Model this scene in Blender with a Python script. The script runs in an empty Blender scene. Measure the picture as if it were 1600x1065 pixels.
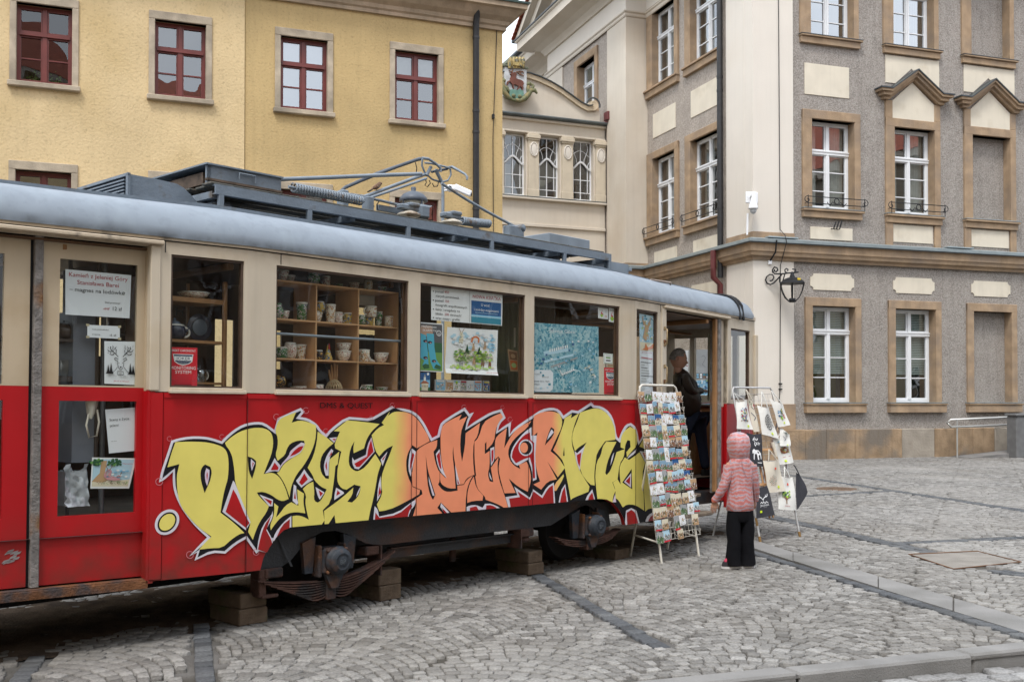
import bpy, bmesh, math, random
import numpy as np
from mathutils import Vector, Matrix
from mathutils.geometry import tessellate_polygon
RND = random.Random(7)
SC = bpy.context.scene
COL = SC.collection
rad = math.radians
PI = math.pi
# camera
FPX, PPX, PPY, PITCH, EYE = 1660.0, 800.0, 602.0, rad(0.9), 1.6
CP, SP = math.cos(PITCH), math.sin(PITCH)
cam = bpy.data.cameras.new('camera'); camo = bpy.data.objects.new('camera', cam); COL.objects.link(camo)
camo.location = (0, 0, EYE); camo.rotation_euler = (rad(90) + PITCH, 0, 0)
cam.sensor_width = 36; cam.lens = FPX / 1600 * 36; cam.clip_end = 2000; cam.clip_start = .05
cam.shift_y = (PPY - 532.5) / 1600
SC.camera = camo
def ray(px, py):
 a = (px - PPX) / FPX; b = -(py - PPY) / FPX
 return Vector((a, CP - b * SP, SP + b * CP))
def ground(px, py, z=0.0):
 r = ray(px, py); t = (z - EYE) / r.z
 return Vector((r.x * t, r.y * t, z))
# tagging
def tag(o, label=None, cat=None, group=None, kind=None):
 if label: o['label'] = label
 if cat: o['category'] = cat
 if group: o['group'] = group
 if kind: o['kind'] = kind
 return o
def empty(name, M=None, label=None, cat=None, group=None, loc=None, rz=0):
 o = bpy.data.objects.new(name, None); COL.objects.link(o); o.empty_display_size = .2
 if M is not None: o.matrix_world = M
 if loc is not None: o.location = loc; o.rotation_euler = (0, 0, rz)
 return tag(o, label, cat, group)
def frame(origin, dx, tilt=0.0):
 yaw = math.atan2(dx[1], dx[0])
 return Matrix.Translation(Vector((origin[0], origin[1], origin[2] if len(origin) > 2 else 0))) @ Matrix.Rotation(yaw, 4, 'Z') @ Matrix.Rotation(tilt, 4, 'Y')
def hit_local(M, px, py, y=0.0):
 """where the line of sight through a photo point meets the plane y=const of a frame: (x, z)"""
 Mi = M.inverted(); o = Mi @ Vector((0, 0, EYE)); d = Mi.to_3x3() @ ray(px, py)
 t = (y - o.y) / d.y
 p = o + d * t
 return (p.x, p.z)
# mesh builder
class MB:
 def __init__(s, T=None, fold=None):
  s.v = []; s.f = []; s.m = []; s.T = T; s.fold = fold; s.smooth = set(); s.mi = 0
 def add(s, vs, fs, mi=None, smooth=False):
  n = len(s.v)
  for p in vs:
   p = Vector(p)
   if s.fold: p = Vector(s.fold(p))
   if s.T is not None: p = s.T @ p
   s.v.append(p)
  for f in fs:
   if smooth: s.smooth.add(len(s.f))
   s.f.append(tuple(i + n for i in f)); s.m.append(s.mi if mi is None else mi)
 def box(s, x0, x1, y0, y1, z0, z1, mi=None, R=None):
  vs = [Vector((x, y, z)) for x in (x0, x1) for y in (y0, y1) for z in (z0, z1)]
  if R is not None: vs = [R @ p for p in vs]
  s.add(vs, [(0, 1, 3, 2), (4, 6, 7, 5), (0, 4, 5, 1), (2, 3, 7, 6), (0, 2, 6, 4), (1, 5, 7, 3)], mi)
 def bbox(s, x0, x1, y0, y1, z0, z1, b=.01, mi=None, R=None):
  """box with chamfered edges"""
  b = min(b, abs(x1 - x0) * .45, abs(y1 - y0) * .45, abs(z1 - z0) * .45)
  bm = bmesh.new(); bmesh.ops.create_cube(bm, size=1)
  for v in bm.verts: v.co = Vector(((x0 + x1) / 2 + v.co.x * (x1 - x0), (y0 + y1) / 2 + v.co.y * (y1 - y0), (z0 + z1) / 2 + v.co.z * (z1 - z0)))
  bmesh.ops.bevel(bm, geom=bm.edges[:], offset=b, segments=1, affect='EDGES')
  bm.verts.index_update()
  vs = [(R @ v.co) if R is not None else v.co.copy() for v in bm.verts]
  s.add(vs, [tuple(v.index for v in f.verts) for f in bm.faces], mi); bm.free()
 def quad(s, a, b, c, d, mi=None): s.add([a, b, c, d], [(0, 1, 2, 3)], mi)
 def ring_loft(s, rings, caps=True, mi=None, smooth=True, closed=True):
  n = len(rings[0]); vs = [p for r in rings for p in r]; fs = []
  for i in range(len(rings) - 1):
   for j in range(n if closed else n - 1):
    k = (j + 1) % n
    fs.append((i * n + j, i * n + k, (i + 1) * n + k, (i + 1) * n + j))
  s.add(vs, fs, mi, smooth)
  if caps:
   s.add(rings[0], [tuple(range(n))[::-1]], mi); s.add(rings[-1], [tuple(range(n))], mi)
 def tube(s, pts, r, n=8, mi=None, closed=False, caps=True, smooth=True):
  pts = [Vector(p) for p in pts]; N = len(pts)
  rr = r if isinstance(r, (list, tuple)) else [r] * N
  rings = []; up = None
  for i, p in enumerate(pts):
   a = pts[i - 1] if (i > 0 or closed) else p; b = pts[(i + 1) % N] if (i < N - 1 or closed) else p
   t = (b - a)
   t = t.normalized() if t.length > 1e-9 else Vector((0, 0, 1))
   if up is None:
    up = Vector((0, 0, 1)) if abs(t.z) < .9 else Vector((1, 0, 0))
   u = (up - t * up.dot(t))
   if u.length < 1e-6: u = t.orthogonal()
   u.normalize(); w = t.cross(u); up = u
   rings.append([p + (u * math.cos(2 * PI * k / n) + w * math.sin(2 * PI * k / n)) * rr[i] for k in range(n)])
  if closed: rings.append(rings[0])
  s.ring_loft(rings, caps and not closed, mi, smooth)
 def lathe(s, prof, c=(0, 0, 0), n=20, mi=None, axis='Z', smooth=True):
  c = Vector(c); rings = []
  for r, z in prof:
   r = max(r, 1e-4)
   if axis == 'Z': rings.append([c + Vector((r * math.cos(2 * PI * k / n), r * math.sin(2 * PI * k / n), z)) for k in range(n)])
   elif axis == 'Y': rings.append([c + Vector((r * math.cos(2 * PI * k / n), z, r * math.sin(2 * PI * k / n))) for k in range(n)])
   else: rings.append([c + Vector((z, r * math.cos(2 * PI * k / n), r * math.sin(2 * PI * k / n))) for k in range(n)])
  s.ring_loft(rings, True, mi, smooth)
 def prism(s, poly, y0, y1, mi=None, sides=True):
  """polygon (x,z) extruded between y0 (front, towards -y) and y1"""
  ar = sum(poly[i][0] * poly[(i + 1) % len(poly)][1] - poly[(i + 1) % len(poly)][0] * poly[i][1] for i in range(len(poly)))
  if ar < 0: poly = poly[::-1]
  n = len(poly)
  tris = tessellate_polygon([[Vector((p[0], p[1], 0)) for p in poly]])
  fr = [(p[0], y0, p[1]) for p in poly]; bk = [(p[0], y1, p[1]) for p in poly]
  s.add(fr, [fixtri(poly, t) for t in tris], mi)
  if sides:
   s.add(bk, [fixtri(poly, t)[::-1] for t in tris], mi)
   s.add(fr + bk, [(i, n + i, n + (i + 1) % n, (i + 1) % n) for i in range(n)], mi)
 def sheet(s, xs, zs, holes, y0, y1, mi=None):
  """flat slab between y0 and y1 with rectangular holes (x0,x1,z0,z1), reveals included"""
  xs = sorted(set([round(a, 5) for a in xs] + [round(h[i], 5) for h in holes for i in (0, 1)]))
  zs = sorted(set([round(a, 5) for a in zs] + [round(h[i], 5) for h in holes for i in (2, 3)]))
  def solid(i, j):
   if i < 0 or j < 0 or i >= len(xs) - 1 or j >= len(zs) - 1: return False
   cx = (xs[i] + xs[i + 1]) / 2; cz = (zs[j] + zs[j + 1]) / 2
   return not any(h[0] < cx < h[1] and h[2] < cz < h[3] for h in holes)
  for i in range(len(xs) - 1):
   for j in range(len(zs) - 1):
    if not solid(i, j): continue
    a, b, c, d = xs[i], xs[i + 1], zs[j], zs[j + 1]
    s.quad((a, y0, c), (b, y0, c), (b, y0, d), (a, y0, d), mi)
    s.quad((a, y1, c), (a, y1, d), (b, y1, d), (b, y1, c), mi)
    if not solid(i - 1, j): s.quad((a, y0, c), (a, y0, d), (a, y1, d), (a, y1, c), mi)
    if not solid(i + 1, j): s.quad((b, y0, c), (b, y1, c), (b, y1, d), (b, y0, d), mi)
    if not solid(i, j - 1): s.quad((a, y0, c), (a, y1, c), (b, y1, c), (b, y0, c), mi)
    if not solid(i, j + 1): s.quad((a, y0, d), (b, y0, d), (b, y1, d), (a, y1, d), mi)
 def build(s, name, mats, parent=None, merge=False):
  me = bpy.data.meshes.new(name)
  me.from_pydata([tuple(p) for p in s.v], [], s.f)
  if not isinstance(mats, (list, tuple)): mats = [mats]
  for m in mats: me.materials.append(m)
  if len(mats) > 1: me.polygons.foreach_set('material_index', s.m)
  if s.smooth:
   fl = [i in s.smooth for i in range(len(s.f))]
   me.polygons.foreach_set('use_smooth', fl)
  me.validate(); me.update()
  if merge:
   bm = bmesh.new(); bm.from_mesh(me); bmesh.ops.remove_doubles(bm, verts=bm.verts, dist=1e-5); bm.to_mesh(me); bm.free()
  o = bpy.data.objects.new(name, me); COL.objects.link(o)
  if parent is not None: o.parent = parent
  return o
def fixtri(poly, t):
 a, b, c = [poly[i] for i in t]
 if (b[0] - a[0]) * (c[1] - a[1]) - (b[1] - a[1]) * (c[0] - a[0]) < 0: return (t[0], t[2], t[1])
 return tuple(t)
def copy_tree(o, parent=None):
 c = o.copy(); COL.objects.link(c)
 if parent is not None: c.parent = parent
 for ch in list(o.children): copy_tree(ch, c)
 return c
# materials
MT = {}
def nodes(name):
 m = bpy.data.materials.new(name); m.use_nodes = True; nt = m.node_tree
 return m, nt, nt.nodes['Principled BSDF']
def N(nt, t, **k):
 n = nt.nodes.new(t)
 for a, b in k.items():
  if a in n.inputs.keys() if isinstance(a, str) else False: n.inputs[a].default_value = b
  else: setattr(n, a, b)
 return n
def tex(nt, kind, scale, co, detail=4, **k):
 n = nt.nodes.new(kind); n.inputs['Scale'].default_value = scale
 if 'Detail' in n.inputs: n.inputs['Detail'].default_value = detail
 for a, b in k.items():
  if a in n.inputs: n.inputs[a].default_value = b
  else: setattr(n, a, b)
 nt.links.new(co, n.inputs['Vector']); return n
def ramp(nt, fac, stops, interp='LINEAR'):
 r = nt.nodes.new('ShaderNodeValToRGB'); r.color_ramp.interpolation = interp
 el = r.color_ramp.elements
 while len(el) > 1: el.remove(el[-1])
 el[0].position = stops[0][0]; el[0].color = c4(stops[0][1])
 for p, c in stops[1:]:
  e = el.new(p); e.color = c4(c)
 nt.links.new(fac, r.inputs[0]); return r
def c4(c):
 if isinstance(c, (int, float)): c = (c, c, c)
 return (c[0], c[1], c[2], 1)
def mixc(nt, fac, a, b, mode='MIX'):
 m = nt.nodes.new('ShaderNodeMix'); m.data_type = 'RGBA'; m.blend_type = mode
 for sock, v in ((m.inputs[0], fac), (m.inputs[6], a), (m.inputs[7], b)):
  if isinstance(v, (int, float)): sock.default_value = v if sock == m.inputs[0] else c4(v)
  elif isinstance(v, tuple): sock.default_value = c4(v)
  else: nt.links.new(v, sock)
 return m.outputs[2]
def mat(name, col, rough=.6, metal=0., var=.12, vs=3., col2=None, c2s=1.2, c2lo=.5, c2hi=.62, bump=0., bs=60., spec=.5, streak=0., speck=0., sps=150., coat=0., grime=None):
 """plain surface: base colour, soft mottling, patches of a second colour, streaks running down, fine bump"""
 if name in MT: return MT[name]
 m, nt, P = nodes(name); L = nt.links
 tc = nt.nodes.new('ShaderNodeTexCoord'); co = tc.outputs['Object']
 c = tuple(col)
 n1 = tex(nt, 'ShaderNodeTexNoise', vs, co, 5)
 lo = tuple(max(0, x * (1 - var)) for x in c); hi = tuple(min(1, x * (1 + var)) for x in c)
 out = ramp(nt, n1.outputs[0], [(.3, lo), (.7, hi)]).outputs[0]
 if col2:
  n2 = tex(nt, 'ShaderNodeTexNoise', c2s, co, 7)
  f = ramp(nt, n2.outputs[0], [(c2lo, 0.), (c2hi, 1.)]).outputs[0]
  out = mixc(nt, f, out, tuple(col2))
 if streak:
  mp = nt.nodes.new('ShaderNodeMapping'); mp.inputs['Scale'].default_value = (6, 6, .35); L.new(co, mp.inputs[0])
  n3 = tex(nt, 'ShaderNodeTexNoise', 1.6, mp.outputs[0], 6)
  f = ramp(nt, n3.outputs[0], [(.48, 0.), (.75, 1.)]).outputs[0]
  mm = nt.nodes.new('ShaderNodeMath'); mm.operation = 'MULTIPLY'; mm.inputs[1].default_value = streak; L.new(f, mm.inputs[0])
  out = mixc(nt, mm.outputs[0], out, tuple(x * .45 for x in c))
 if speck:
  n4 = tex(nt, 'ShaderNodeTexNoise', sps, co, 2)
  f = ramp(nt, n4.outputs[0], [(.56, 0.), (.68, 1.)]).outputs[0]
  mm = nt.nodes.new('ShaderNodeMath'); mm.operation = 'MULTIPLY'; mm.inputs[1].default_value = speck; L.new(f, mm.inputs[0])
  out = mixc(nt, mm.outputs[0], out, tuple(x * .35 for x in c))
 if grime:   # dirt that has settled between two heights
  z0, z1, gc, am = grime; sx = nt.nodes.new('ShaderNodeSeparateXYZ'); L.new(co, sx.inputs[0]); ng = tex(nt, 'ShaderNodeTexNoise', 7, co, 6)
  mr = nt.nodes.new('ShaderNodeMapRange'); mr.inputs['From Min'].default_value = z1; mr.inputs['From Max'].default_value = z0; mr.inputs['To Max'].default_value = am * 1.5; L.new(sx.outputs[2], mr.inputs['Value'])
  mm = nt.nodes.new('ShaderNodeMath'); mm.operation = 'MULTIPLY'; mm.use_clamp = True; L.new(mr.outputs[0], mm.inputs[0]); L.new(ramp(nt, ng.outputs[0], [(.3, .1), (.7, 1.)]).outputs[0], mm.inputs[1])
  out = mixc(nt, mm.outputs[0], out, tuple(gc))
 L.new(out, P.inputs['Base Color'])
 P.inputs['Roughness'].default_value = rough; P.inputs['Metallic'].default_value = metal
 P.inputs['Specular IOR Level'].default_value = spec; P.inputs['Coat Weight'].default_value = coat
 if bump:
  nb = tex(nt, 'ShaderNodeTexNoise', bs, co, 6)
  b = nt.nodes.new('ShaderNodeBump'); b.inputs['Strength'].default_value = min(1, bump); b.inputs['Distance'].default_value = .01 * max(1, bump)
  L.new(nb.outputs[0], b.inputs['Height']); L.new(b.outputs[0], P.inputs['Normal'])
 MT[name] = m; return m
def glass(name, tint=(.9, .94, .93), refl=1.0, body=None, rough=.0):
 """thin window glass: see-through, mirror-like by Fresnel"""
 if name in MT: return MT[name]
 m = bpy.data.materials.new(name); m.use_nodes = True; nt = m.node_tree; nt.nodes.clear(); L = nt.links
 o = nt.nodes.new('ShaderNodeOutputMaterial')
 tr = nt.nodes.new('ShaderNodeBsdfTransparent'); tr.inputs[0].default_value = c4(tint)
 gl = nt.nodes.new('ShaderNodeBsdfGlossy'); gl.inputs['Roughness'].default_value = rough; gl.inputs[0].default_value = (.95, .97, 1, 1)
 fr = nt.nodes.new('ShaderNodeFresnel'); ge = nt.nodes.new('ShaderNodeNewGeometry'); mr = nt.nodes.new('ShaderNodeMapRange'); mr.inputs['To Min'].default_value = 1.52; mr.inputs['To Max'].default_value = 1 / 1.52
 L.new(ge.outputs['Backfacing'], mr.inputs['Value']); L.new(mr.outputs[0], fr.inputs[0])
 mm = nt.nodes.new('ShaderNodeMath'); mm.operation = 'MULTIPLY'; mm.use_clamp = True; mm.inputs[1].default_value = 1.9 * refl
 L.new(fr.outputs[0], mm.inputs[0])
 tc = nt.nodes.new('ShaderNodeTexCoord'); nb = tex(nt, 'ShaderNodeTexNoise', 1.7, tc.outputs['Object'], 1)
 b = nt.nodes.new('ShaderNodeBump'); b.inputs['Strength'].default_value = .2; b.inputs['Distance'].default_value = .03
 L.new(nb.outputs[0], b.inputs['Height']); L.new(b.outputs[0], gl.inputs['Normal'])
 mx = nt.nodes.new('ShaderNodeMixShader')
 L.new(mm.outputs[0], mx.inputs[0]); L.new(tr.outputs[0], mx.inputs[1]); L.new(gl.outputs[0], mx.inputs[2]); L.new(mx.outputs[0], o.inputs[0])
 MT[name] = m; return m
def flat(name, col, rough=.7, spec=.3):
 if name in MT: return MT[name]
 m, nt, P = nodes(name); P.inputs['Base Color'].default_value = c4(col); P.inputs['Roughness'].default_value = rough; P.inputs['Specular IOR Level'].default_value = spec
 MT[name] = m; return m
def text_mb(mb, body, size, x, z, y, mi=0, align='LEFT', shear=0., bold=0., sx=1., T2=None, th=0.):
 """flat lettering laid on the plane y, front towards -y; size = letter height; returns width"""
 cu = bpy.data.curves.new('t', 'FONT'); cu.body = body; cu.size = size; cu.shear = shear; cu.offset = bold
 cu.align_x = align; cu.resolution_u = 3
 ob = bpy.data.objects.new('t', cu); COL.objects.link(ob)
 bpy.context.view_layer.update()
 dg = bpy.context.evaluated_depsgraph_get(); me = bpy.data.meshes.new_from_object(ob.evaluated_get(dg))
 vs = [(x + v.co.x * sx, y, z + v.co.y) for v in me.vertices]
 if T2: vs = [T2(p) for p in vs]
 mb.add(vs, [tuple(p.vertices) for p in me.polygons], mi)
 bpy.data.objects.remove(ob); bpy.data.curves.remove(cu); bpy.data.meshes.remove(me)
def skin_mesh(name, verts, edges, radii, mats, parent=None, sub=1, root=0, fold=None):
 """one continuous body grown round a skeleton"""
 me = bpy.data.meshes.new(name); me.from_pydata([tuple(v) for v in verts], edges, []); me.update()
 ob = bpy.data.objects.new(name, me); COL.objects.link(ob)
 md = ob.modifiers.new('skin', 'SKIN'); md.use_smooth_shade = True
 sv = me.skin_vertices[0].data
 for i, r in enumerate(radii):
  sv[i].radius = (r, r) if not isinstance(r, tuple) else r
  sv[i].use_root = (i == root)
 s2 = ob.modifiers.new('sub', 'SUBSURF'); s2.levels = sub; s2.render_levels = sub
 bpy.context.view_layer.update()
 dg = bpy.context.evaluated_depsgraph_get(); nm = bpy.data.meshes.new_from_object(ob.evaluated_get(dg))
 bpy.data.objects.remove(ob); bpy.data.meshes.remove(me)
 nm.name = name; nm.materials.clear()
 for m in (mats if isinstance(mats, (list, tuple)) else [mats]): nm.materials.append(m)
 nm.polygons.foreach_set('use_smooth', [True] * len(nm.polygons))
 o = bpy.data.objects.new(name, nm); COL.objects.link(o)
 if parent is not None: o.parent = parent
 return o
# world, sun
W = bpy.data.worlds.new('World'); SC.world = W; W.use_nodes = True
nt = W.node_tree; bg = nt.nodes['Background']; bg.inputs['Strength'].default_value = .11
sky = nt.nodes.new('ShaderNodeTexSky'); sky.sky_type = 'NISHITA'; sky.sun_disc = False
SUN_EL, SUN_AZ = rad(58), rad(200)      # azimuth clockwise from +Y: behind the camera, slightly left
sky.sun_elevation = SUN_EL; sky.sun_rotation = SUN_AZ; sky.dust_density = 3; sky.air_density = 1.2
tcw = nt.nodes.new('ShaderNodeTexCoord')
cn = tex(nt, 'ShaderNodeTexNoise', 2.2, tcw.outputs['Generated'], 6)
cr = ramp(nt, cn.outputs[0], [(.3, (7.0, 7.7, 8.7)), (.62, (10.0, 10.5, 11.1))])
nt.links.new(mixc(nt, .84, sky.outputs[0], cr.outputs[0]), bg.inputs['Color'])
sun = bpy.data.lights.new('sun', 'SUN'); sun.energy = 1.3; sun.angle = rad(16); sun.color = (1, .975, .94)
suno = bpy.data.objects.new('sun', sun); COL.objects.link(suno)
sd = Vector((math.sin(SUN_AZ) * math.cos(SUN_EL), math.cos(SUN_AZ) * math.cos(SUN_EL), math.sin(SUN_EL)))
suno.rotation_euler = sd.to_track_quat('Z', 'Y').to_euler()
suno.location = (0, 0, 40)
SC.view_settings.view_transform = 'Standard'; SC.view_settings.look = 'None'; SC.view_settings.gamma = 1
SC.view_settings.exposure = 0.88
SC.cycles.use_denoising = True
SC.cycles.max_bounces = 10; SC.cycles.transparent_max_bounces = 24; SC.cycles.diffuse_bounces = 4
SC.cycles.caustics_reflective = False; SC.cycles.caustics_refractive = False
# materials of the place
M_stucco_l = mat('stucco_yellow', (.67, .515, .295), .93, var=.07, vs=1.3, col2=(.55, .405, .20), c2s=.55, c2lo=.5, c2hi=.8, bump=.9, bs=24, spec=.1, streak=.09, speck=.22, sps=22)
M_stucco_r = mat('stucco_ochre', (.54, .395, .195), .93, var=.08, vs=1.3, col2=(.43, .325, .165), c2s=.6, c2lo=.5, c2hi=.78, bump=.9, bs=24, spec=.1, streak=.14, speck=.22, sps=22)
M_stone_trim = mat('weathered_stone_trim', (.44, .37, .28), .9, var=.22, vs=4, col2=(.27, .23, .18), c2s=1.4, c2lo=.48, c2hi=.65, bump=.5, bs=40, spec=.15)
M_stone_corn = mat('cornice_stone', (.40, .31, .22), .9, var=.15, vs=3, col2=(.50, .38, .27), c2s=1.0, bump=.5, bs=30, spec=.15, streak=.3)
M_red_frame = mat('dark_red_window_paint', (.135, .028, .022), .45, var=.12)
M_rough = mat('grey_roughcast', (.30, .266, .238), .97, var=.17, vs=2.2, col2=(.40, .37, .335), c2s=26, c2lo=.40, c2hi=.62, bump=2.2, bs=34, spec=.05, streak=.22, speck=.6, sps=34)
M_rough_side = mat('pinkish_roughcast', (.44, .385, .335), .97, var=.12, vs=2.2, col2=(.34, .30, .26), c2s=14, c2lo=.42, c2hi=.65, bump=2.0, bs=30, spec=.05, streak=.14, speck=.45, sps=30)
M_plaster = mat('cream_plaster', (.72, .665, .59), .9, var=.03, vs=1.0, col2=(.65, .585, .50), c2s=.5, c2lo=.5, c2hi=.85, bump=.3, bs=30, spec=.1, streak=.05)
M_plaster2 = mat('beige_plaster', (.64, .575, .485), .9, var=.05, vs=1.0, col2=(.57, .485, .385), c2s=.6, c2lo=.48, c2hi=.8, bump=.3, bs=30, spec=.1, streak=.08)
M_panel = mat('cream_panel', (.69, .625, .51), .9, var=.05, vs=2.0, col2=(.56, .49, .38), c2s=1.3, c2lo=.55, c2hi=.75, bump=.3, bs=30, spec=.1, streak=.08)
M_sand = mat('sandstone', (.375, .268, .175), .92, var=.2, vs=3, col2=(.28, .215, .16), c2s=1.6, c2lo=.45, c2hi=.7, bump=.8, bs=34, spec=.1, streak=.2)
M_sand_d = mat('sandstone_plinth', (.33, .235, .15), .95, var=.28, vs=2.6, col2=(.20, .17, .14), c2s=.8, c2lo=.5, c2hi=.62, bump=1.4, bs=18, spec=.1, streak=.3)
M_sand_g = mat('sandstone_grey_block', (.33, .29, .24), .95, var=.2, vs=2.2, col2=(.24, .19, .15), c2s=.8, bump=1.4, bs=18, spec=.1)
M_white_frame = mat('white_window_paint', (.78, .79, .80), .4, var=.03)
M_zinc = mat('zinc_sheet', (.36, .42, .44), .42, metal=.45, var=.1, vs=3, bump=.1, bs=8)
M_dark_sheet = mat('dark_roof_sheet', (.06, .07, .075), .5, metal=.3, var=.2)
M_pipe_d = mat('dark_downpipe', (.035, .035, .037), .5, metal=.3, var=.2, vs=8)
M_pipe_r = mat('red_brown_downpipe', (.12, .028, .028), .5, var=.2, vs=6)
M_tile = mat('red_roof_tile', (.35, .09, .05), .85, var=.35, vs=9, bump=.8, bs=20)
M_iron = mat('black_iron', (.02, .021, .024), .5, metal=.4, var=.2)
M_white_pl = mat('white_plastic', (.82, .83, .85), .35, var=.02)
M_room = flat('dark_room', (.030, .027, .024), .9)
M_curtain = mat('net_curtain', (.55, .55, .52), .9, var=.1, vs=7)
M_blind = mat('pale_blind', (.50, .58, .55), .8, var=.06)
M_yroom = flat('yellow_green_room_wall', (.34, .36, .10), .9)
G_win = glass('window_glass', (.84, .88, .87), 2.4)
G_dark = glass('dark_window_glass', (.35, .37, .36), 1.25)
# ground
def poly_mask(P, poly):
 x, y = P[:, 0], P[:, 1]; ins = np.zeros(len(P), bool); n = len(poly)
 for i in range(n):
  x1, y1 = poly[i][0], poly[i][1]; x2, y2 = poly[(i + 1) % n][0], poly[(i + 1) % n][1]
  if abs(y2 - y1) < 1e-9: continue
  c = ((y1 > y) != (y2 > y)) & (x < (x2 - x1) * (y - y1) / (y2 - y1) + x1)
  ins ^= c
 return ins
def seg_dist(P, a, b):
 a = np.array(a[:2]); b = np.array(b[:2]); d = b - a; L = np.hypot(*d); d = d / L
 t = np.clip((P - a) @ d, 0, L); q = a + t[:, None] * d
 return np.hypot(*(P - q).T)
g2 = lambda px, py: tuple(ground(px, py)[:2])
k1, k2 = Vector(g2(1160, 1062)), Vector(g2(1600, 1016))
kd = (k2 - k1).normalized(); kn = Vector((-kd.y, kd.x))      # towards the square
KA, KB = k1 - kd * 30, k2 + kd * 30
M_joint = mat('earth_joint', (.10, .09, .076), .97, var=.3, vs=6, col2=(.07, .065, .055), c2s=3, bump=1, bs=60, spec=.05)
def setts_material(name, lo, mid, hi, dirt):
 m, nt, P = nodes(name); L = nt.links
 at = nt.nodes.new('ShaderNodeAttribute'); at.attribute_name = 'tone'
 tc = nt.nodes.new('ShaderNodeTexCoord')
 r = ramp(nt, at.outputs['Fac'], [(0, lo), (.5, mid), (1, hi)]).outputs[0]
 n1 = tex(nt, 'ShaderNodeTexNoise', 55, tc.outputs['Object'], 3)
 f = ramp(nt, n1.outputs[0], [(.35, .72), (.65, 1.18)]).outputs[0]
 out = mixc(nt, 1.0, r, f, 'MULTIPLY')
 n2 = tex(nt, 'ShaderNodeTexNoise', .55, tc.outputs['Object'], 6)
 f2 = ramp(nt, n2.outputs[0], [(.45, 0.), (.75, .5)]).outputs[0]
 out = mixc(nt, f2, out, dirt)
 n5 = tex(nt, 'ShaderNodeTexNoise', .28, tc.outputs['Object'], 5)
 out = mixc(nt, ramp(nt, n5.outputs[0], [(.52, 0.), (.68, .45)]).outputs[0], out, tuple(min(1, x * 1.25) for x in hi))
 L.new(out, P.inputs['Base Color']); P.inputs['Roughness'].default_value = .78; P.inputs['Specular IOR Level'].default_value = .35
 nb = tex(nt, 'ShaderNodeTexNoise', 70, tc.outputs['Object'], 4)
 b = nt.nodes.new('ShaderNodeBump'); b.inputs['Strength'].default_value = .7; b.inputs['Distance'].default_value = .006
 L.new(nb.outputs[0], b.inputs['Height']); L.new(b.outputs[0], P.inputs['Normal'])
 return m
M_sett = setts_material('granite_setts', (.125, .118, .109), (.222, .212, .198), (.318, .306, .288), (.16, .142, .118))
M_sett_d = setts_material('basalt_setts', (.055, .058, .063), (.085, .09, .098), (.13, .135, .14), (.10, .095, .085))
M_sett_b = setts_material('large_granite_setts', (.17, .165, .16), (.25, .245, .24), (.34, .335, .33), (.17, .155, .14))
M_slab = mat('granite_slab', (.225, .218, .21), .85, var=.16, vs=2.5, col2=(.165, .16, .15), c2s=1.2, c2lo=.48, c2hi=.66, bump=.5, bs=90, spec=.3)
M_patch = mat('asphalt_patch', (.245, .225, .20), .9, var=.16, vs=5, bump=.8, bs=90, spec=.2)
def stones(name, cen, ang, su, sv, material, seed=1, z=0.0, jit=.0026, label='granite setts', kind='structure', tone_k=None):
 """many small bevelled paving stones in one mesh; cen (n,2), ang, sizes su, sv"""
 rs = np.random.RandomState(seed); n = len(cen)
 c, s_ = np.cos(ang), np.sin(ang)
 base = np.array([(-1, -1), (1, -1), (1, 1), (-1, 1)], float)
 near = np.hypot(cen[:, 0], cen[:, 1])
 top = z + rs.normal(0, jit, n)
 cor = base[None] * np.stack([su, sv], 1)[:, None] / 2 * (1 + rs.normal(0, .055, (n, 4, 2)))
 tilt = rs.normal(0, .014, (n, 2))
 V = np.zeros((n, 12, 3))
 for r, (ins, dz) in enumerate([(1.0, -.035), (.965, -.0045), (.87, 0.0)]):
  p = cor * ins
  V[:, r * 4:r * 4 + 4, 0] = cen[:, None, 0] + p[:, :, 0] * c[:, None] - p[:, :, 1] * s_[:, None]
  V[:, r * 4:r * 4 + 4, 1] = cen[:, None, 1] + p[:, :, 0] * s_[:, None] + p[:, :, 1] * c[:, None]
  V[:, r * 4:r * 4 + 4, 2] = top[:, None] + dz + (p * tilt[:, None]).sum(2) * (0 if r == 0 else 1)
 F = []
 for r in (0, 1):
  for k in range(4): F.append((r * 4 + k, r * 4 + (k + 1) % 4, r * 4 + 4 + (k + 1) % 4, r * 4 + 4 + k))
 F.append((8, 9, 10, 11)); F = np.array(F)
 FF = (F[None] + (np.arange(n) * 12)[:, None, None]).reshape(-1)
 me = bpy.data.meshes.new(name)
 me.vertices.add(n * 12); me.vertices.foreach_set('co', V.reshape(-1))
 nf = n * 9; me.loops.add(nf * 4); me.loops.foreach_set('vertex_index', FF.astype(np.int32))
 me.polygons.add(nf); me.polygons.foreach_set('loop_start', (np.arange(nf) * 4).astype(np.int32))
 me.update(calc_edges=True); me.materials.append(material)
 me.polygons.foreach_set('use_smooth', np.ones(nf, bool))
 a = me.attributes.new('tone', 'FLOAT', 'POINT')
 t = np.clip(rs.normal(.5, .22, n), 0, 1)
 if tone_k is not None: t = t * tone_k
 a.data.foreach_set('value', np.repeat(t, 12))
 o = bpy.data.objects.new(name, me); COL.objects.link(o)
 return tag(o, kind=kind)
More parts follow.
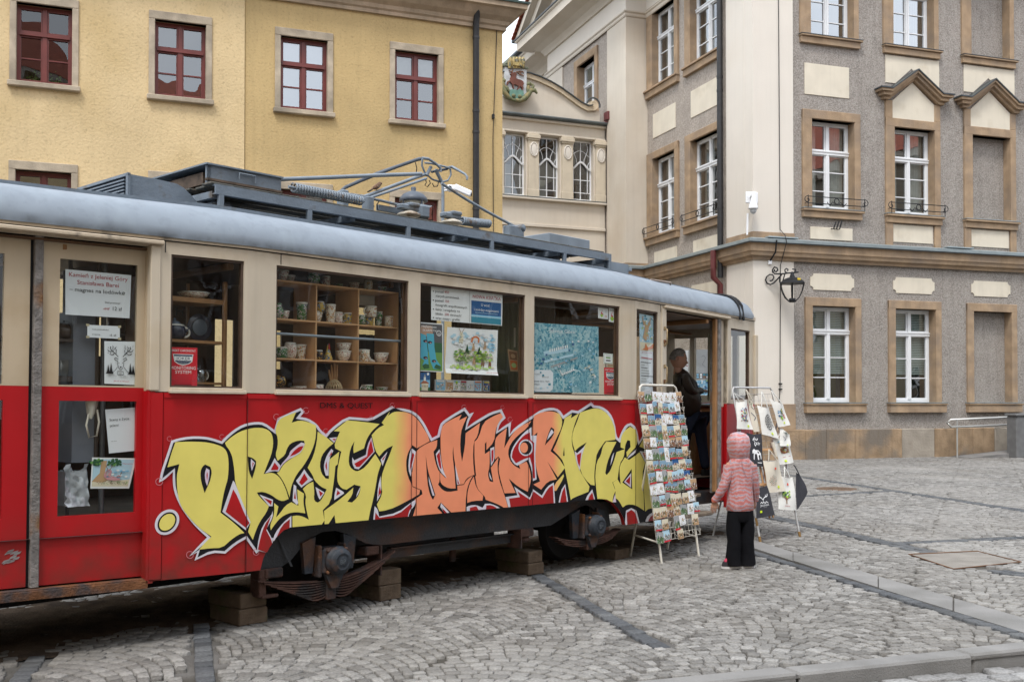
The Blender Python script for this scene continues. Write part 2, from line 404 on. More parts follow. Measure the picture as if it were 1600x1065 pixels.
# tram frame first (its footprint keeps the dirt)
TD = Vector((0.68552, 0.72806)); K0 = Vector((-1.8623, 7.4059))
TRAM = frame((K0.x, K0.y, 0), TD, rad(.48))
g = MB()
far = 260
A0, B0 = KA - kd * far, KB + kd * far
mids = [(A0.x, A0.y, -.022), (B0.x, B0.y, -.022), (B0.x + kn.x * far * 2, B0.y + kn.y * far * 2, -.022), (A0.x + kn.x * far * 2, A0.y + kn.y * far * 2, -.022)]
g.add(mids, [(0, 1, 2, 3)])
tag(g.build('ground', mat('paved_ground', (.13, .123, .115), .95, var=.2, vs=4, col2=(.075, .068, .058), c2s=1.4, bump=1, bs=50, spec=.1)), kind='structure')
g = MB(); g.add([(-300, -300, -.12), (300, -300, -.12), (300, 300, -.12), (-300, 300, -.12)], [(0, 1, 2, 3)])
tag(g.build('road', M_joint), kind='structure')
ST = [  # dark strips: photo points on the ground, width
 ((832, 893), (1027, 1006), .13), ((314, 968), (322, 1085), .12), ((1204, 806), (1448, 861), .22), ((1396, 848), (1700, 834), .18),
 ((1230, 741), (1396, 766), .20), ((1396, 766), (1700, 812), .20), ((1240, 775), (1396, 766), .18), ((1552, 889), (1700, 915), .20),
 ((1171, 860), (1640, 1004), .12), ((60, 1020), (20, 1075), .12)]
ST = [(g2(*a), g2(*b), w) for a, b, w in ST]
# granite slab band along the tram's far end
sl_n = [g2(1150, 846.5), g2(1239, 876), g2(1372, 918), g2(1640, 1000)]
sl_f = [g2(1150, 834), g2(1239, 862), g2(1372, 900), g2(1640, 976)]
slab_poly = sl_n + sl_f[::-1]
patch_poly = [g2(1420, 866), g2(1527, 861), g2(1596, 878), g2(1490, 889)]
mh_c = Vector(g2(1307, 763)); mh_r = .36
rs = np.random.RandomState(3)
Wd, pitch = 1.25, .104
phi = rad(-24); U = np.array([math.cos(phi), math.sin(phi)]); Vv = np.array([-math.sin(phi), math.cos(phi)])
cen = []; an = []; su = []; sv = []
for strip in range(-30, 34):
 for row in range(-60, 420):
  sag = .30 * Wd; th = 0
  # steps of equal arc length along the parabola
  u = -Wd / 2 + rs.uniform(0, .06)
  while u < Wd / 2 - .02:
   sl = -8 * sag * u / Wd ** 2
   L = rs.uniform(.085, .122); du = L / math.hypot(1, sl); uc = u + du / 2
   if uc > Wd / 2: break
   v = row * pitch + sag * (1 - (2 * uc / Wd) ** 2) + rs.normal(0, .003)
   slc = -8 * sag * uc / Wd ** 2; ct = 1 / math.hypot(1, slc)
   cen.append((strip * Wd + uc, v)); an.append(math.atan(slc)); su.append(L - .010); sv.append(pitch * ct - .009)
   u += du
cen = np.array(cen); P = cen[:, :1] * U + cen[:, 1:] * Vv
an = np.array(an) + phi + rs.normal(0, .05, len(an)); su = np.array(su); sv = np.array(sv)
d = P[:, 1]
keep = (d > 5) & (d < 33) & (P[:, 0] > -.56 * d - 2.2) & (P[:, 0] < .56 * d + 2.2)
P, an, su, sv = P[keep], an[keep], su[keep], sv[keep]
kk = (P - np.array(KA)) @ np.array(kn) > .20
for a, b, w in ST: kk &= seg_dist(P, a, b) > w / 2 + .042
kk &= ~poly_mask(P, slab_poly) & ~poly_mask(P, patch_poly)
for i in range(3): kk &= (seg_dist(P, sl_n[i], sl_n[i + 1]) > .04) & (seg_dist(P, sl_f[i], sl_f[i + 1]) > .04)
kk &= np.hypot(P[:, 0] - mh_c.x, P[:, 1] - mh_c.y) > mh_r + .05
GC0 = Vector((6.6526, 29.2440)); DR = Vector((.94662, .32234)); DL = Vector((-.33237, .94315))
inb = ((P - np.array(GC0)) @ np.array((-DR.y, DR.x)) > .1) & ((P - np.array(GC0)) @ np.array((DL.y, -DL.x)) > 0)
kk &= ~inb
P, an, su, sv = P[kk], an[kk], su[kk], sv[kk]
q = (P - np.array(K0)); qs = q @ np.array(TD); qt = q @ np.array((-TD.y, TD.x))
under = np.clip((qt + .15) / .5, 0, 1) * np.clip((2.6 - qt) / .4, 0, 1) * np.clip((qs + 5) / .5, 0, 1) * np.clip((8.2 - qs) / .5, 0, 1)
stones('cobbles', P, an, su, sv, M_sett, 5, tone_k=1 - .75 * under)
print('setts', len(P))
# earth lying over the setts under the carriage
nrm = Vector((-TD.y, TD.x))
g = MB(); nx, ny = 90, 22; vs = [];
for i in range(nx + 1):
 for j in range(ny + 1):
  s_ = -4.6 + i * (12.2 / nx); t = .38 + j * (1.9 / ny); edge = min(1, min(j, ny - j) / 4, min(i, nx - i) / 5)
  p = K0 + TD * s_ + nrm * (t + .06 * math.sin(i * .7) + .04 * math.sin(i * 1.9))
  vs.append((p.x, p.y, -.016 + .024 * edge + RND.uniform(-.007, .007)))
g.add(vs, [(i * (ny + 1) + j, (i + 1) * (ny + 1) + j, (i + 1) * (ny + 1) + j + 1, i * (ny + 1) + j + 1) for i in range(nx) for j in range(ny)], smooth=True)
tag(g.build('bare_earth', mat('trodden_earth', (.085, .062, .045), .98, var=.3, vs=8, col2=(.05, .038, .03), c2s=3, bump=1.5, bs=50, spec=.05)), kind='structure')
# dark strips
pc = []; pa = []; ps = []; pv = []
for a, b, w in ST:
 a = Vector(a); b = Vector(b); dd = (b - a); Ln = dd.length; dd.normalize(); nn = Vector((-dd.y, dd.x)); rows = max(1, round(w / .105))
 for r in range(rows):
  t = RND.uniform(0, .05)
  while t < Ln:
   l = RND.uniform(.10, .15); p = a + dd * (t + l / 2) + nn * ((r - (rows - 1) / 2) * w / rows)
   pc.append((p.x, p.y)); pa.append(math.atan2(dd.y, dd.x)); ps.append(l - .008); pv.append(w / rows - .008); t += l
stones('dark_paving_strip', np.array(pc), np.array(pa), np.array(ps), np.array(pv), M_sett_d, 6)
# road setts below the kerb
pc = []; pa = []; ps = []; pv = []
for r in range(12):
 t = 22 + RND.uniform(0, .1)
 while t < 40:
  l = RND.uniform(.15, .24); p = KA + kd * (t + l / 2) - kn * (.075 + .155 * r)
  pc.append((p.x, p.y)); pa.append(math.atan2(kd.y, kd.x)); ps.append(l - .014); pv.append(.138); t += l
stones('road_cobbles', np.array(pc), np.array(pa), np.array(ps), np.array(pv), M_sett_b, 8, z=-.085, jit=.005)
# kerb stones
g = MB(); t = 18.3
RK = Matrix.Rotation(math.atan2(kd.y, kd.x), 4, 'Z')
while t < 44:
 l = RND.uniform(1.1, 1.6); o = Matrix.Translation((KA.x, KA.y, 0)) @ RK
 dz = RND.uniform(-.008, .008); dy = RND.uniform(-.012, .012)
 g.bbox(t, t + l - .012, .0 + dy, .17 + dy, -.2, .006 + dz, .014, R=o); t += l
tag(g.build('kerb', M_slab), kind='structure')
# slab band
g = MB()
for i in range(3):
 a0, a1, b0, b1 = Vector(sl_n[i]), Vector(sl_n[i + 1]), Vector(sl_f[i]), Vector(sl_f[i + 1]); n = max(1, round((a1 - a0).length / 1.1))
 for k in range(n):
  t0 = k / n + .006; t1 = (k + 1) / n - .004; dz = RND.uniform(-.003, .004)
  c = [a0.lerp(a1, t0), a0.lerp(a1, t1), b0.lerp(b1, t1), b0.lerp(b1, t0)]
  top = [(p.x, p.y, .004 + dz) for p in c]; bot = [(p.x, p.y, -.03) for p in c]
  g.add(top + bot, [(0, 1, 2, 3), (4, 5, 1, 0), (5, 6, 2, 1), (6, 7, 3, 2), (7, 4, 0, 3)])
tag(g.build('granite_slab_band', M_slab), kind='structure')
g = MB(); g.add([(p[0], p[1], .0) for p in patch_poly] + [(p[0], p[1], -.03) for p in patch_poly], [(0, 1, 2, 3), (4, 5, 1, 0), (5, 6, 2, 1), (6, 7, 3, 2), (7, 4, 0, 3)])
tag(g.build('paving_patch', M_patch), kind='structure')
g = MB(); pp = [Vector((p[0], p[1], .004)) for p in patch_poly]; g.tube(pp, .007, 4, closed=True)
tag(g.build('access_cover_rim', mat('rusty_rim', (.14, .07, .035), .8, var=.3)), 'rusty metal rim of the rectangular filled access cover let into the cobbles', 'access cover')
g = MB(); g.lathe([(0, .004), (mh_r * .86, .004), (mh_r * .88, -.002), (mh_r * .93, -.002), (mh_r * .95, .006), (mh_r, .006), (mh_r, -.03)], (mh_c.x, mh_c.y, 0), 40)
for i in range(-5, 6):
 h = math.sqrt(max(0, (mh_r * .8) ** 2 - (i * .052) ** 2)); g.box(mh_c.x + i * .052 - .012, mh_c.x + i * .052 + .012, mh_c.y - h, mh_c.y + h, .002, .009)
tag(g.build('manhole_cover', mat('rusty_cast_iron', (.16, .105, .07), .75, metal=.3, var=.3, vs=9)), 'round rusty brown manhole cover set in the cobbles beyond the bag stand', 'manhole cover')
# building helpers
def path_loft(mb, path, prof, mi=None, ends=True):
 """profile (out,z) swept along an xy path with mitred corners; 'out' is towards the right-hand side seen walking backwards (towards -y for a path along +x)"""
 n = len(path); rings = []
 for i, p in enumerate(path):
  p = Vector(p); ds = []
  if i > 0: ds.append((p - Vector(path[i - 1])).normalized())
  if i < n - 1: ds.append((Vector(path[i + 1]) - p).normalized())
  ns = [Vector((d_.y, -d_.x)) for d_ in ds]
  m_ = ns[0] if len(ns) == 1 else (ns[0] + ns[1]) / (1 + ns[0].dot(ns[1]))
  rings.append([(p.x + m_.x * o, p.y + m_.y * o, z) for o, z in prof])
 mb.ring_loft(rings, ends, mi, False)
def hit_on(M, y=0.0): return lambda px, py, yy=y: hit_local(M, px, py, yy)
def white_window(parent, T, x0, x1, z0, z1, yb, transom, bars, pane_m=None, room=None, behind=None, lab=None, surround=None, sill=None, railing=None, fw=.075, scol=None, name='window'):
 """tall casement: frame mesh is the window, panes/surround/sill/railing its children"""
 f = MB(T); xm = (x0 + x1) / 2; a, b = yb, yb + .07
 f.box(x0, x0 + fw, a, b, z0, z1); f.box(x1 - fw, x1, a, b, z0, z1)
 f.box(x0 + fw, x1 - fw, a, b, z1 - fw, z1); f.box(x0 + fw, x1 - fw, a, b, z0, z0 + fw * 1.2)
 f.box(x0 - .002, x1 + .002, a - .035, b - .003, transom - .055, transom + .055); f.box(x0 - .004, x1 + .004, a - .055, a - .03, transom + .02, transom + .05)
 f.box(xm - .055, xm + .055, a - .02, b - .002, z0 + fw * 1.2, transom - .055); f.box(xm - .045, xm + .045, a - .01, b - .002, transom + .055, z1 - fw)
 f.box(xm - .018, xm + .018, a - .04, a - .019, z0 + fw * 1.2, transom - .055)
 for (u0, u1) in ((x0 + fw, xm - .055), (xm + .055, x1 - fw)):
  for (w0, w1) in ((z0 + fw * 1.2, transom - .055), (transom + .055, z1 - fw)):
   f.box(u0, u0 + .03, a + .012, b - .01, w0, w1); f.box(u1 - .03, u1, a + .012, b - .01, w0, w1)
   f.box(u0 + .03, u1 - .03, a + .012, b - .01, w1 - .03, w1); f.box(u0 + .03, u1 - .03, a + .012, b - .01, w0, w0 + .04)
  for zb in bars: f.box(u0 + .03, u1 - .03, a + .02, b - .015, zb - .014, zb + .014)
 w = f.build(name, M_white_frame, parent)
 if lab: w['label'] = lab
 p = MB(T); p.quad((x0 + .02, b - .02, z0 + .02), (x1 - .02, b - .02, z0 + .02), (x1 - .02, b - .02, z1 - .02), (x0 + .02, b - .02, z1 - .02)); p.build('pane', pane_m or G_win, w)
 if behind: behind(w, T, x0, x1, z0, z1, b)
 if surround:
  s = MB(T)
  for bx in surround: s.bbox(*bx, .012)
  s.build('surround', scol or M_sand, w)
 if sill:
  s = MB(T)
  for bx in sill: s.bbox(*bx, .008)
  s.build('sill', [M_sand], w)
 return w
def curtain(kind):
 def f(w, T, x0, x1, z0, z1, b):
  m = MB(T)
  if kind == 'curtain':
   n = 40
   for (u0, u1) in ((x0, x0 + (x1 - x0) * .36), (x1 - (x1 - x0) * .3, x1)):
    vs = []
    for i in range(n + 1):
     u = u0 + (u1 - u0) * i / n; y = b + .22 + .03 * math.sin(i * 1.1)
     vs += [(u, y, z0), (u, y, z1)]
    m.add(vs, [(2 * i, 2 * i + 2, 2 * i + 3, 2 * i + 1) for i in range(n)], smooth=True)
   m.build('curtain', M_curtain, w)
  elif kind == 'blind':
   z = z1 - .1
   while z > z0 + (z1 - z0) * .30: m.box(x0, x1, b + .12, b + .135, z - .035, z); z -= .05
   m.build('blind', M_blind, w)
   m = MB(T); m.box(x0 - .6, x1 + .6, b + 1.4, b + 1.42, z0 - .3, z1); m.build('room_wall', M_yroom, w)
 return f
# yellow town house
YO = Vector((-.19818, 21.86667)); DY = Vector((.930, .36757))
MY = frame(YO, DY)
yel = empty('yellow_town_house', MY, 'ochre stucco town house with dark red windows behind the tram', 'building')
WXC = [-8.67, -6.37, -4.09, -1.84]
def yl(x): return -.03 if x < -5.21 else 0.
rows = [(7.19, 8.60), (4.20, 5.66)]
allx = [-13.2, -10.95] + WXC
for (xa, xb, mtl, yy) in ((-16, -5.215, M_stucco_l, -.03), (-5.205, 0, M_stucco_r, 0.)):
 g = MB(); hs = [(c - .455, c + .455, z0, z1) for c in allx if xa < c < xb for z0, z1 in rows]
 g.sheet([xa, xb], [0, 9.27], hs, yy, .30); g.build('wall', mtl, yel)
g = MB(); g.box(-15.8, -.2, 1.6, 1.7, 0, 9.2); g.box(-15.8, -.2, .32, 1.6, 6.6, 6.7); g.box(-15.8, -.2, .32, 1.6, 3.6, 3.7); g.build('interior', flat('brown_room', (.045, .03, .018), .9), yel)
g = MB(); g.box(-.32, 0, .301, 9, 0, 9.26); g.box(-16, -.33, 9, 9.3, 0, 9.26); g.build('rear_wall', M_stucco_r, yel)
g = MB(); path_loft(g, [(-16, 0), (0, 0), (0, 9)], [(.0, 9.262), (.06, 9.262), (.06, 9.33), (.10, 9.36), (.12, 9.43), (.22, 9.50), (.33, 9.62), (.40, 9.64), (.40, 9.74), (0, 9.74)])
g.build('cornice', M_stone_corn, yel)
g = MB(); path_loft(g, [(-16, 0), (0, 0), (0, 9)], [(.0, 9.741), (.44, 9.741), (.45, 9.775), (0, 9.80)]);
g.tube([(-16, -.36, 9.86), (.2, -.36, 9.86)], .07, 8); g.build('eaves_sheet', mat('green_grey_sheet', (.10, .15, .14), .5, metal=.3, var=.3, vs=6), yel)
g = MB(); g.add([(-16, -.30, 9.80), (.3, -.30, 9.80), (.3, 9, 13.5), (-16, 9, 13.5)], [(0, 1, 2, 3)]); g.build('roof', M_dark_sheet, yel)
for ri, (z0, z1) in enumerate(rows):
 for ci, c in enumerate(allx):
  y0 = yl(c); x0, x1 = c - .455, c + .455
  lt = mat('red_window_frame', (.15, .03, .024), .4, var=.15)
  f = MB(); a, b = .10, .165; t = .045
  f.box(x0, x0 + t, a, b, z0 + .03, z1); f.box(x1 - t, x1, a, b, z0 + .03, z1); f.box(x0 + t, x1 - t, a, b, z1 - t, z1); f.box(x0 + t, x1 - t, a, b, z0 + .03, z0 + .03 + t)
  zt = z0 + (z1 - z0) * .645
  f.box(x0 + t, x1 - t, a - .03, b - .002, zt - .032, zt + .032); f.box(c - .038, c + .038, a - .012, b - .002, z0 + .03 + t, zt - .032); f.box(c - .034, c + .034, a - .008, b - .002, zt + .032, z1 - t)
  for (u0, u1) in ((x0 + t, c - .036), (c + .036, x1 - t)):
   for w0, w1 in ((z0 + .03 + t, zt - .032), (zt + .032, z1 - t)):
    f.box(u0, u0 + .028, a + .012, b - .01, w0, w1); f.box(u1 - .028, u1, a + .012, b - .01, w0, w1); f.box(u0 + .028, u1 - .028, a + .012, b - .01, w1 - .028, w1); f.box(u0 + .028, u1 - .028, a + .012, b - .01, w0, w0 + .028)
   zb = (z0 + .03 + t + zt - .032) / 2; f.box(u0 + .028, u1 - .028, a + .02, b - .015, zb - .012, zb + .012)
  w = f.build('window', lt, yel)
  gk = (2, 2, 1.0, 2.2, 4.5, 2.6)[ci]; G_up = glass('upper_glass_' + str(gk), (.55, .58, .58), gk)
  p = MB(); p.quad((x0 + .02, b - .02, z0 + .04), (x1 - .02, b - .02, z0 + .04), (x1 - .02, b - .02, z1 - .02), (x0 + .02, b - .02, z1 - .02)); p.build('pane', G_up if ri == 0 else glass('lower_glass', (.55, .58, .58), 2.4), w)
  s = MB(); tw = .105
  s.bbox(x0 - tw, x0 + .005, y0 - .035, .10, z0, z1 + .004, .01); s.bbox(x1 - .005, x1 + tw, y0 - .035, .10, z0, z1 + .004, .01); s.bbox(x0 - tw, x1 + tw, y0 - .037, .10, z1, z1 + .155, .01)
  s.build('surround', M_stone_trim, w)
  s = MB(); s.bbox(x0 - tw - .03, x1 + tw + .03, y0 - .10, .115, z0 - .08, z0 + .012, .012); s.build('sill', M_stone_trim, w)
  if ri == 0 and ci >= 4:   # pale roller blinds in the top lights
   s = MB(); s.box(x0 + .03, x1 - .03, b + .05, b + .055, zt, z1); s.build('roller_blind', M_curtain, w)
  if ri == 0 and ci == 2:
   s = MB()
   for q in range(90):
    px_, pz_ = (c + RND.choice((-.2, -.05, .08, .22)) + RND.gauss(0, .07), z0 + .1 + abs(RND.gauss(0, .07))); a_ = RND.uniform(0, 6.28); l_ = RND.uniform(.02, .05)
    s.quad((px_, b + .05, pz_), (px_ + l_ * math.cos(a_), b + .06, pz_ + l_ * math.sin(a_)), (px_ + l_ * math.cos(a_ + .6), b + .05 + .02, pz_ + l_ * math.sin(a_ + .6)), (px_ + l_ * .5 * math.cos(a_ + 1.1), b + .05, pz_ + l_ * .5 * math.sin(a_ + 1.1)))
   s.build('windowsill_plants', flat('plant_green', (.10, .20, .03)), w)
g = MB(); g.tube([(-.615, -.10, 0), (-.615, -.10, 9.3), (-.615, -.16, 9.5), (-.615, -.3, 9.75)], .066, 12)
for z in (1.5, 3.5, 5.5, 7.07, 7.5, 9.0): g.tube([(-.615, -.10, z), (-.615, -.10, z + .05)], .074, 12)
g.build('downpipe', M_pipe_d, yel)
g = MB(); g.tube([(-.13, -.02, 9.3), (-.20, -.03, 7.6), (-.22, -.03, 7.0), (-.21, -.03, 5)], .008, 4); g.bbox(-.24, -.19, -.06, 0, 7.42, 7.52, .01); g.build('cable', M_iron, yel)
# grey corner building
MG = frame(GC0, DR)
grey = empty('grey_corner_building', MG, 'large grey roughcast corner building with sandstone window surrounds and cream pilasters', 'building')
TL = Matrix.Rotation(-PI / 2 + .0106, 4, 'Z'); ML = MG @ TL
XS = [1.672, 4.482, 7.292]; PW = 1.865
blind3 = 2
RH = 16.5
YW = .05
holes = []
for i, x in enumerate(XS + [10.10]):
 o0, o1 = x + .235, x + 1.664
 if i != 2: holes += [(o0, o1, 1.58, 4.31), (o0, o1, 7.05, 9.60), (o0, o1, 11.95, 14.45)]
holes_b = [(XS[2] + .235, XS[2] + 1.664, 1.58, 4.31), (XS[2] + .235, XS[2] + 1.664, 7.05, 9.60), (XS[2] + .235, XS[2] + 1.664, 11.95, 14.45)]
g = MB(); g.sheet([1.29, 13], [.80, 5.6], [h for h in holes + holes_b if h[3] < 5.6], YW, .45); g.sheet([1.29, 13], [6.0, RH], [h for h in holes + holes_b if h[2] > 6], YW, .45)
for h in holes_b: g.box(h[0] - .01, h[1] + .01, YW + .25, YW + .30, h[2] - .01, h[3] + .01)
g.build('wall', M_rough, grey)
g = MB(TL); g.sheet([-6.6, -1.395], [.8, 5.6], [], YW, .4)
LWX = [(-6.05, -4.52), (-3.50, -1.86)]
g.sheet([-6.6, -1.395], [6.0, RH], [(a, b, z0, z1) for a, b in LWX for z0, z1 in ((7.05, 9.60), (11.95, 14.45))], YW, .4)
g.build('side_wall', M_rough_side, grey)
g = MB(); g.box(2.11, 12.9, 2.0, 2.1, 0, RH); g.box(2.0, 2.1, .5, 18.0, 0, RH); g.box(.42, 2.0, 1.52, 1.6, 0, RH)
for z in (1.0, 5.75, 10.9): g.box(2.101, 12.9, .46, 1.999, z, z + .1); g.box(.42, 2.0, 1.6, 18, z, z + .1)
g.build('interior', flat('dim_green_room', (.13, .145, .13), .9), grey)
# pilaster at the corner (both sides), cut by the band
g = MB()
for z0, z1 in ((1.55, 5.56), (6.30, RH)):
 g.box(0, 1.30, 0, .45, z0, z1)
g.build('corner_pilaster', M_plaster, grey)
g = MB(TL)
for z0, z1 in ((1.55, 5.56), (6.30, RH)): g.box(-1.40, -.451, -.002, .3, z0, z1)
g.build('side_pilaster', M_plaster, grey)
for a in ((-.02, 1.34, -.02, .4, .83, 1.55), (-.01, 1.33, -.01, .46, 6.0, 6.32)): g = MB(); g.bbox(*a, .012); g.build('pilaster_base', M_sand, grey)
for a in ((-1.43, -.38, -.02, .3, .83, 1.55), (-1.43, -.47, -.01, .3, 6.0, 6.32)): g = MB(TL); g.bbox(*a, .012); g.build('side_pilaster_base', M_sand, grey)
# plinth of big blocks
g = MB(); cuts = [hit_local(MG, 1160 + u * .3754, 340 + 940 * .3754)[0] for u in (222, 258, 345, 465, 660, 795, 880, 955, 1045, 1145)]
cuts[0] = -.06; xs_ = cuts + [cuts[-1] + 1.1, cuts[-1] + 2.3, cuts[-1] + 3.1]
for i in range(len(xs_) - 1):
 dy = RND.uniform(-.008, .008); g.bbox(xs_[i] + .004, xs_[i + 1] - .004, -.06 + dy, .3, -.1, .835 + RND.uniform(-.01, .006), .015, mi=1 if i in (4, 8) else 0)
g.build('plinth', [M_sand_d, M_sand_g], grey)
g = MB(TL)
for i in range(9): g.bbox(-7.2 + i * .8, -6.405 + i * .8, -.055, .3, -.1, .83, .015)
g.build('side_plinth', M_sand_d, grey)
# band and gutter round the corner and the portal
pathc = [(-.83, 20), (-.755, 6.51), (-.069, 6.51), (0, 0), (13, 0)]
g = MB(); path_loft(g, pathc, [(0, 5.53), (.05, 5.53), (.07, 5.60), (.15, 5.64), (.17, 5.72), (.20, 5.76), (.20, 5.93), (.24, 5.99), (0, 5.99)])
g.build('string_course', M_sand, grey)
g = MB(); path_loft(g, pathc, [(0, 5.995), (.30, 5.995), (.31, 6.075), (.29, 6.085), (0, 6.15)]);
for xx in (.35, 6.4): g.bbox(xx, xx + .95, -.24, -.02, 6.13, 6.17, .01)
g.build('gutter_sheet', M_zinc, grey)
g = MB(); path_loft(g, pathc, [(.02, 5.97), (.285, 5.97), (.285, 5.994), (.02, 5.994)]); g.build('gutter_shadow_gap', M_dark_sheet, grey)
def gf_behind(i): return curtain('blind')
for i, x in enumerate(XS):
 o0, o1 = x + .235, x + 1.664
 z0s = YW + .0
 # ground floor
 sur = [(x, o0 + .004, -.02, .30, 1.575, 4.55), (o1 - .004, x + PW, -.02, .30, 1.575, 4.55), (x, x + PW, -.023, .30, 4.31, 4.552)]
 sil = [(x - .05, x + PW + .12, -.13, .33, 1.52, 1.575), (x - .03, x + PW + .10, -.10, .1, 1.30, 1.52)]
 def mk(x_, o0_, o1_, z0, z1, tr, bars, sur, sil, beh, pane):
  if i == 2:
   s = MB();
   for bx in sur: s.bbox(*bx, .012)
   bw = s.build('blind_window', M_sand, grey); s = MB()
   for bx in sil: s.bbox(*bx, .008)
   s.build('sill', M_sand, bw); return bw
  return white_window(grey, None, o0_ + .002, o1_ - .002, z0, z1, .30, tr, bars, pane, surround=sur, sill=sil, behind=beh)
 w = mk(x, o0, o1, 1.60, 4.308, 3.60, (2.88, 2.31), sur, sil, curtain('blind'), G_win)
 s = MB(); s.box(x - .06, x + PW + .13, -.14, .3, 1.576, 1.592); s.build('sill_sheet', M_zinc, w)
 # first floor
 sur = [(x - .07, o0 + .004, -.02, .30, 7.05, 9.85), (o1 - .004, x + PW, -.02, .30, 7.05, 9.85), (x - .07, x + PW, -.023, .30, 9.60, 9.852)]
 sil = [(x - .10, x + PW + .06, -.12, .33, 6.98, 7.05), (x - .08, x + PW + .02, -.06, .1, 6.80, 6.98)]
 if i > 0:
  sur += [(x - .07, x + .17, -.018, .1, 9.85, 10.36), (x + PW - .22, x + PW, -.018, .1, 9.85, 10.36), (x - .07, x + .17, -.018, .1, 6.05, 6.80), (x + PW - .22, x + PW, -.018, .1, 6.05, 6.80)]
 w = mk(x, o0, o1, 7.08, 9.598, 8.73, (8.18, 7.63), sur, sil, curtain('curtain'), G_win)
 s = MB(); s.box(x - .11, x + PW + .07, -.13, .3, 7.051, 7.066); s.build('sill_sheet', M_zinc, w)
 if i < 2:
  s = MB(); xa, xb = x - .12, x + PW + .14
  for z in (7.17, 7.36): s.tube([(xa + .1, -.16, z), (xb - .1, -.16, z)], .013, 6)
  for e in (xa, xb):
   sg = 1 if e == xb else -1
   s.tube([(e - sg * .1 + sg * .11 * math.sin(t) * (1 - t / 9), -.16, 7.265 + .10 * math.cos(t) * (1 - t / 9)) for t in [k * .35 for k in range(20)]], .012, 5)
   s.tube([(e - sg * .12, -.16, 7.05), (e - sg * .12, -.16, 7.40)], .012, 5); s.tube([(e - sg * .12, -.16, 7.2), (e - sg * .12, 0, 7.2)], .012, 5)
  xc = (xa + xb) / 2
  s.tube([(xc + .08 * math.cos(t), -.16, 7.265 + .08 * math.sin(t)) for t in [k * PI / 6 for k in range(12)]], .014, 5, closed=True)
  for sg in (-1, 1): s.tube([(xc + sg * (.08 + k * .03), -.16, 7.19 + .05 * math.sin(k * .9)) for k in range(9)], .011, 5)
  s.build('railing', M_iron, w)
 # top floor
 sur = [(x - .13, o0 + .004 - .02, -.02, .30, 11.95, 14.7), (o1 - .004, x + PW - .04, -.02, .30, 11.95, 14.7), (x - .13, x + PW - .04, -.023, .30, 14.45, 14.7)]
 sil = [(x - .15, x + PW + .03, -.12, .33, 11.90, 11.95), (x - .13, x + PW - .02, -.06, .1, 11.72, 11.90)]
 w = mk(x, o0, o1, 11.97, 14.45, 13.62, (13.07, 12.52), sur, sil, curtain('curtain') if i else None, glass('reflecting_top_glass', (.5, .55, .55), 4.5))
 s = MB(); s.box(x - .16, x + PW + .04, -.13, .3, 11.951, 11.966); s.build('sill_sheet', M_dark_sheet, w)
 # hood with a pointed gable
 if i > 0:
  xc = x + .87; hw = 1.34
  def chev(o, t0, t1): # out, lower/upper offsets
   return [(xc - hw, 10.42 + t0), (xc - .93, 10.42 + t0), (xc, 11.04 + t0), (xc + .93, 10.42 + t0), (xc + hw, 10.42 + t0), (xc + hw, 10.42 + t1), (xc + .93, 10.42 + t1), (xc, 11.04 + t1), (xc - .93, 10.42 + t1), (xc - hw, 10.42 + t1)]
  s = MB();
  def chevm(a, b, hw_):
   up = [(xc - hw_, b), (xc - .88, b), (xc, b + .62), (xc + .88, b), (xc + hw_, b)]; lo = [(xc + hw_, a), (xc + .88, a), (xc, a + .62), (xc - .88, a), (xc - hw_, a)]
   return up + lo
  s.prism(chevm(10.36, 10.45, 1.06), -.10, .06); s.prism(chevm(10.451, 10.55, 1.16), -.20, .06); s.prism(chevm(10.551, 10.62, 1.26), -.27, .06)
  h = s.build('window_hood', M_sand, grey)
  s = MB(); s.prism(chevm(10.622, 10.66, 1.29), -.30, .06); s.build('hood_sheet', M_dark_sheet, h)
  s = MB(); s.prism([(x + .172, 9.853), (x + PW - .222, 9.853), (x + PW - .222, 10.355), (xc + .0, 10.95), (x + .172, 10.355)], -.004, .06); s.build('gable_panel', M_panel, h)
# cream panels
def panel(mb, x0, x1, z0, z1, notch=0):
 if notch:
  n = notch; c = [(x0 + n, z0), (x1 - n, z0), (x1 - n, z0 + n * .5), (x1 - n * .5, z0 + n), (x1, z0 + n), (x1, z1 - n), (x1 - n * .5, z1 - n), (x1 - n, z1 - n * .5), (x1 - n, z1), (x0 + n, z1), (x0 + n, z1 - n * .5), (x0 + n * .5, z1 - n), (x0, z1 - n), (x0, z0 + n), (x0 + n * .5, z0 + n), (x0 + n, z0 + n * .5)]
  mb.prism(c, YW - .022, YW + .05)
 else: mb.bbox(x0, x1, YW - .022, YW + .05, z0, z1, .008)
for i, x in enumerate(XS):
 g = MB(); panel(g, x + .19, x + 1.65, 4.77, 5.23, .10); g.build('plaque', M_panel, grey)
 g = MB(); panel(g, x + .20, x + 1.61, 6.25 if i else 6.20, 6.77 if i else 6.55); g.build('plaque', M_panel, grey)
g = MB(); panel(g, 1.705, 3.19, 10.28, 11.17); g.build('plaque', M_panel, grey)
for i in (1, 2):
 x = XS[i]; xc = x + .87; g = MB()
 g.prism([(x - .04, 10.88), (x + .30, 10.88), (xc, 11.36), (xc + .57, 10.95), (x + PW, 10.88), (x + PW, 11.69), (x - .04, 11.69)], YW - .022, YW + .05); g.build('plaque', M_panel, grey)
for (a, b, c, d) in ((-6.09, -4.54, 10.3, 11.1), (-3.54, -1.89, 10.33, 11.16), (-6.02, -4.46, 6.14, 6.53), (-3.42, -1.83, 6.12, 6.53)): g = MB(TL); g.bbox(a, b, YW - .022, YW + .05, c, d, .008); g.build('side_plaque', M_panel, grey)
g = MB(TL); cx = -2.8; n = .12
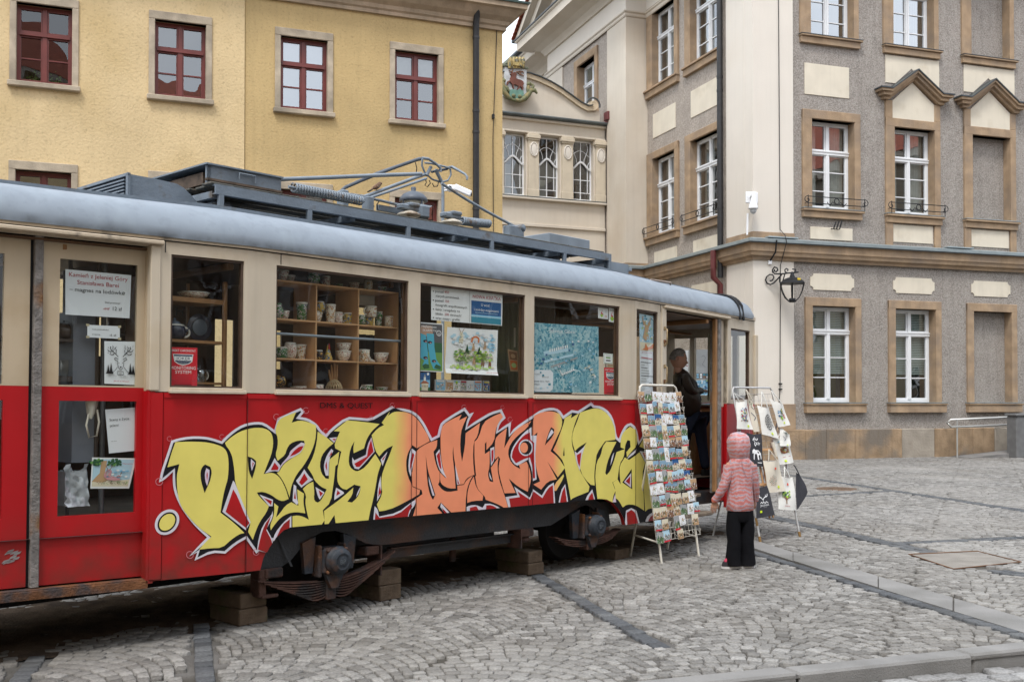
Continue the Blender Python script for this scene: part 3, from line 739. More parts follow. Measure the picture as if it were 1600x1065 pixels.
g.prism([(-3.6, 4.75), (-3.5, 4.63), (-1.95, 4.63), (-1.85, 4.75), (-1.75, 4.75), (-1.75, 5.05), (-1.85, 5.05), (-1.95, 5.17), (-3.5, 5.17), (-3.6, 5.05), (-3.7, 5.05), (-3.7, 4.75)], YW - .022, YW + .05); g.build('side_plaque', M_panel, grey)
# side windows
LS = []
for k, (a, b) in enumerate(LWX):
 ta, tb = (a - .40, b + .22) if k == 0 else (a - .34, b + .10)
 for fl, (z0, z1) in enumerate(((7.05, 9.60), (11.95, 14.45))):
  sur = [(ta, a + .004, -.03, .24, z0, z1 + .23), (b - .004, tb, -.03, .24, z0, z1 + .23), (ta, tb, -.033, .24, z1, z1 + .232)]
  sil = [(ta - .05, tb + .04, -.13, .26, z0 - .06, z0), (ta - .03, tb + .02, -.07, .1, z0 - .27, z0 - .06)]
  w = white_window(grey, TL, a + .002, b - .002, z0 + .03, z1 - .002, .22, z0 + 1.68, (z0 + 1.13, z0 + .58), glass('side_glass', (.62, .66, .64), 1.6), surround=sur, sill=sil, behind=curtain('curtain'))
  if fl == 0:
   s = MB(TL); xa, xb = ta - .05, tb + .02
   for z in (7.17, 7.36): s.tube([(xa + .1, -.16, z), (xb - .1, -.16, z)], .013, 6)
   for e in (xa, xb):
    sg = 1 if e == xb else -1
    s.tube([(e - sg * .1 + sg * .11 * math.sin(t) * (1 - t / 9), -.16, 7.265 + .10 * math.cos(t) * (1 - t / 9)) for t in [q * .35 for q in range(20)]], .012, 5)
    s.tube([(e - sg * .12, -.16, 7.05), (e - sg * .12, -.16, 7.40)], .012, 5)
   xc = (xa + xb) / 2; s.tube([(xc + .08 * math.cos(t), -.16, 7.265 + .08 * math.sin(t)) for t in [q * PI / 6 for q in range(12)]], .014, 5, closed=True)
   s.build('railing', M_iron, w)
# downpipe in the angle of the side wall
g = MB(TL); g.tube([(-1.60, -.09, 5.2), (-1.60, -.09, RH)], .085, 12)
for z in (7.2, 10.6, 11.0, 14.2): g.tube([(-1.60, -.09, z), (-1.60, -.09, z + .07)], .095, 12)
g.build('downpipe', M_pipe_d, grey)
g = MB(TL); g.tube([(-1.60, -.32, 5.56), (-1.60, -.32, 5.2), (-1.60, -.10, 5.0), (-1.60, -.10, .1)], .085, 12); g.tube([(-1.60, -.32, 5.45), (-1.60, -.32, 5.98)], .085, 12); g.build('lower_downpipe', M_pipe_r, grey)
# lightning cable down the pilaster, with its clamp
x_w = hit_local(MG, 1218, 300)[0]
g = MB(); g.tube([(x_w - .03, -.02, RH), (x_w, -.02, 6.4), (x_w, -.27, 6.2), (x_w, -.34, 6.0), (x_w, -.03, 5.4), (x_w - .02, -.02, 2.0), (x_w - .06, -.02, 1.5)], .012, 5)
for z in (1.95, 2.1): g.bbox(x_w - .06, x_w + .04, -.05, 0, z, z + .03, .005)
g.build('cable', M_iron, grey)
g = MB(); xq = hit_local(MG, 1220 + 237 * .3568, 990 * .3568)
for dx, h in ((-.13, .17), (-.03, .19), (.07, .21)): g.tube([(xq[0] + dx, -.0, xq[1] - .09), (xq[0] + dx + .02, -.09, xq[1] - .10), (xq[0] + dx + .10, -.09, xq[1] - .06 + h)], .018, 6)
g.build('iron_brackets', M_iron, grey)
# portal: projecting bay with the pediment
PYF = -.75
def TPt(y=0.): return TL @ Matrix.Translation((0, PYF + y, 0))
hp = lambda px, py, y=0.: hit_local(ML, px, py, PYF + y)
g = MB(TL); o0, o1 = -6.51 - 4.15, -6.51 - 2.56
g.sheet([-6.51 - 5.62, -6.51 - 1.50], [6.0, 15.2], [(o0, o1, 11.95, 13.95), (o0, o1, 7.05, 9.60)], PYF + .05, PYF + .40); g.box(-13.7, -6.6, PYF + .05, PYF + .4, 0, 5.6)
g.build('portal_wall', M_rough_side, grey)
for fl, (z0, z1) in enumerate(((7.05, 9.60), (11.95, 13.95))):
 sur = [(o0 - .28, o0 + .004, PYF - .02, PYF + .3, z0, z1 + .26), (o1 - .004, o1 + .23, PYF - .02, PYF + .3, z0, z1 + .26), (o0 - .28, o1 + .23, PYF - .023, PYF + .3, z1, z1 + .262)]
 white_window(grey, TL, o0 + .002, o1 - .002, z0 + .03, z1 - .002, PYF + .30, z0 + 1.28, (z0 + .6,), glass('side_glass', (.62, .66, .64), 1.6), surround=sur, sill=[(o0 - .3, o1 + .25, PYF - .1, PYF + .3, z0 - .1, z0)])
g = MB(TL); g.box(-6.51 - 1.5, -6.51, PYF, 0.3, 6.22, 15.0); g.box(-6.51 - 7.15, -6.51 - 5.6, PYF, .3, 6.22, 15.0); g.build('portal_pilaster', M_plaster2, grey)
g = MB(TL); g.box(-6.51 - 1.53, -6.49, PYF - .02, 0.3, 6.0, 6.219); g.box(-6.51 - 1.5, -6.51, PYF, 0.3, 0, 5.56); g.build('portal_pilaster_base', M_sand, grey)
pl = [(PYF - .0, -6.51)]
pp_ = lambda: None
loc = lambda x_, y_: tuple((TL @ Vector((x_, y_, 0)))[:2])
pathp = [loc(-20, .0), loc(-13.66, .0), loc(-13.66, PYF), loc(-6.51, PYF), loc(-6.51, .0), loc(-.0, .0), (13, 0)]
g = MB(); path_loft(g, pathp, [(0, 14.42), (.03, 14.42), (.05, 14.46), (.05, 14.52), (.10, 14.56), (.10, 14.60), (0, 14.60)]); g.build('architrave', M_plaster2, grey)
g = MB(); path_loft(g, pathp, [(0, 14.60), (.002, 14.60), (.002, 15.3), (0, 15.3)]); g.build('frieze', M_plaster, grey)
g = MB(); path_loft(g, pathp, [(0, 15.30), (.08, 15.30), (.12, 15.38), (.22, 15.50), (.45, 15.60), (.95, 15.68), (.95, 15.98), (1.02, 16.02), (1.02, 16.08), (0, 16.08)]); g.build('main_cornice', M_plaster2, grey)
g = MB(); path_loft(g, pathp, [(0, 16.081), (1.06, 16.081), (1.06, 16.13), (0, 16.16)]); g.build('cornice_sheet', M_dark_sheet, grey)
# pediment
pc_x = -6.51 - 3.58; hw = 3.58 + 1.0; pz = 16.165; rise = hw * .62
g = MB(TL)
g.prism([(pc_x - hw + .6, pz), (pc_x + hw - .6, pz), (pc_x, pz + rise - .35)], PYF + .05, PYF + .4); g.build('pediment_field', mat('tan_plaster', (.50, .36, .23), .92, var=.08, vs=1.5, bump=.3, bs=30), grey)
g = MB(TL)
for (o_, d0, d1) in ((-.35, .0, .30), (-.75, .302, .62), (-1.0, .622, .86)):
 for sg in (-1, 1):
  a = (pc_x + sg * hw, pz); b = (pc_x, pz + rise);
  nx_, nz_ = -(b[1] - a[1]), (b[0] - a[0]); l_ = math.hypot(nx_, nz_); nx_, nz_ = nx_ / l_ * (-sg), nz_ / l_ * (-sg)
  nz_ = abs(nz_); nx_ = sg * abs(nx_)
  def off(p, d_): return (p[0] + nx_ * (d_ - .86) * .98, p[1] + nz_ * (d_ - .86) * .98 + .86 * .0)
  k0 = [off(a, d0), off(b, d0), off(b, d1), off(a, d1)]
  k0[1] = (pc_x, k0[1][1] + abs(k0[1][0] - pc_x) * .62 * 0); k0[2] = (pc_x, k0[2][1])
  k0[1] = (pc_x, pz + rise + (d0 - .86) * .98 * math.sqrt(1 + .62 ** 2)); k0[2] = (pc_x, pz + rise + (d1 - .86) * .98 * math.sqrt(1 + .62 ** 2))
  g.prism(k0, PYF + o_, PYF + .3)
g.build('raking_cornice', M_plaster2, grey)
g = MB(TL)
for sg in (-1, 1):
 n = 26
 for k in range(n):
  t0, t1 = k / n, (k + 1.15) / n; a0 = (pc_x + sg * hw * (1 - t0) * 1.03, pz + rise * t0 + .01); a1 = (pc_x + sg * hw * (1 - t1) * 1.03, pz + rise * t1 + .01)
  g.add([(a0[0], PYF - 1.12, a0[1] + .07), (a1[0], PYF - 1.12, a1[1] + .02), (a1[0], 1.5, a1[1] + .02), (a0[0], 1.5, a0[1] + .07), (a0[0], PYF - 1.12, a0[1] - .0), (a1[0], PYF - 1.12, a1[1] - .03), (a0[0], 1.5, a0[1]), (a1[0], 1.5, a1[1] - .03)], [(0, 1, 2, 3), (4, 5, 1, 0), (4, 0, 3, 6)])
g.build('tiled_roof', M_tile, grey)
g = MB(TL); g.tube([(pc_x - hw * 1.05, PYF - 1.05, pz + .0), (pc_x - hw * 1.05, 1.5, pz + .0)], .09, 8); g.tube([(-20, -1.1, 16.2), (-14.2, -1.1, 16.2)], .09, 8); g.build('eaves_gutter', M_dark_sheet, grey)
g = MB(TL); g.sheet([-20, -13.6], [0, 15.2], [], 0.02, .3); g.build('rear_wing_wall', M_rough_side, grey)
g = MB(); g.box(.3, 13, .5, 8, RH - .1, RH); g.build('roof', M_dark_sheet, grey)
# link building with the coat of arms
LKO = Vector((3.21818, 36.73279)); MK = frame(LKO, Vector((.92362, .38330)))
link = empty('link_building', MK, 'narrow cream link building with three art nouveau windows under a curved gable', 'building')
lk = lambda u, v, y=0.: hit_local(MK, 780 + u * .1315, 70 + v * .1315, y)
WK = [(-3.80, -2.97), (-2.527, -1.715), (-1.252, -.43)]
pil = [(-4.3, -3.80), (-2.97, -2.527), (-1.715, -1.252), (-.43, .0)]
g = MB(); g.sheet([-7, .01], [0, 11.25], [(a, b, 8.50, 10.62) for a, b in WK] + [(-6.2, -4.9, 8.5, 10.62)], .02, .5); g.build('wall', M_plaster2, link)
g = MB(); g.box(-6.9, .3, 2.6, 2.7, 0, 12); g.box(-6.9, .3, .5, 2.6, 7.8, 7.9); g.box(-6.9, .3, .5, 2.6, 10.95, 11.05); g.build('interior', flat('grey_room', (.10, .097, .09), .9), link)
for ci, (a, b) in enumerate(pil):
 g = MB(); m_ = (a + b) / 2 + .03
 g.bbox(a + .06, b, -.08, .1, 8.50, 10.4, .01); g.bbox(a + .04, b + .01, -.09, .1, 8.49, 8.75, .01); g.bbox(a + .02, b + .01, -.12, .1, 10.40, 10.46, .01); g.bbox(a - .01, b + .03, -.16, .1, 10.46, 10.58, .01); g.bbox(a + .03, b, -.13, .1, 10.581, 10.64, .01)
 p_ = g.build('pilaster', mat('pale_pilaster', (.60, .52, .40), .85, var=.06, vs=3, bump=.2, bs=30, streak=.15), link)
 g = MB(); g.add([(m_ + .10 * math.cos(t), -.105, 10.10 + .19 * math.sin(t)) for t in [k * PI / 10 for k in range(20)]] + [(m_, -.13, 10.10)], [(k, (k + 1) % 20, 20) for k in range(20)], smooth=True)
 g.tube([(m_ + .135 * math.cos(t), -.09, 10.10 + .225 * math.sin(t)) for t in [k * PI / 12 for k in range(24)]], [.022 + .012 * (k % 2) for k in range(24)], 6, closed=True)
 g.build('medallion', M_plaster, p_)
g = MB(); g.bbox(-7, .02, -.14, .1, 8.40, 8.475, .01); g.bbox(-7, .01, -.05, .1, 7.50, 7.60, .01); g.bbox(-7, .0, -.10, .1, 11.06, 11.14, .01); g.bbox(-7, .0, -.06, .1, 10.64, 10.70, .01); g.build('mouldings', M_plaster2, link)
g = MB(); g.bbox(-7, .02, -.20, .1, 11.145, 11.165, .004); g.tube([(-7, -.21, 11.20), (.0, -.21, 11.20)], .045, 8); g.box(-7, .02, -.145, .0, 8.476, 8.50); g.build('zinc_ledges', mat('dark_zinc', (.12, .14, .145), .45, metal=.4, var=.2), link)
# curved gable
cur = [lk(*p) for p in ((-160, 355), (30, 345), (340, 355), (460, 395), (600, 460), (720, 530), (850, 625), (960, 705), (1040, 745), (1095, 740))]
cr_ = [(-7, cur[0][1])] + cur
g = MB(); vb = lk(1195, 800); g.prism([(-7, 11.25), (vb[0], 11.25), (vb[0], vb[1])] + cur[::-1] + [(-7, cur[0][1])], .0, .35); g.build('gable', M_plaster2, link)
def strip(mb, line, w, y0, y1, up=0.):
 for i in range(len(line) - 1):
  (xa, za), (xb, zb) = line[i], line[i + 1]; mb.add([(xa, y0, za + up), (xb, y0, zb + up), (xb, y0, zb + up - w), (xa, y0, za + up - w), (xa, y1, za + up), (xb, y1, zb + up), (xb, y1, zb + up - w), (xa, y1, za + up - w)], [(3, 2, 1, 0), (0, 1, 5, 4), (2, 3, 7, 6), (4, 5, 6, 7)])
g = MB(); strip(g, cur[1:], .16, -.10, .36, .02); vc = lk(1112, 722)
g.tube([(vc[0] + r_ * math.cos(t), -.06, vc[1] + r_ * math.sin(t)) for t, r_ in [(-2.6 + k * .35, .04 + .17 * (1 - k / 22)) for k in range(22)][::-1]], .036, 6)
g.prism([(vc[0] + .17 * math.cos(t), vc[1] - .02 + .17 * math.sin(t)) for t in [k * PI / 8 for k in range(16)]], -.08, .3); g.build('gable_moulding', mat('ochre_moulding', (.54, .44, .31), .85, var=.15, vs=5, bump=.3), link)
g = MB(); strip(g, cur[1:], .035, -.16, .42, .05)
g.tube([(vc[0] + .25 * math.cos(t), -.05, vc[1] + .25 * math.sin(t)) for t in [3.0 - k * .25 for k in range(14)]], .03, 6); g.build('gable_sheet', M_dark_sheet, link)
# windows with curved glazing bars
for wi, (a, b) in enumerate(WK):
 xm = (a + b) / 2; w_ = b - a; f = MB(); yb = .20
 f.box(a + .001, a + .05, yb, yb + .07, 8.52, 10.61); f.box(b - .05, b - .001, yb, yb + .07, 8.52, 10.61); f.box(a + .05, b - .05, yb, yb + .07, 10.56, 10.61); f.box(a + .05, b - .05, yb, yb + .07, 8.52, 8.60)
 arc = [(a + .03 + (w_ - .06) * k / 14, yb - .03, 9.60 + .26 * (math.cos((k / 14 - .5) * 2 * PI) + 1) / 2) for k in range(15)]
 f.tube(arc, .032, 6); f.tube([(p[0], yb - .055, p[2] + .035) for p in arc], .012, 5)
 f.box(xm - .014, xm + .014, yb, yb + .05, 8.60, 9.85); f.box(xm - .012, xm + .012, yb, yb + .05, 9.9, 10.56)
 for sx in (-1, 1): f.box(xm + sx * w_ * .33 - .011, xm + sx * w_ * .33 + .011, yb, yb + .05, 8.82, 9.70)
 for z in (8.82, 9.26): f.box(a + .05, b - .05, yb + .005, yb + .045, z - .012, z + .012)
 for sx in (-1, 1):
  f.tube([(xm + sx * u, yb + .02, z) for u, z in ((.14, 9.86), (.15, 9.98), (.22, 10.14), (.28, 10.30), (.27, 10.45), (.24, 10.56))], .012, 5)
  f.tube([(xm + sx * u, yb + .02, z) for u, z in ((.28, 9.70), (.29, 9.80), (.33, 9.88), (.38, 9.92))], .011, 5)
 f.tube([(xm + u * w_, yb + .02, z) for u, z in ((-.46, 10.06), (-.3, 10.16), (-.15, 10.25), (0, 10.28), (.15, 10.25), (.3, 10.16), (.46, 10.06))], .012, 5)
 w = f.build('window', M_white_frame, link)
 p = MB(); p.quad((a + .02, yb + .03, 8.55), (b - .02, yb + .03, 8.55), (b - .02, yb + .03, 10.6), (a + .02, yb + .03, 10.6)); p.build('pane', glass('link_glass', (.6, .62, .6), 1.6), w)
 if wi < 2:
  p = MB(); x0_ = xm - .02; p.box(x0_ - (.1 if wi else .0), b - (.1 if wi == 0 else .04), yb + .9, yb + .92, 8.52, 9.35 if wi else 9.8); p.build('net_curtain', mat('bright_net_curtain', (.8, .8, .76), .9, var=.08), w)
# coat of arms
arms = MB(); q = lambda u, v: lk(u, v, -.25)
arms.prism([q(*p) for p in ((75, 230), (330, 262), (330, 590), (250, 640), (150, 640), (75, 590))], -.22, .0)
co = arms.build('coat_of_arms', mat('greyed_white_stone', (.55, .56, .57), .9, var=.15, vs=5, col2=(.33, .34, .33), c2s=2), link)
def ap(name, polys, y0, y1, m_):
 a_ = MB(); [a_.prism([q(*p) for p in poly], y0, y1) for poly in polys]; return a_.build(name, m_, co)
deer = [(160, 338), (178, 330), (200, 340), (205, 360), (192, 400), (215, 412), (250, 420), (282, 440), (290, 470), (276, 490), (285, 520), (270, 560), (261, 556), (268, 518), (246, 490), (236, 515), (213, 540), (208, 534), (230, 497), (190, 475), (166, 480), (174, 530), (164, 533), (154, 476), (128, 442), (106, 450), (100, 482), (90, 480), (95, 438), (128, 428), (130, 395), (148, 370), (128, 348), (145, 336)]
ap('deer_relief', [deer], -.29, -.219, mat('painted_deer_brown', (.15, .05, .032), .7, var=.25, vs=12))
a_ = MB()
for pts in (((165, 340), (150, 322), (125, 318), (118, 305)), ((150, 322), (160, 305)), ((190, 335), (215, 322), (250, 318), (280, 322), (288, 340)), ((215, 322), (235, 350), (270, 362), (290, 375)), ((250, 318), (262, 340)), ((235, 350), (250, 340))):
 a_.tube([(q(*p)[0], -.26, q(*p)[1]) for p in pts], .022, 5)
a_.build('antlers', mat('antler_brown', (.2, .10, .06), .7), co)
ap('green_mound', [[(110, 560), (125, 540), (160, 532), (200, 545), (240, 535), (280, 550), (285, 600), (240, 640), (200, 675), (160, 650), (120, 610)]], -.30, -.221, mat('mound_green', (.13, .25, .20), .75, var=.25, vs=9, bump=.5))
ol = mat('olive_foliage', (.17, .175, .09), .8, var=.4, vs=14, col2=(.28, .22, .10), c2s=6, bump=1)
a_ = MB()
def scroll(pts, r): a_.tube([(q(*p)[0], -.28, q(*p)[1]) for p in pts], r, 7)
scroll(((40, 400), (38, 470), (55, 560), (100, 625), (150, 655)), [.05, .08, .10, .09, .05]); scroll(((150, 655), (240, 668), (300, 640), (345, 590), (370, 545), (420, 545), (448, 585)), [.05, .08, .10, .09, .09, .07, .03])
scroll(((345, 560), (340, 510), (360, 475), (400, 480)), [.07, .07, .05, .03]); scroll(((30, 440), (45, 425), (60, 440)), .05); scroll(((60, 500), (85, 520), (110, 560)), [.06, .08, .05]); scroll(((375, 540), (400, 500), (405, 480)), [.06, .05, .03])
for c_ in ((165, 612), (238, 622), (352, 470), (48, 430)):
 x_, z_ = q(*c_); a_.lathe([(0, -.36), (.05, -.35), (.075, -.30), (.075, -.22)], (x_, 0, z_), 12, axis='Y')
a_.build('scroll_foliage', ol, co)
a_ = MB(); x0_, z0_ = q(200, 200)
for k in range(5):
 x_, z_ = q(125 + k * 38, 190); a_.tube([(x_, -.24, z_ - .25), (x_, -.30, z_), (x_ + .02, -.27, z_ + .10)], [.07, .08, .04], 7)
a_.bbox(q(150, 250)[0], q(262, 250)[0], -.36, -.1, q(150, 258)[1], q(150, 215)[1], .02); a_.build('crown', mat('gilt_stone', (.36, .27, .10), .6, var=.5, vs=8, col2=(.12, .12, .09), c2s=6, bump=1), co)
a_ = MB(); a_.prism([q(*p) for p in ((100, 205), (110, 170), (150, 135), (195, 128), (235, 150), (260, 200))], -.20, .2); a_.bbox(q(30, 0)[0], q(345, 0)[0], -.27, .2, q(180, 262)[1] - .02, q(180, 262)[1] + .05, .01); a_.build('cap_stone', mat('lichen_stone', (.16, .17, .12), .95, var=.4, vs=8, bump=1), co)
# red-brown downpipe at the right end
g = MB(); g.tube([(-.04, -.16, 11.2), (.02, -.22, 11.35), (.06, -.26, 11.45), (.14, -.26, 11.45), (.14, -.26, 11.2), (.14, -.26, 0)], .075, 10); g.bbox(-.1, .12, -.4, -.1, 11.3, 11.6, .02)
g.build('downpipe', M_pipe_r, link)
# town houses behind the photographer (seen in the panes)
def back_house(x0, x1, y, h, wallm, name_lab, n, fl, M_=None):
 M_ = M_ or Matrix.Translation((x1, y, 0)) @ Matrix.Rotation(PI, 4, 'Z')
 b_ = empty('town_house', M_, name_lab, 'building'); wd = x1 - x0; hs = []
 for i in range(n):
  for k in range(fl): xx = (i + .5) * wd / n; hs.append((xx - .6, xx + .6, 1.2 + k * 3.5, 3.2 + k * 3.5))
 a = MB(); a.sheet([0, wd], [-.1, h], hs, 0, .4); a.build('wall', wallm, b_)
 a = MB()
 for hh in hs:
  a.box(hh[0], hh[0] + .08, .2, .28, hh[2], hh[3]); a.box(hh[1] - .08, hh[1], .2, .28, hh[2], hh[3]); a.box((hh[0] + hh[1]) / 2 - .05, (hh[0] + hh[1]) / 2 + .05, .2, .28, hh[2], hh[3]); a.box(hh[0], hh[1], .2, .27, hh[3] - .7, hh[3] - .6)
 a.build('window_frames', M_white_frame, b_)
 a = MB(); [a.quad((hh[0], .25, hh[2]), (hh[1], .25, hh[2]), (hh[1], .25, hh[3]), (hh[0], .25, hh[3])) for hh in hs]; a.build('panes', G_dark, b_)
 a = MB(); a.box(.1, wd - .1, 2, 2.1, 0, h - .2); a.build('interior', M_room, b_)
 a = MB(); a.add([(-.2, -.5, h), (wd + .2, -.5, h), (wd + .2, 5, h + 4), (-.2, 5, h + 4), (-.2, 10, h), (wd + .2, 10, h)], [(0, 1, 2, 3), (3, 2, 5, 4), (0, 3, 4), (1, 5, 2), (0, 4, 5, 1)]); a.build('roof', M_tile, b_)
 a = MB(); a.box(-.1, wd + .1, -.4, -.002, h - .4, h); a.build('cornice', M_plaster2, b_)
M_bk = mat('shaded_tan_plaster', (.30, .25, .19), .9)
back_house(-26, -9, -9, 11, M_bk, 'beige town house across the square, behind the photographer on the left', 5, 3)
back_house(-9, 3, -9, 15.5, M_stucco_l, 'yellow town house across the square, behind the photographer', 4, 4)
back_house(3, 18, -10, 14.5, M_plaster2, 'cream town house across the square, behind the photographer on the right', 5, 3)
back_house(0, 40, 0, 13, M_bk, 'long tan town house closing the right side of the square', 13, 3, Matrix.Translation((27, 24, 0)) @ Matrix.Rotation(-PI / 2, 4, 'Z'))
# the tram
TLEN = 4.509; C8, S8 = math.cos(rad(8)), math.sin(rad(8)); WID = 2.10; EL = 3.08
def fold(p):
 s, y, z = p
 if s < 0: return (s * C8 + y * S8 * min(1, -s / .05), -s * S8 + y * C8, z)
 if s > TLEN: return (TLEN + (s - TLEN) * C8 - y * S8 * min(1, (s - TLEN) / .05), (s - TLEN) * S8 + y * C8, z)
 return (s, y, z)
def fold_far(p):
 x, y, z = fold(p); return (x, WID - y, z)
ML_T = TRAM @ Matrix.Rotation(-rad(8), 4, 'Z'); MR_T = TRAM @ Matrix.Translation((TLEN, 0, 0)) @ Matrix.Rotation(rad(8), 4, 'Z')
def tp(px, py, y=0.):
 s, z = hit_local(TRAM, px, py, y)
 if s < 0: return hit_local(ML_T, px, py, y)
 if s > TLEN:
  s2, z2 = hit_local(MR_T, px, py, y); return (s2 + TLEN, z2)
 return (s, z)
def tl(px, py, y=0.): return hit_local(TRAM, px, py, y)
def half(x):     # half width of the body at local x
 if x < 0: return WID / 2 + x * S8 / C8
 if x > TLEN: return WID / 2 - (x - TLEN) * S8 / C8
 return WID / 2
M_cream = mat('tram_cream_paint', (.565, .49, .385), .5, var=.05, vs=2, col2=(.52, .42, .29), c2s=2.2, c2lo=.55, c2hi=.78, bump=.25, bs=1.8, streak=.3, spec=.35, grime=(2.64, 2.52, (.30, .22, .14), .35))
M_cream_d = mat('tram_door_cream_paint', (.50, .405, .285), .55, var=.05, vs=2, col2=(.42, .31, .19), c2s=2.2, c2lo=.58, c2hi=.8, streak=.15, spec=.35)
M_red = mat('tram_red_paint', (.43, .008, .012), .4, var=.08, vs=2, col2=(.33, .012, .014), c2s=1.5, c2lo=.5, c2hi=.78, bump=.25, bs=1.8, streak=.16, spec=.3, grime=(.42, .95, (.10, .035, .025), .55))
M_roof = mat('tram_roof_blue_grey', (.225, .265, .315), .5, var=.06, vs=7, col2=(.25, .295, .345), c2s=4.6, c2lo=.50, c2hi=.72, bump=.12, bs=4, spec=.5, streak=.25, speck=.15, sps=14, grime=(2.70, 2.76, (.05, .055, .06), .6))
M_gmet = mat('grey_blue_metal_paint', (.155, .19, .23), .5, var=.18, vs=5, col2=(.10, .085, .07), c2s=5, c2lo=.58, c2hi=.70, bump=.3, bs=40, spec=.45)
M_gmet_l = mat('light_grey_blue_paint', (.20, .24, .285), .45, var=.12, vs=6, col2=(.14, .10, .07), c2s=7, c2lo=.64, c2hi=.72, spec=.5)
M_gmet_d = mat('dark_grey_metal_paint', (.075, .09, .115), .5, var=.2, vs=5, spec=.45)
M_rust = mat('rusty_metal', (.17, .075, .035), .85, var=.35, vs=9, col2=(.06, .05, .05), c2s=5, c2lo=.45, c2hi=.6, bump=1, bs=60, spec=.2)
M_under = mat('dirty_black_underframe', (.030, .032, .036), .62, var=.3, vs=4, col2=(.072, .036, .024), c2s=3.0, c2lo=.5, c2hi=.66, bump=.6, bs=50, spec=.4)
M_under_b = mat('blue_black_axle_box', (.026, .032, .041), .6, var=.25, vs=7, col2=(.085, .045, .03), c2s=6, c2lo=.52, c2hi=.66, bump=.5, bs=40, spec=.35)
M_spring = mat('rusty_leaf_spring', (.085, .045, .035), .8, var=.3, vs=9, col2=(.04, .035, .035), c2s=6, bump=.8, bs=60, spec=.25)
M_wood = mat('varnished_wood', (.30, .155, .065), .5, var=.2, vs=5, streak=.3, spec=.35)
M_wood_l = mat('light_wood_board', (.52, .30, .15), .6, var=.15, vs=5, streak=.2, spec=.25)
M_wood_dk = mat('dark_ceiling_wood', (.105, .055, .028), .55, var=.25, vs=4, spec=.35)
M_grey_w = mat('weathered_door_post', (.20, .185, .175), .9, var=.4, vs=16, col2=(.22, .10, .03), c2s=3, c2lo=.58, c2hi=.68, bump=1, bs=60, streak=.4)
M_rubber = flat('black_rubber', (.012, .012, .014), .6)
M_lining = mat('brown_interior_lining', (.10, .065, .04), .8, var=.2, vs=3)
M_beam = mat('weathered_timber', (.125, .092, .066), .93, var=.25, vs=8, col2=(.085, .085, .045), c2s=3.5, c2lo=.5, c2hi=.66, bump=1.2, bs=30, streak=.3, spec=.1)
G_tram = glass('tram_glass', (.90, .92, .90), .42)
tram = empty('tram_carriage', TRAM, 'old red and cream tram carriage used as a souvenir shop, graffiti lettering along its side', 'tram')
ZB, ZT = 1.665, 2.70
WINS = [(-.547, -.028), (.236, 1.487), (1.613, 2.870), (2.990, 4.252), (TLEN + .03, TLEN + .49)]
FW = (TLEN + 2.36, TLEN + 2.93)
DL0, DL1 = -2.62, -.675      # left doorway
DR0, DR1 = TLEN + .66, TLEN + 2.02
wz0, wz1 = 1.692, 2.583
# cream upper side
g = MB(fold=fold)
g.sheet([DL1, -.59, 0, TLEN, DR0], [ZB, 2.665], [(a, b, wz0, wz1) for a, b in WINS], 0, .05)
g.sheet([-EL, DL0], [ZB, 2.665], [(-3.0, -2.7, wz0, wz1)], 0, .05); g.sheet([DR1 + .22, TLEN + EL], [1.64, 2.665], [(FW[0], FW[1], wz0, 2.54)], 0, .05)
g.box(DL0, DL1, .02, .06, 2.625, 2.665); g.box(DR0, DR1 + .22, .02, .06, 2.63, 2.665)
g.build('upper_side', M_cream, tram)
# letter board under the gutter, with its drip moulding
g = MB(fold=fold)
for a, b in ((-EL, 0), (0, TLEN), (TLEN, TLEN + EL)): g.box(a, b, -.012, .05, 2.672, 2.712)
for a, b in ((DL0 - .02, DL1 + .07), (DR0 - .05, DR1 + .26)): g.bbox(a, b, -.040, .03, 2.634, 2.662, .006)
g.build('gutter_board', mat('gutter_board_paint', (.52, .43, .32), .6, var=.1, vs=6, col2=(.12, .10, .08), c2s=7, c2lo=.60, c2hi=.72, streak=.3), tram)
g = MB(fold=fold)
for a, b in ((-EL, 0), (0, TLEN), (TLEN, TLEN + EL)): g.box(a, b, -.006, .04, 2.6655, 2.6715)
for s_ in (-.588, tp(438, 500)[0], tp(1032, 500)[0]): g.box(s_ - .003, s_ + .003, -.002, .02, 2.59, 2.665)
g.build('panel_joint', M_rubber, tram)
# posts of the cream side with thin relief
for a in ((DL1 - .012, DL1 + .055, -.012, .06, 1.67, 2.633), (TLEN + .565, DR0 + .005, -.014, .09, .86, 2.633), (DR1 + .22, DR1 + .30, -.014, .05, 1.64, 2.64)): g = MB(fold=fold); g.bbox(*a, .006); g.build('door_pillar', M_cream, tram)
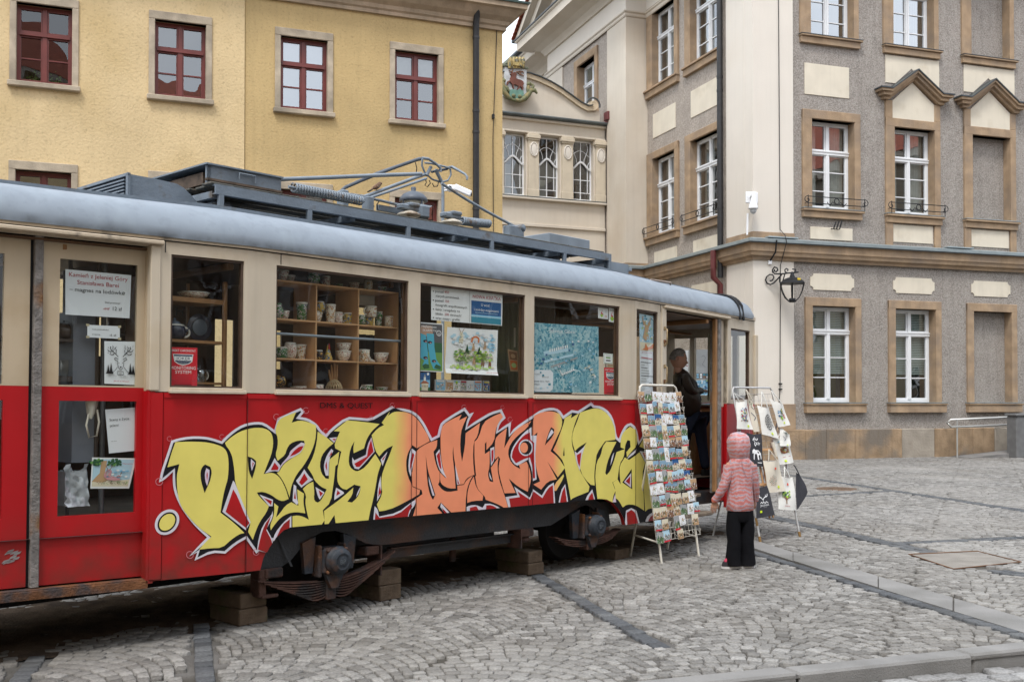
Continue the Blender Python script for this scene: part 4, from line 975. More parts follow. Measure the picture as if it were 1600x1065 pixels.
# red lower side
def botz(s):
 pts = [(-9, .42), (.127, .42), (.15, .50), (.19, .57), (.25, .64), (.31, .685), (.37, .702), (3.93, .702), (4.04, .69), (4.15, .65), (4.24, .58), (4.31, .50), (4.345, .42), (20, .42)]
 for i in range(len(pts) - 1):
  if pts[i][0] <= s <= pts[i + 1][0]:
   t = (s - pts[i][0]) / (pts[i + 1][0] - pts[i][0]); return pts[i][1] + t * (pts[i + 1][1] - pts[i][1])
BK = [-9, .127, .15, .19, .25, .31, .37, 3.93, 4.04, 4.15, 4.24, 4.31, 4.345]
seams = [-.590, .004, tp(641, 720)[0], tp(824, 700)[0], TLEN - .004]
g = MB(fold=fold)
cuts = sorted([DL1 - .0, *seams, DR0 - .0])
for i in range(len(cuts) - 1):
 a, b = cuts[i] + .003, cuts[i + 1] - .003
 ss = sorted(set([a, b] + [x for x in BK + [0, TLEN] if a < x < b]))
 for k in range(len(ss) - 1):
  u, v = ss[k], ss[k + 1]; zu, zv = botz(u + 1e-6), botz(v - 1e-6)
  g.quad((u, 0, zu), (v, 0, zv), (v, 0, ZB - .006), (u, 0, ZB - .006)); g.quad((u, .035, zu), (u, 0.035, ZB - .006), (v, .035, ZB - .006), (v, .035, zv)); g.quad((u, 0, zu), (u, .035, zu), (v, .035, zv), (v, 0, zv))
 g.quad((a, 0, botz(a)), (a, 0, ZB), (a, .035, ZB), (a, .035, botz(a))); g.quad((b, 0, botz(b)), (b, .035, botz(b)), (b, .035, ZB), (b, 0, ZB))
 # raised border
 if i > 0: g.box(a + .002, b - .002, -.006, .0, ZB - .04, ZB - .008)
for s_ in (seams[2], seams[3]): g.box(s_ + .003, s_ + .055, -.005, .0, .71, ZB - .041)
g.box(DL1 + .003, -.59 - .003, -.006, .0, .43, ZB - .008)
g.build('lower_side', M_red, tram)
for a, b, c in ((-EL, DL0, ZB - .006), (DR1 + .22, TLEN + EL, 1.638)): g = MB(fold=fold); g.sheet([a, b], [.42, c], [], 0, .04); g.build('lower_end_side', M_red, tram)
g = MB(fold=fold); g.box(-.6, TLEN + .55, .036, .046, .72, ZB - .002); g.box(-.6, .12, .036, .046, .43, .72); g.box(TLEN - .1, TLEN + .55, .036, .046, .43, .72); g.build('seam_backing', M_rubber, tram)
# sills
for a, b in WINS[:4]:
 g = MB(fold=fold); g.bbox(a - .008, b + .012, -.035, .02, 1.655, 1.678, .004); g.bbox(a + .0, b, -.010, .03, 1.679, 1.695, .003); g.build('window_sill', M_cream, tram)
# window rims and panes
M_rim = mat('window_rim', (.075, .045, .03), .6, var=.3, vs=8)
for k, (a, b) in enumerate(WINS + [FW]):
 z1 = wz1 if k < 5 else 2.54
 g = MB(fold=fold); t = .016
 g.box(a, a + t, .012, .05, wz0, z1); g.box(b - t, b, .012, .05, wz0, z1); g.box(a + t, b - t, .012, .05, z1 - t, z1); g.box(a + t, b - t, .012, .05, wz0, wz0 + t)
 if k in (1, 2, 3): g.box(b - t - .018, b - t, .034, .05, wz0 + t, z1 - t, mi=1)
 r = g.build('window', [M_rim, M_wood_dk], tram)
 g = MB(fold=fold); g.quad((a + .005, .03, wz0), (b - .005, .03, wz0), (b - .005, .03, z1), (a + .005, .03, z1)); g.build('pane', G_tram, r)
# ---- left door, two leaves, recessed
g = MB(fold=fold)
yd = .085
XD = [(-1.612, DL1 + .004, tp(94.4, 391, yd), tp(212, 603, yd), tp(97, 636, yd), tp(214, 791, yd))]
seam_l = tp(62, 700, yd)[0]; gapl = tp(43, 700, yd)[0]; bar0 = tp(48, 700, yd)[0]
dz0 = tp(150, 906, yd)[1]
def leaf(a, b, w0, w1, hinge_lab):
 (ua, ub) = (w0[0], w1[0]); uz0, uz1 = 1.70, 2.50
 lz0, lz1 = .87, 1.60
 d = MB(fold=fold); d.sheet([a, b], [1.69, 2.62], [(ua, ub, uz0 + .0, uz1)], yd, yd + .035); d_ = d.build('door', M_cream_d, tram)
 d_['label'] = hinge_lab
 d = MB(fold=fold); d.sheet([a, b], [dz0, 1.689], [(ua + .005, ub + .005, lz0, lz1)], yd, yd + .035); d.build('lower_door_panel', M_red, d_)
 d = MB(fold=fold)
 for z0, z1 in ((uz0, uz1), (lz0, lz1)): d.quad((ua, yd + .015, z0), (ub, yd + .015, z0), (ub, yd + .015, z1), (ua, yd + .015, z1))
 d.build('pane', G_tram, d_)
 return d_
uz = tp(94.4, 391, yd)[1]; print('door win top', uz, 'bottom', tp(97, 603, yd)[1], tp(97, 636, yd)[1], tp(214, 791, yd)[1], 'dz0', dz0)
wA, wB = tp(94.4, 391, yd), tp(212.5, 603, yd)
leaf(seam_l, DL1 + .0, wA, wB, 'right leaf of the closed door, hung with paper notices')
wl = wB[0] - wA[0]; leaf(DL0, gapl, (tp(5.5, 500, yd)[0] - wl, 0), (tp(5.5, 500, yd)[0], 0), 'left leaf of the closed door')
g = MB(fold=fold); g.box(gapl, bar0, yd + .01, yd + .03, dz0, 2.62); g.build('door_rubber', M_rubber, tram)
g = MB(fold=fold); g.bbox(bar0, seam_l, yd - .03, yd + .03, dz0 - .01, 2.63, .006); g.build('door_edge_post', M_grey_w, tram)
g = MB(fold=fold); g.box(DL0, DL1 - .002, .02, .30, dz0 - .075, dz0 - .012); g.box(DL0, DL1 - .002, -.0, .02, dz0 - .07, dz0 - .02); g.build('door_sill_beam', M_rust, tram)
g = MB(fold=fold); g.box(DL0, DL0 + .02, .051, .12, .42, 2.63); g.box(DL1 - .015, DL1 + .03, .051, .15, 1.67, 2.63); g.build('door_jamb', M_cream_d, tram)
g = MB(fold=fold); g.box(DL1 - .016, DL1 + .03, .0, .15, dz0 - .04, 1.669); g.build('lower_door_jamb', M_red, tram)
# ---- open doorway with its folded leaf
g = MB(fold=fold); s0 = DR1
g.bbox(s0 - .085, s0 - .036, .0, .05, .62, 2.62, .008); g.build('door_edge_wood', M_wood, tram)
g = MB(fold=fold); g.bbox(s0 - .034, s0 + .05, -.01, .10, .60, 2.62, .006); g.build('door_edge_post', M_grey_w, tram)
g = MB(fold=fold); g.bbox(s0 + .055, s0 + .20, .03, .07, 1.60, 2.62, .005); fd = g.build('folded_door', M_cream, tram); fd['label'] = 'open door leaf folded back against the end window'
g = MB(fold=fold); g.bbox(s0 + .055, s0 + .20, .03, .07, .50, 1.599, .005); g.build('lower_door_panel', M_red, fd)
g = MB(fold=fold)
for z in (2.42, 2.02): g.tube([(TLEN + .615, -.02, z), (TLEN + .615, -.045, z - .01), (TLEN + .615, -.045, z - .16), (TLEN + .615, -.02, z - .17)], .009, 6); g.bbox(TLEN + .60, TLEN + .63, -.03, -.012, z - .02, z + .02, .004); g.bbox(TLEN + .60, TLEN + .63, -.03, -.012, z - .19, z - .15, .004)
for z in (2.28, 1.86): g.bbox(TLEN + .595, TLEN + .635, -.028, -.012, z - .02, z + .02, .004, mi=1)
g.build('door_handle', [mat('worn_brass', (.33, .24, .13), .5, metal=.5, var=.3, vs=20), M_rust], tram)
# steps of the open doorway
g = MB(fold=fold); g.bbox(DR0, DR1 - .13, .16, .42, .56, .60, .008); g.box(DR0, DR1 - .13, .42, .44, .56, .76); g.build('step', mat('worn_step_wood', (.19, .145, .105), .85, var=.3, vs=8, bump=.6), tram)
g = MB(fold=fold); g.bbox(DR0, DR1 - .1, .02, .30, .36, .40, .008); g.box(DR0, DR1 - .1, .30, .32, .36, .56); g.box(DR0, DR0 + .02, .05, .42, .36, .85); g.build('step', mat('worn_step_wood', (.19, .145, .105)), tram)
# far side
g = MB(fold=fold_far)
g.sheet([-EL, -.6, 0, TLEN, TLEN + .6, TLEN + EL], [.42, 2.67], [(a, b, wz0, wz1) for a, b in WINS] + [(-1.55, -1.05, 1.7, 2.5), (-2.5, -1.8, 1.7, 2.5), FW + (1.7, 2.5), (TLEN + .75, TLEN + 2.1, 1.72, 2.22)], 0, .05); g.build('far_side', M_cream, tram)
g = MB(fold=fold_far)
for a, b in WINS + [(-1.55, -1.05), (-2.5, -1.8), FW, (TLEN + .75, TLEN + 2.1)]: g.quad((a, .03, 1.7), (b, .03, 1.7), (b, .03, wz1), (a, .03, wz1))
g.build('far_panes', G_tram, tram)
# end walls
def endwall(nm, sgn):
 xe = TLEN + EL * C8 if sgn > 0 else -EL * C8; hw_ = half(xe)
 pts = [(xe, WID / 2 - hw_), (xe + sgn * .05, WID / 2 - hw_ + .30), (xe + sgn * .09, WID / 2), (xe + sgn * .05, WID / 2 + hw_ - .30), (xe, WID / 2 + hw_)]
 for (mtl, z0, z1, part) in ((M_red, .42, 1.66, 'end_panel'), (M_cream, 1.661, 1.75, 'end_window_rail'), (M_cream, 2.5, 2.71, 'end_header')):
  g_ = MB()
  for i in range(4):
   a, b = pts[i], pts[i + 1]; g_.add([(a[0], a[1], z0), (b[0], b[1], z0), (b[0], b[1], z1), (a[0], a[1], z1)], [(0, 1, 2, 3)]);
  g_.build(part, mtl, tram)
 g_ = MB()
 for p in pts: g_.bbox(p[0] - .035, p[0] + .035, p[1] - .035, p[1] + .035, 1.75, 2.5, .01)
 g_.build('end_pillar', M_cream, tram)
 g_ = MB()
 for i in range(4):
  a, b = pts[i], pts[i + 1]; g_.add([(a[0], a[1], 1.75), (b[0], b[1], 1.75), (b[0], b[1], 2.5), (a[0], a[1], 2.5)], [(0, 1, 2, 3)])
 g_.build('end_pane', G_tram, tram)
endwall('front', 1); endwall('rear', -1)
# floor, ceiling, lining
def hull(z0, z1, inset, y_in=0):
 g_ = MB(); xs = [-EL * C8 + .05, -1.5, 0, TLEN, TLEN + 1.5, TLEN + EL * C8 - .05]
 a = [(x, WID / 2 - half(x) + inset, z1) for x in xs]; b = [(x, WID / 2 + half(x) - inset, z1) for x in xs]; n = len(xs)
 g_.add(a + b, [(i, i + 1, n + i + 1, n + i) for i in range(n - 1)]); g_.add([(p[0], p[1], z0) for p in a + b], [(i, n + i, n + i + 1, i + 1) for i in range(n - 1)])
 g_.add([*a, *[(p[0], p[1], z0) for p in a]], [(i, n + i, n + i + 1, i + 1) for i in range(n - 1)])
 return g_
x_in = .13
g = MB(); xs = [-.6, 0, TLEN, TLEN + .60]
xsF = [-EL * C8 + .05, -.6, 0, TLEN, TLEN + .60];
a = [(x, WID / 2 - half(x) + (.13 if x > -1 else .16), .82) for x in xsF]; b = [(x, WID / 2 + half(x) - .06, .82) for x in xsF]; n = len(a)
g.add(a + b, [(i, i + 1, n + i + 1, n + i) for i in range(n - 1)])
xe = TLEN + EL * C8 - .05
g.add([(TLEN + .6, .44, .76), (TLEN + 2.2, .66, .76), (xe, .62, .76), (xe, WID / 2 + half(xe) - .06, .76), (TLEN + .60, 2.0, .76)], [(0, 1, 2, 3, 4)])
g.build('floor', mat('worn_floor', (.13, .095, .07), .7, var=.2, vs=5), tram)
hull(2.60, 2.615, .055).build('ceiling', M_wood_dk, tram)
g = MB()
for x in (-1.2, 0.0, 1.5, 3.0, 4.5, 5.3, 6.2): g.bbox(x, x + .05, .25, 1.85, 2.55, 2.60, .01)
g.tube([(4.6, 1.0, 2.5), (7.0, 1.0, 2.5)], .018, 6); g.build('ceiling_ribs', M_wood, tram)
g = MB(fold=fold);
for a_, b_ in ((-.6, 0), (0, TLEN), (TLEN, TLEN + .56)): g.box(a_, b_, .055, .07, .82, 1.66)
for a_, b_ in zip([-.03, 1.487, 2.870, 4.252], [.236, 1.613, 2.99, TLEN + .03]): g.box(a_ + .01, b_ - .01, .052, .075, 1.66, 2.6)
g.box(-.6, -.55, .052, .075, 1.66, 2.6)
g.build('near_lining', M_lining, tram)
g = MB(fold=fold_far)
for a_, b_ in ((-EL, 0), (0, TLEN), (TLEN, TLEN + EL)): g.box(a_, b_, .055, .07, .82, 1.66)
g.box(TLEN + .55, TLEN + 2.3, .056, .07, 2.22, 2.6)
g.build('far_lining', M_wood_dk, tram)
# ---- roof
g = MB(); st = []
xs = [-EL * C8 - .30, -EL * C8 - .26, -EL * C8 - .15, -EL * C8 + .05] + list(np.linspace(-2.6, -.2, 9)) + [0] + list(np.linspace(.4, 4.2, 10)) + [TLEN] + list(np.linspace(4.8, TLEN + EL * C8 - .35, 10)) + [TLEN + EL * C8 - .1, TLEN + EL * C8 + .1, TLEN + EL * C8 + .2, TLEN + EL * C8 + .27, TLEN + EL * C8 + .30]
for x in xs:
 dl = min(x + EL * C8 + .31, TLEN + EL * C8 + .31 - x); e = min(1, dl / .75); hf = math.sqrt(max(.0005, 1 - (1 - e) ** 2))
 out = max(0, -x, x - TLEN); crown = 1 - .10 * min(out / 3, 1) - .04 * min(out, 1)
 if dl < .31: hw_ = half(TLEN + EL * C8 - .0) * (.35 + .65 * math.sqrt(dl / .31)) + .01
 else: hw_ = half(min(max(x, -EL * C8), TLEN + EL * C8)) + .022
 ring = []
 pts = [(0, 2.690), (0, 2.712)] + [(.44 * (1 - math.cos(t)), 2.712 + .285 * math.sin(t) * 1.0) for t in [rad(a) for a in (8, 18, 30, 42, 54, 66, 78, 88)]] + [(.62, 3.035), (.85, 3.058)]
 k = hw_ / (WID / 2 + .02)
 sec = [(-hw_ + o * k, 2.70 + (z - 2.70) * (hf * crown if z > 2.70 else 1)) for o, z in pts] + [(0, 2.70 + .365 * hf * crown)]
 sec = sec + [(-y, z) for y, z in sec[-2::-1]]
 ring = [(x, WID / 2 + y, z) for y, z in sec]; st.append(ring)
g.ring_loft(st, caps=False, closed=False)
g.f = [f[::-1] for f in g.f]
g.build('roof', M_roof, tram)
hull(2.6985, 2.70, -.0).build('roof_underside', M_lining, tram)
def roofz(x, yo):   # height of the roof surface at a distance yo in from the edge
 out = max(0, -x, x - TLEN); crown = 1 - .10 * min(out / 3, 1) - .04 * min(out, 1)
 k = (half(x) + .022) / (WID / 2 + .02); o = yo / k
 if o < .44: z = .012 + .285 * math.sin(math.acos(max(-1, 1 - o / .44)))
 else: z = .297 + (min(o, 1.05) - .44) / .61 * .07
 return 2.70 + z * crown
g = MB(); yo = .42
xr = list(np.linspace(-2.3, 7.1, 44))
for i in range(len(xr) - 1):
 def P4(x, dy, dz): return (x, WID / 2 - half(x) + yo + dy, roofz(x, yo) - .012 + dz)
 a, b = xr[i], xr[i + 1]; g.add([P4(a, 0, 0), P4(b, 0, 0), P4(b, 0, .052), P4(a, 0, .052), P4(a, .03, .052), P4(b, .03, .052), P4(b, .03, 0), P4(a, .03, 0)], [(0, 1, 2, 3), (3, 2, 5, 4), (4, 5, 6, 7)])
g.build('roof_rail', M_gmet, tram)
g = MB();
for i in range(0, 33):
 x = -1.9 + i * .27; L_ = RND.uniform(.08, .24); g.box(x, x + L_, WID / 2 - half(x) + yo - .004, WID / 2 - half(x) + yo - .001, roofz(x, yo) - .012, roofz(x, yo) + RND.uniform(-.002, .012))
g.build('roof_rail_rust', M_rust, tram)
# band over the front roof, grab handle
g = MB()
xb = TLEN + 2.55
for d_ in (0, .10):
 x = xb + d_; g.tube([(x, WID / 2 - half(x) - .03 + o, roofz(x, o + .0) - .0 + .012 if o > .02 else 2.60 + .05) for o in (0, .03, .07, .12, .18, .25, .33, .42, .55)], .016, 6)
g.build('roof_band', M_rubber, tram)
def on_roof(px, py): # photo point on the sloping shoulder of the roof
 return tl(px, py, .38)
g = MB(); q0, q1 = on_roof(1007, 442), on_roof(1041, 447)
g.tube([(q0[0], .33, q0[1] - .04), (q0[0] + .02, .31, q0[1] + .03), (q1[0] - .02, .31, q1[1] + .03), (q1[0], .33, q1[1] - .04)], .013, 6); g.build('roof_handle', mat('worn_handle', (.25, .2, .17), .6, var=.4, vs=12), tram)
# ---- roof walkway frame
YF = .47
def rl(u, v, y=YF): return tl(500 + u * .3125, 220 + v * .3125, y)
def r3(u, v, y=YF): return tl(140 + u * .2625, 220 + v * .2625, y)
def r5(u, v, y=YF): return tl(510 + u * .15625, 235 + v * .15625, y)
xa0, xa1 = .02, 4.72
g = MB(); FZ = 3.135
for y in (YF, 1.60):
 g.box(xa0, xa1, y, y + .012, FZ, FZ + .055); g.box(xa0, xa1, y, y + .045, FZ + .055, FZ + .065); g.box(xa0, xa1, y, y + .045, FZ - .008, FZ)
 for px in (770, 1300): x = r3(px, 380)[0]; g.bbox(x, x + .045, y, y + .03, 3.02, FZ, .004)
 for px in (435, 855, 1220): x = rl(px, 500)[0]; g.bbox(x, x + .045, y, y + .03, 3.0, FZ, .004)
 g.bbox(xa1 - .04, xa1, y, y + .03, 2.98, FZ, .004)
for x in (.02, 1.3, 2.6, 3.9, 4.66): g.box(x, x + .05, YF + .05, 1.6, FZ - .03, FZ + .02)
g.build('walkway_frame', M_gmet, tram)
g = MB()
for k in range(7): y = YF + .02 + k * .17; g.bbox(xa0 + RND.uniform(-.05, .03), xa1 - RND.uniform(0, .1), y, y + .13, FZ + .067, FZ + .083, .004)
g.build('walkway_board', mat('mossy_dark_board', (.085, .085, .075), .95, var=.35, vs=9, col2=(.13, .12, .10), c2s=5, bump=1, bs=50), tram)
g = MB()   # dim gear under the walkway
g.tube([(.3, .8, 3.09), (4.5, .8, 3.09)], .025, 8); g.tube([(.2, .95, 3.085), (4.3, .95, 3.085)], .018, 8)
for x in (.25, .95, 1.7, 2.45, 3.3, 4.1): g.bbox(x, x + .09, .72, .86, 3.02, 3.12, .01)
g.bbox(.05, .22, .55, .75, 3.0, 3.10, .02); g.build('roof_conduit', M_gmet_d, tram)
# rear ventilator: quarter-round box with a louvred end
yv = .66
vp = [r3(u, v, yv) for u, v in ((240, 198), (400, 228), (520, 256), (560, 280), (600, 318), (632, 355), (655, 384), (240, 340))]
g = MB(); g.prism(vp, yv, yv + .012);
top = vp[:7]; bk = yv + .78
for i in range(6):
 a, b = top[i], top[i + 1]; g.add([(a[0], yv, a[1]), (b[0], yv, b[1]), (b[0], bk, b[1]), (a[0], bk, a[1])], [(0, 1, 2, 3)], smooth=True)
g.prism(vp, bk - .012, bk)
xl, zt, zb_ = vp[0][0], vp[0][1], vp[-1][1]
g.box(xl - .02, xl + .0, yv - .01, bk + .01, zt - .012, zt + .008)
g.box(xl - .02, xl, yv - .01, yv + .02, zb_ - .04, zt)
for k in range(7): z = zb_ - .02 + k * (zt - zb_) / 7; g.box(xl - .03, xl - .005, yv + .03, bk - .03, z, z + .010)
g.build('ventilator', M_gmet, tram)
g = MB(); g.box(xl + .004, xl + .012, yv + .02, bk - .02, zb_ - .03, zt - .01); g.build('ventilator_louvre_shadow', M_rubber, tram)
# raised cover box
yc = .62
c0, c1 = r3(702, 147, yc), r3(1140, 225, yc); zbx = r3(1140, 300, yc)[1]
g = MB(); g.box(c0[0], c1[0], yc, yc + .012, zbx, c1[1]); g.box(c0[0] - .02, c1[0] + .01, yc - .02, yc + .85, c1[1], c1[1] + .012); g.box(c0[0], c1[0], yc + .83, yc + .842, zbx, c1[1]); g.box(c1[0] - .012, c1[0], yc + .012, yc + .83, zbx, c1[1])
g.box(c0[0], c0[0] + .03, yc, yc + .03, zbx - .05, c1[1]); g.tube([(c0[0] + .26, yc - .02, zbx + .03), (c0[0] + .26, yc - .02, zbx + .075), (c0[0] + .40, yc - .02, zbx + .075), (c0[0] + .40, yc - .02, zbx + .02)], .006, 5)
g.build('resistor_cover', M_gmet, tram)
g = MB(); g.box(c0[0] - .01, c1[0], yc - .02, yc + .02, zbx - .018, zbx - .001); g.box(c0[0] + .02, c1[0] - .1, yc + .1, yc + .7, zbx - .03, zbx + .06); g.build('resistor_base', mat('corroded_base', (.10, .07, .05), .9, var=.5, vs=10), tram)
# front cover box and end bracket
d0, d1 = rl(1147, 452, .75), rl(1350, 497, .75);
g = MB(); g.bbox(d0[0], d1[0], .75, 1.35, FZ + .085, d1[1], .006); g.box(d0[0] + .3, d0[0] + .42, .735, .75, FZ + .11, FZ + .15); g.build('fuse_cover', M_gmet_l, tram)
e0 = rl(1440, 600, .50); e1 = rl(1550, 600, .50)
g = MB(); g.bbox(e0[0], e0[0] + .05, .50, .56, 2.98, 3.17, .005); g.box(e0[0] + .05, e1[0], .52, .53, 2.98, 3.13); g.bbox(e1[0], e1[0] + .025, .49, .55, 3.06, 3.10, .004); g.bbox(e1[0], e1[0] + .025, .49, .55, 2.98, 3.02, .004); g.box(e0[0] + .05, e1[0], .53, 1.0, 3.125, 3.135); g.build('front_bracket_box', M_gmet_l, tram)
# ---- pantograph
pr = empty('pantograph', None); pr.parent = tram; pr.location = (0, 0, 0)
def T5(pts, y, r, m_=M_gmet_l, nm='arm', n=8, par=None):
 g_ = MB(); yy = y if isinstance(y, (list, tuple)) else [y] * len(pts)
 P_ = [(lambda q_: (q_[0], yq, q_[1]))(r5(u, v, yq)) for (u, v), yq in zip(pts, yy)]
 g_.tube(P_, [q * .82 for q in r] if isinstance(r, list) else r * .82, n); return g_.build(nm, m_, par or pr), P_
T5([(-520, 292), (0, 272), (500, 250), (950, 235)], .88, .021, nm='lower_arm')
T5([(130, 425), (185, 372), (350, 300), (500, 240), (700, 165), (900, 95), (960, 82)], 1.30, .020, M_gmet_d, 'upper_arm')
T5([(185, 365), (500, 225), (930, 76), (985, 82)], 1.42, .011, M_gmet_d, 'stay')
T5([(370, 466), (640, 365), (900, 268), (985, 240)], 1.00, .019, nm='lower_arm')
_, PB = T5([(430, 476), (720, 378), (1000, 280)], .86, .015, nm='lower_arm')
T5([(1150, 330), (1400, 490), (1600, 608), (1920, 780)], .95, .018, nm='lower_arm')
T5([(430, 478), (560, 505), (700, 540)], .90, .016, nm='cross_tube')
T5([(150, 430), (380, 462)], .95, .018, nm='cross_tube')
T5([(960, 80), (955, 150), (985, 225), (1060, 290), (1150, 320), (1215, 300), (1245, 245), (1240, 190), (1210, 170), (1150, 155), (1050, 130), (985, 125)], 1.0, .012, nm='collector_bow', n=6)
T5([(960, 78), (1020, 85), (1090, 130), (1140, 175), (1140, 215)], .95, .017, nm='collector_bow', n=6)
T5([(1215, 170), (1255, 165), (1330, 205), (1390, 240), (1408, 265), (1405, 295)], [1.0, 1.0, .9, .82, .8, .8], [.012, .018, .016, .014, .016, .012], nm='collector_horn', n=6)
T5([(1000, 250), (1045, 165)], .98, .022, nm='bracket', n=6); T5([(1090, 190), (1150, 310)], .98, .022, nm='bracket', n=6); T5([(1050, 215), (1210, 185)], 1.02, .015, M_gmet_d, 'bracket', 6)
T5([(985, 270), (1000, 320), (985, 350), (1010, 365), (1040, 330), (1030, 300)], .95, .006, M_rubber, 'cable', 5); T5([(1060, 330), (1075, 362), (1110, 360), (1120, 320)], .95, .006, M_rubber, 'cable', 5)
T5([(890, 120), (905, 180), (895, 240)], 1.05, .006, M_rubber, 'cable', 5)
T5([(455, 520), (475, 560), (460, 590)], .85, .007, M_rubber, 'cable', 5); T5([(525, 510), (505, 540), (515, 600)], .85, .007, M_rubber, 'cable', 5)
def spring(u0, v0, u1, v1, y, turns, r, nm='tension_spring'):
 a, b = Vector((r5(u0, v0, y)[0], y, r5(u0, v0, y)[1])), Vector((r5(u1, v1, y)[0], y, r5(u1, v1, y)[1])); d_ = b - a
 up = Vector((0, 0, 1)); sd_ = Vector((0, 1, 0)); n_ = turns * 9
 g_ = MB(); g_.tube([a + d_ * (k / n_) + (up * math.cos(2 * PI * k / 9) + sd_ * math.sin(2 * PI * k / 9)) * r for k in range(n_ + 1)], r * .25, 5)
 g_.tube([a - d_ * .06, b + d_ * .04], r * .35, 6); return g_.build(nm, M_gmet_l, pr)
spring(-335, 372, 350, 505, .80, 26, .036); spring(1345, 705, 1625, 735, .86, 17, .036)
for (u, v) in ((825, 620), (1250, 700)):
 x, z = r5(u, v, .80); g = MB(); g.lathe([(0, .005), (.035, .005), (.08, -.012), (.107, -.028), (.103, -.042), (.07, -.05), (.06, -.065), (.085, -.08), (.045, -.10)], (x, .80, z + .01), 22)
 g.build('insulator', mat('porcelain_insulator', (.55, .50, .42), .3, var=.12, vs=10, col2=(.22, .15, .09), c2s=9, c2lo=.58, c2hi=.7), pr)
 g = MB(); g.bbox(x - .12, x + .10, .76, .84, z + .015, z + .065, .012); g.bbox(x - .03, x + .09, .74, .86, z + .05, z + .085, .01); g.build('insulator_bracket', M_gmet, pr)
g = MB()
x, z = r5(960, 600, .85); g.bbox(x - .06, x + .06, .80, .90, z - .08, z + .05, .02); x, z = r5(640, 600, .95)
g.box(x - .15, x + .35, .93, .97, z - .02, z + .03); x2, z2 = r5(1045, 650, .95); g.box(x - .1, 3.5, .98, 1.02, FZ + .09, FZ + .13); g.bbox(x2, x2 + .12, .9, 1.0, FZ + .08, FZ + .17, .02)
x3, z3 = r5(410, 500, .85); g.bbox(x3 - .03, x3 + .04, .80, .9, FZ + .08, z3 + .03, .01); x4, z4 = r5(160, 400, 1.2); g.bbox(x4 - .03, x4 + .04, 1.15, 1.25, FZ + .08, z4, .01)
x5, z5 = tl(812, 357, .95); g.lathe([(0, -.05), (.04, -.05), (.04, .05), (0, .05)], (x5, .95, z5 + .0), 10, axis='Y'); g.bbox(x5 - .2, x5 + .02, .9, 1.0, FZ + .083, z5 + .01, .01)
g.build('base_frame', M_gmet, pr)
# ---- underframe
def w3(u, v, y): return tl(320 + u * .2375, 780 + v * .2375, y)
def v4(u, v, y): return tl(640 + u * .2875, 770 + v * .2875, y)
yb = .14
g = MB()
ax1, ax2 = w3(805, 405, yb)[0], v4(958, 175, yb)[0]
# side frame: deep channel arched over both axles
def frame_poly(sgn):
 up = [(.42, .695), (4.0, .695)]
 lo = [(4.30, .40), (4.22, .40), (4.10, .43), (ax2 + .17, .54), (ax2 + .08, .61), (ax2, .635), (ax2 - .10, .62), (ax2 - .30, .55), (ax2 - .52, .475), (ax1 + .52, .475), (ax1 + .38, .50), (ax1 + .2, .585), (ax1 + .08, .625), (ax1 - .05, .625), (ax1 - .18, .58), (ax1 - .33, .44), (ax1 - .42, .395), (.22, .395), (.22, .42)]
 return [(.22, .60), (.30, .66)] + up + [(4.25, .60)] + lo
fp = frame_poly(1); g.prism(fp, yb, yb + .012)
lo = fp[5:-0]
for i in range(len(lo) - 1):
 a, b = lo[i], lo[i + 1]; g.add([(a[0], yb - .04, a[1]), (b[0], yb - .04, b[1]), (b[0], yb + .05, b[1]), (a[0], yb + .05, a[1]), (a[0], yb - .04, a[1] - .012), (b[0], yb - .04, b[1] - .012), (b[0], yb + .05, b[1] - .012), (a[0], yb + .05, a[1] - .012)], [(0, 1, 2, 3), (4, 5, 1, 0), (7, 6, 5, 4), (2, 6, 7, 3)])
g.box(.42, 4.0, yb - .03, yb + .01, .665, .69)
for x in (ax1 - .36,): g.add([(x, yb - .04, .40), (x + .02, yb - .04, .40), (x - .10, yb, .68), (x - .12, yb, .68)], [(0, 1, 2, 3), (3, 2, 1, 0)])
g.box(ax1 + .56, 4.0, yb + 1.5, yb + 1.52, .45, .70)
g.build('side_frame', M_under, tram)
g = MB(); g.box(1.50, 3.0, yb + .10, yb + .12, .345, .43); g.box(1.50, 3.0, yb + .06, yb + .10, .42, .432); g.build('lower_tie_bar', M_under, tram)
g = MB(); g.box(2.95, 2.965, yb - .03, yb + .14, .30, .475); g.bbox(2.966, 3.14, yb - .02, yb + .12, .40, .475, .01); g.bbox(3.02, 3.12, yb, yb + .1, .345, .40, .02); g.build('spring_hanger', M_spring, tram)
g = MB(); g.box(ax1 + .50, ax1 + .515, yb - .03, yb + .14, .24, .475); g.bbox(ax1 + .36, ax1 + .499, yb - .02, yb + .12, .405, .475, .01); g.build('spring_hanger', M_spring, tram)
g = MB(); g.bbox(2.4, 2.46, yb + .3, yb + .34, .20, .42, .01); g.build('brake_bracket', M_spring, tram)
g = MB(); g.bbox(.20, .26, yb - .02, yb + .10, .20, .40, .006); g.bbox(.24, .40, yb - .03, yb + .10, .33, .40, .01); g.bbox(.22, .36, yb - .03, yb + .10, .19, .215, .006); g.build('spring_hanger', M_spring, tram)
g = MB(); x = 4.20; g.bbox(x - .12, x + .06, yb - .02, yb + .12, .36, .40, .01); g.bbox(x - .08, x + .04, yb, yb + .1, .27, .36, .03); g.tube([(x - .05, yb + .1, .68), (x, yb + .05, .38)], .03, 6); g.bbox(x - .03, x + .03, yb, yb + .09, .34, .38, .01); g.build('spring_hanger', M_spring, tram)
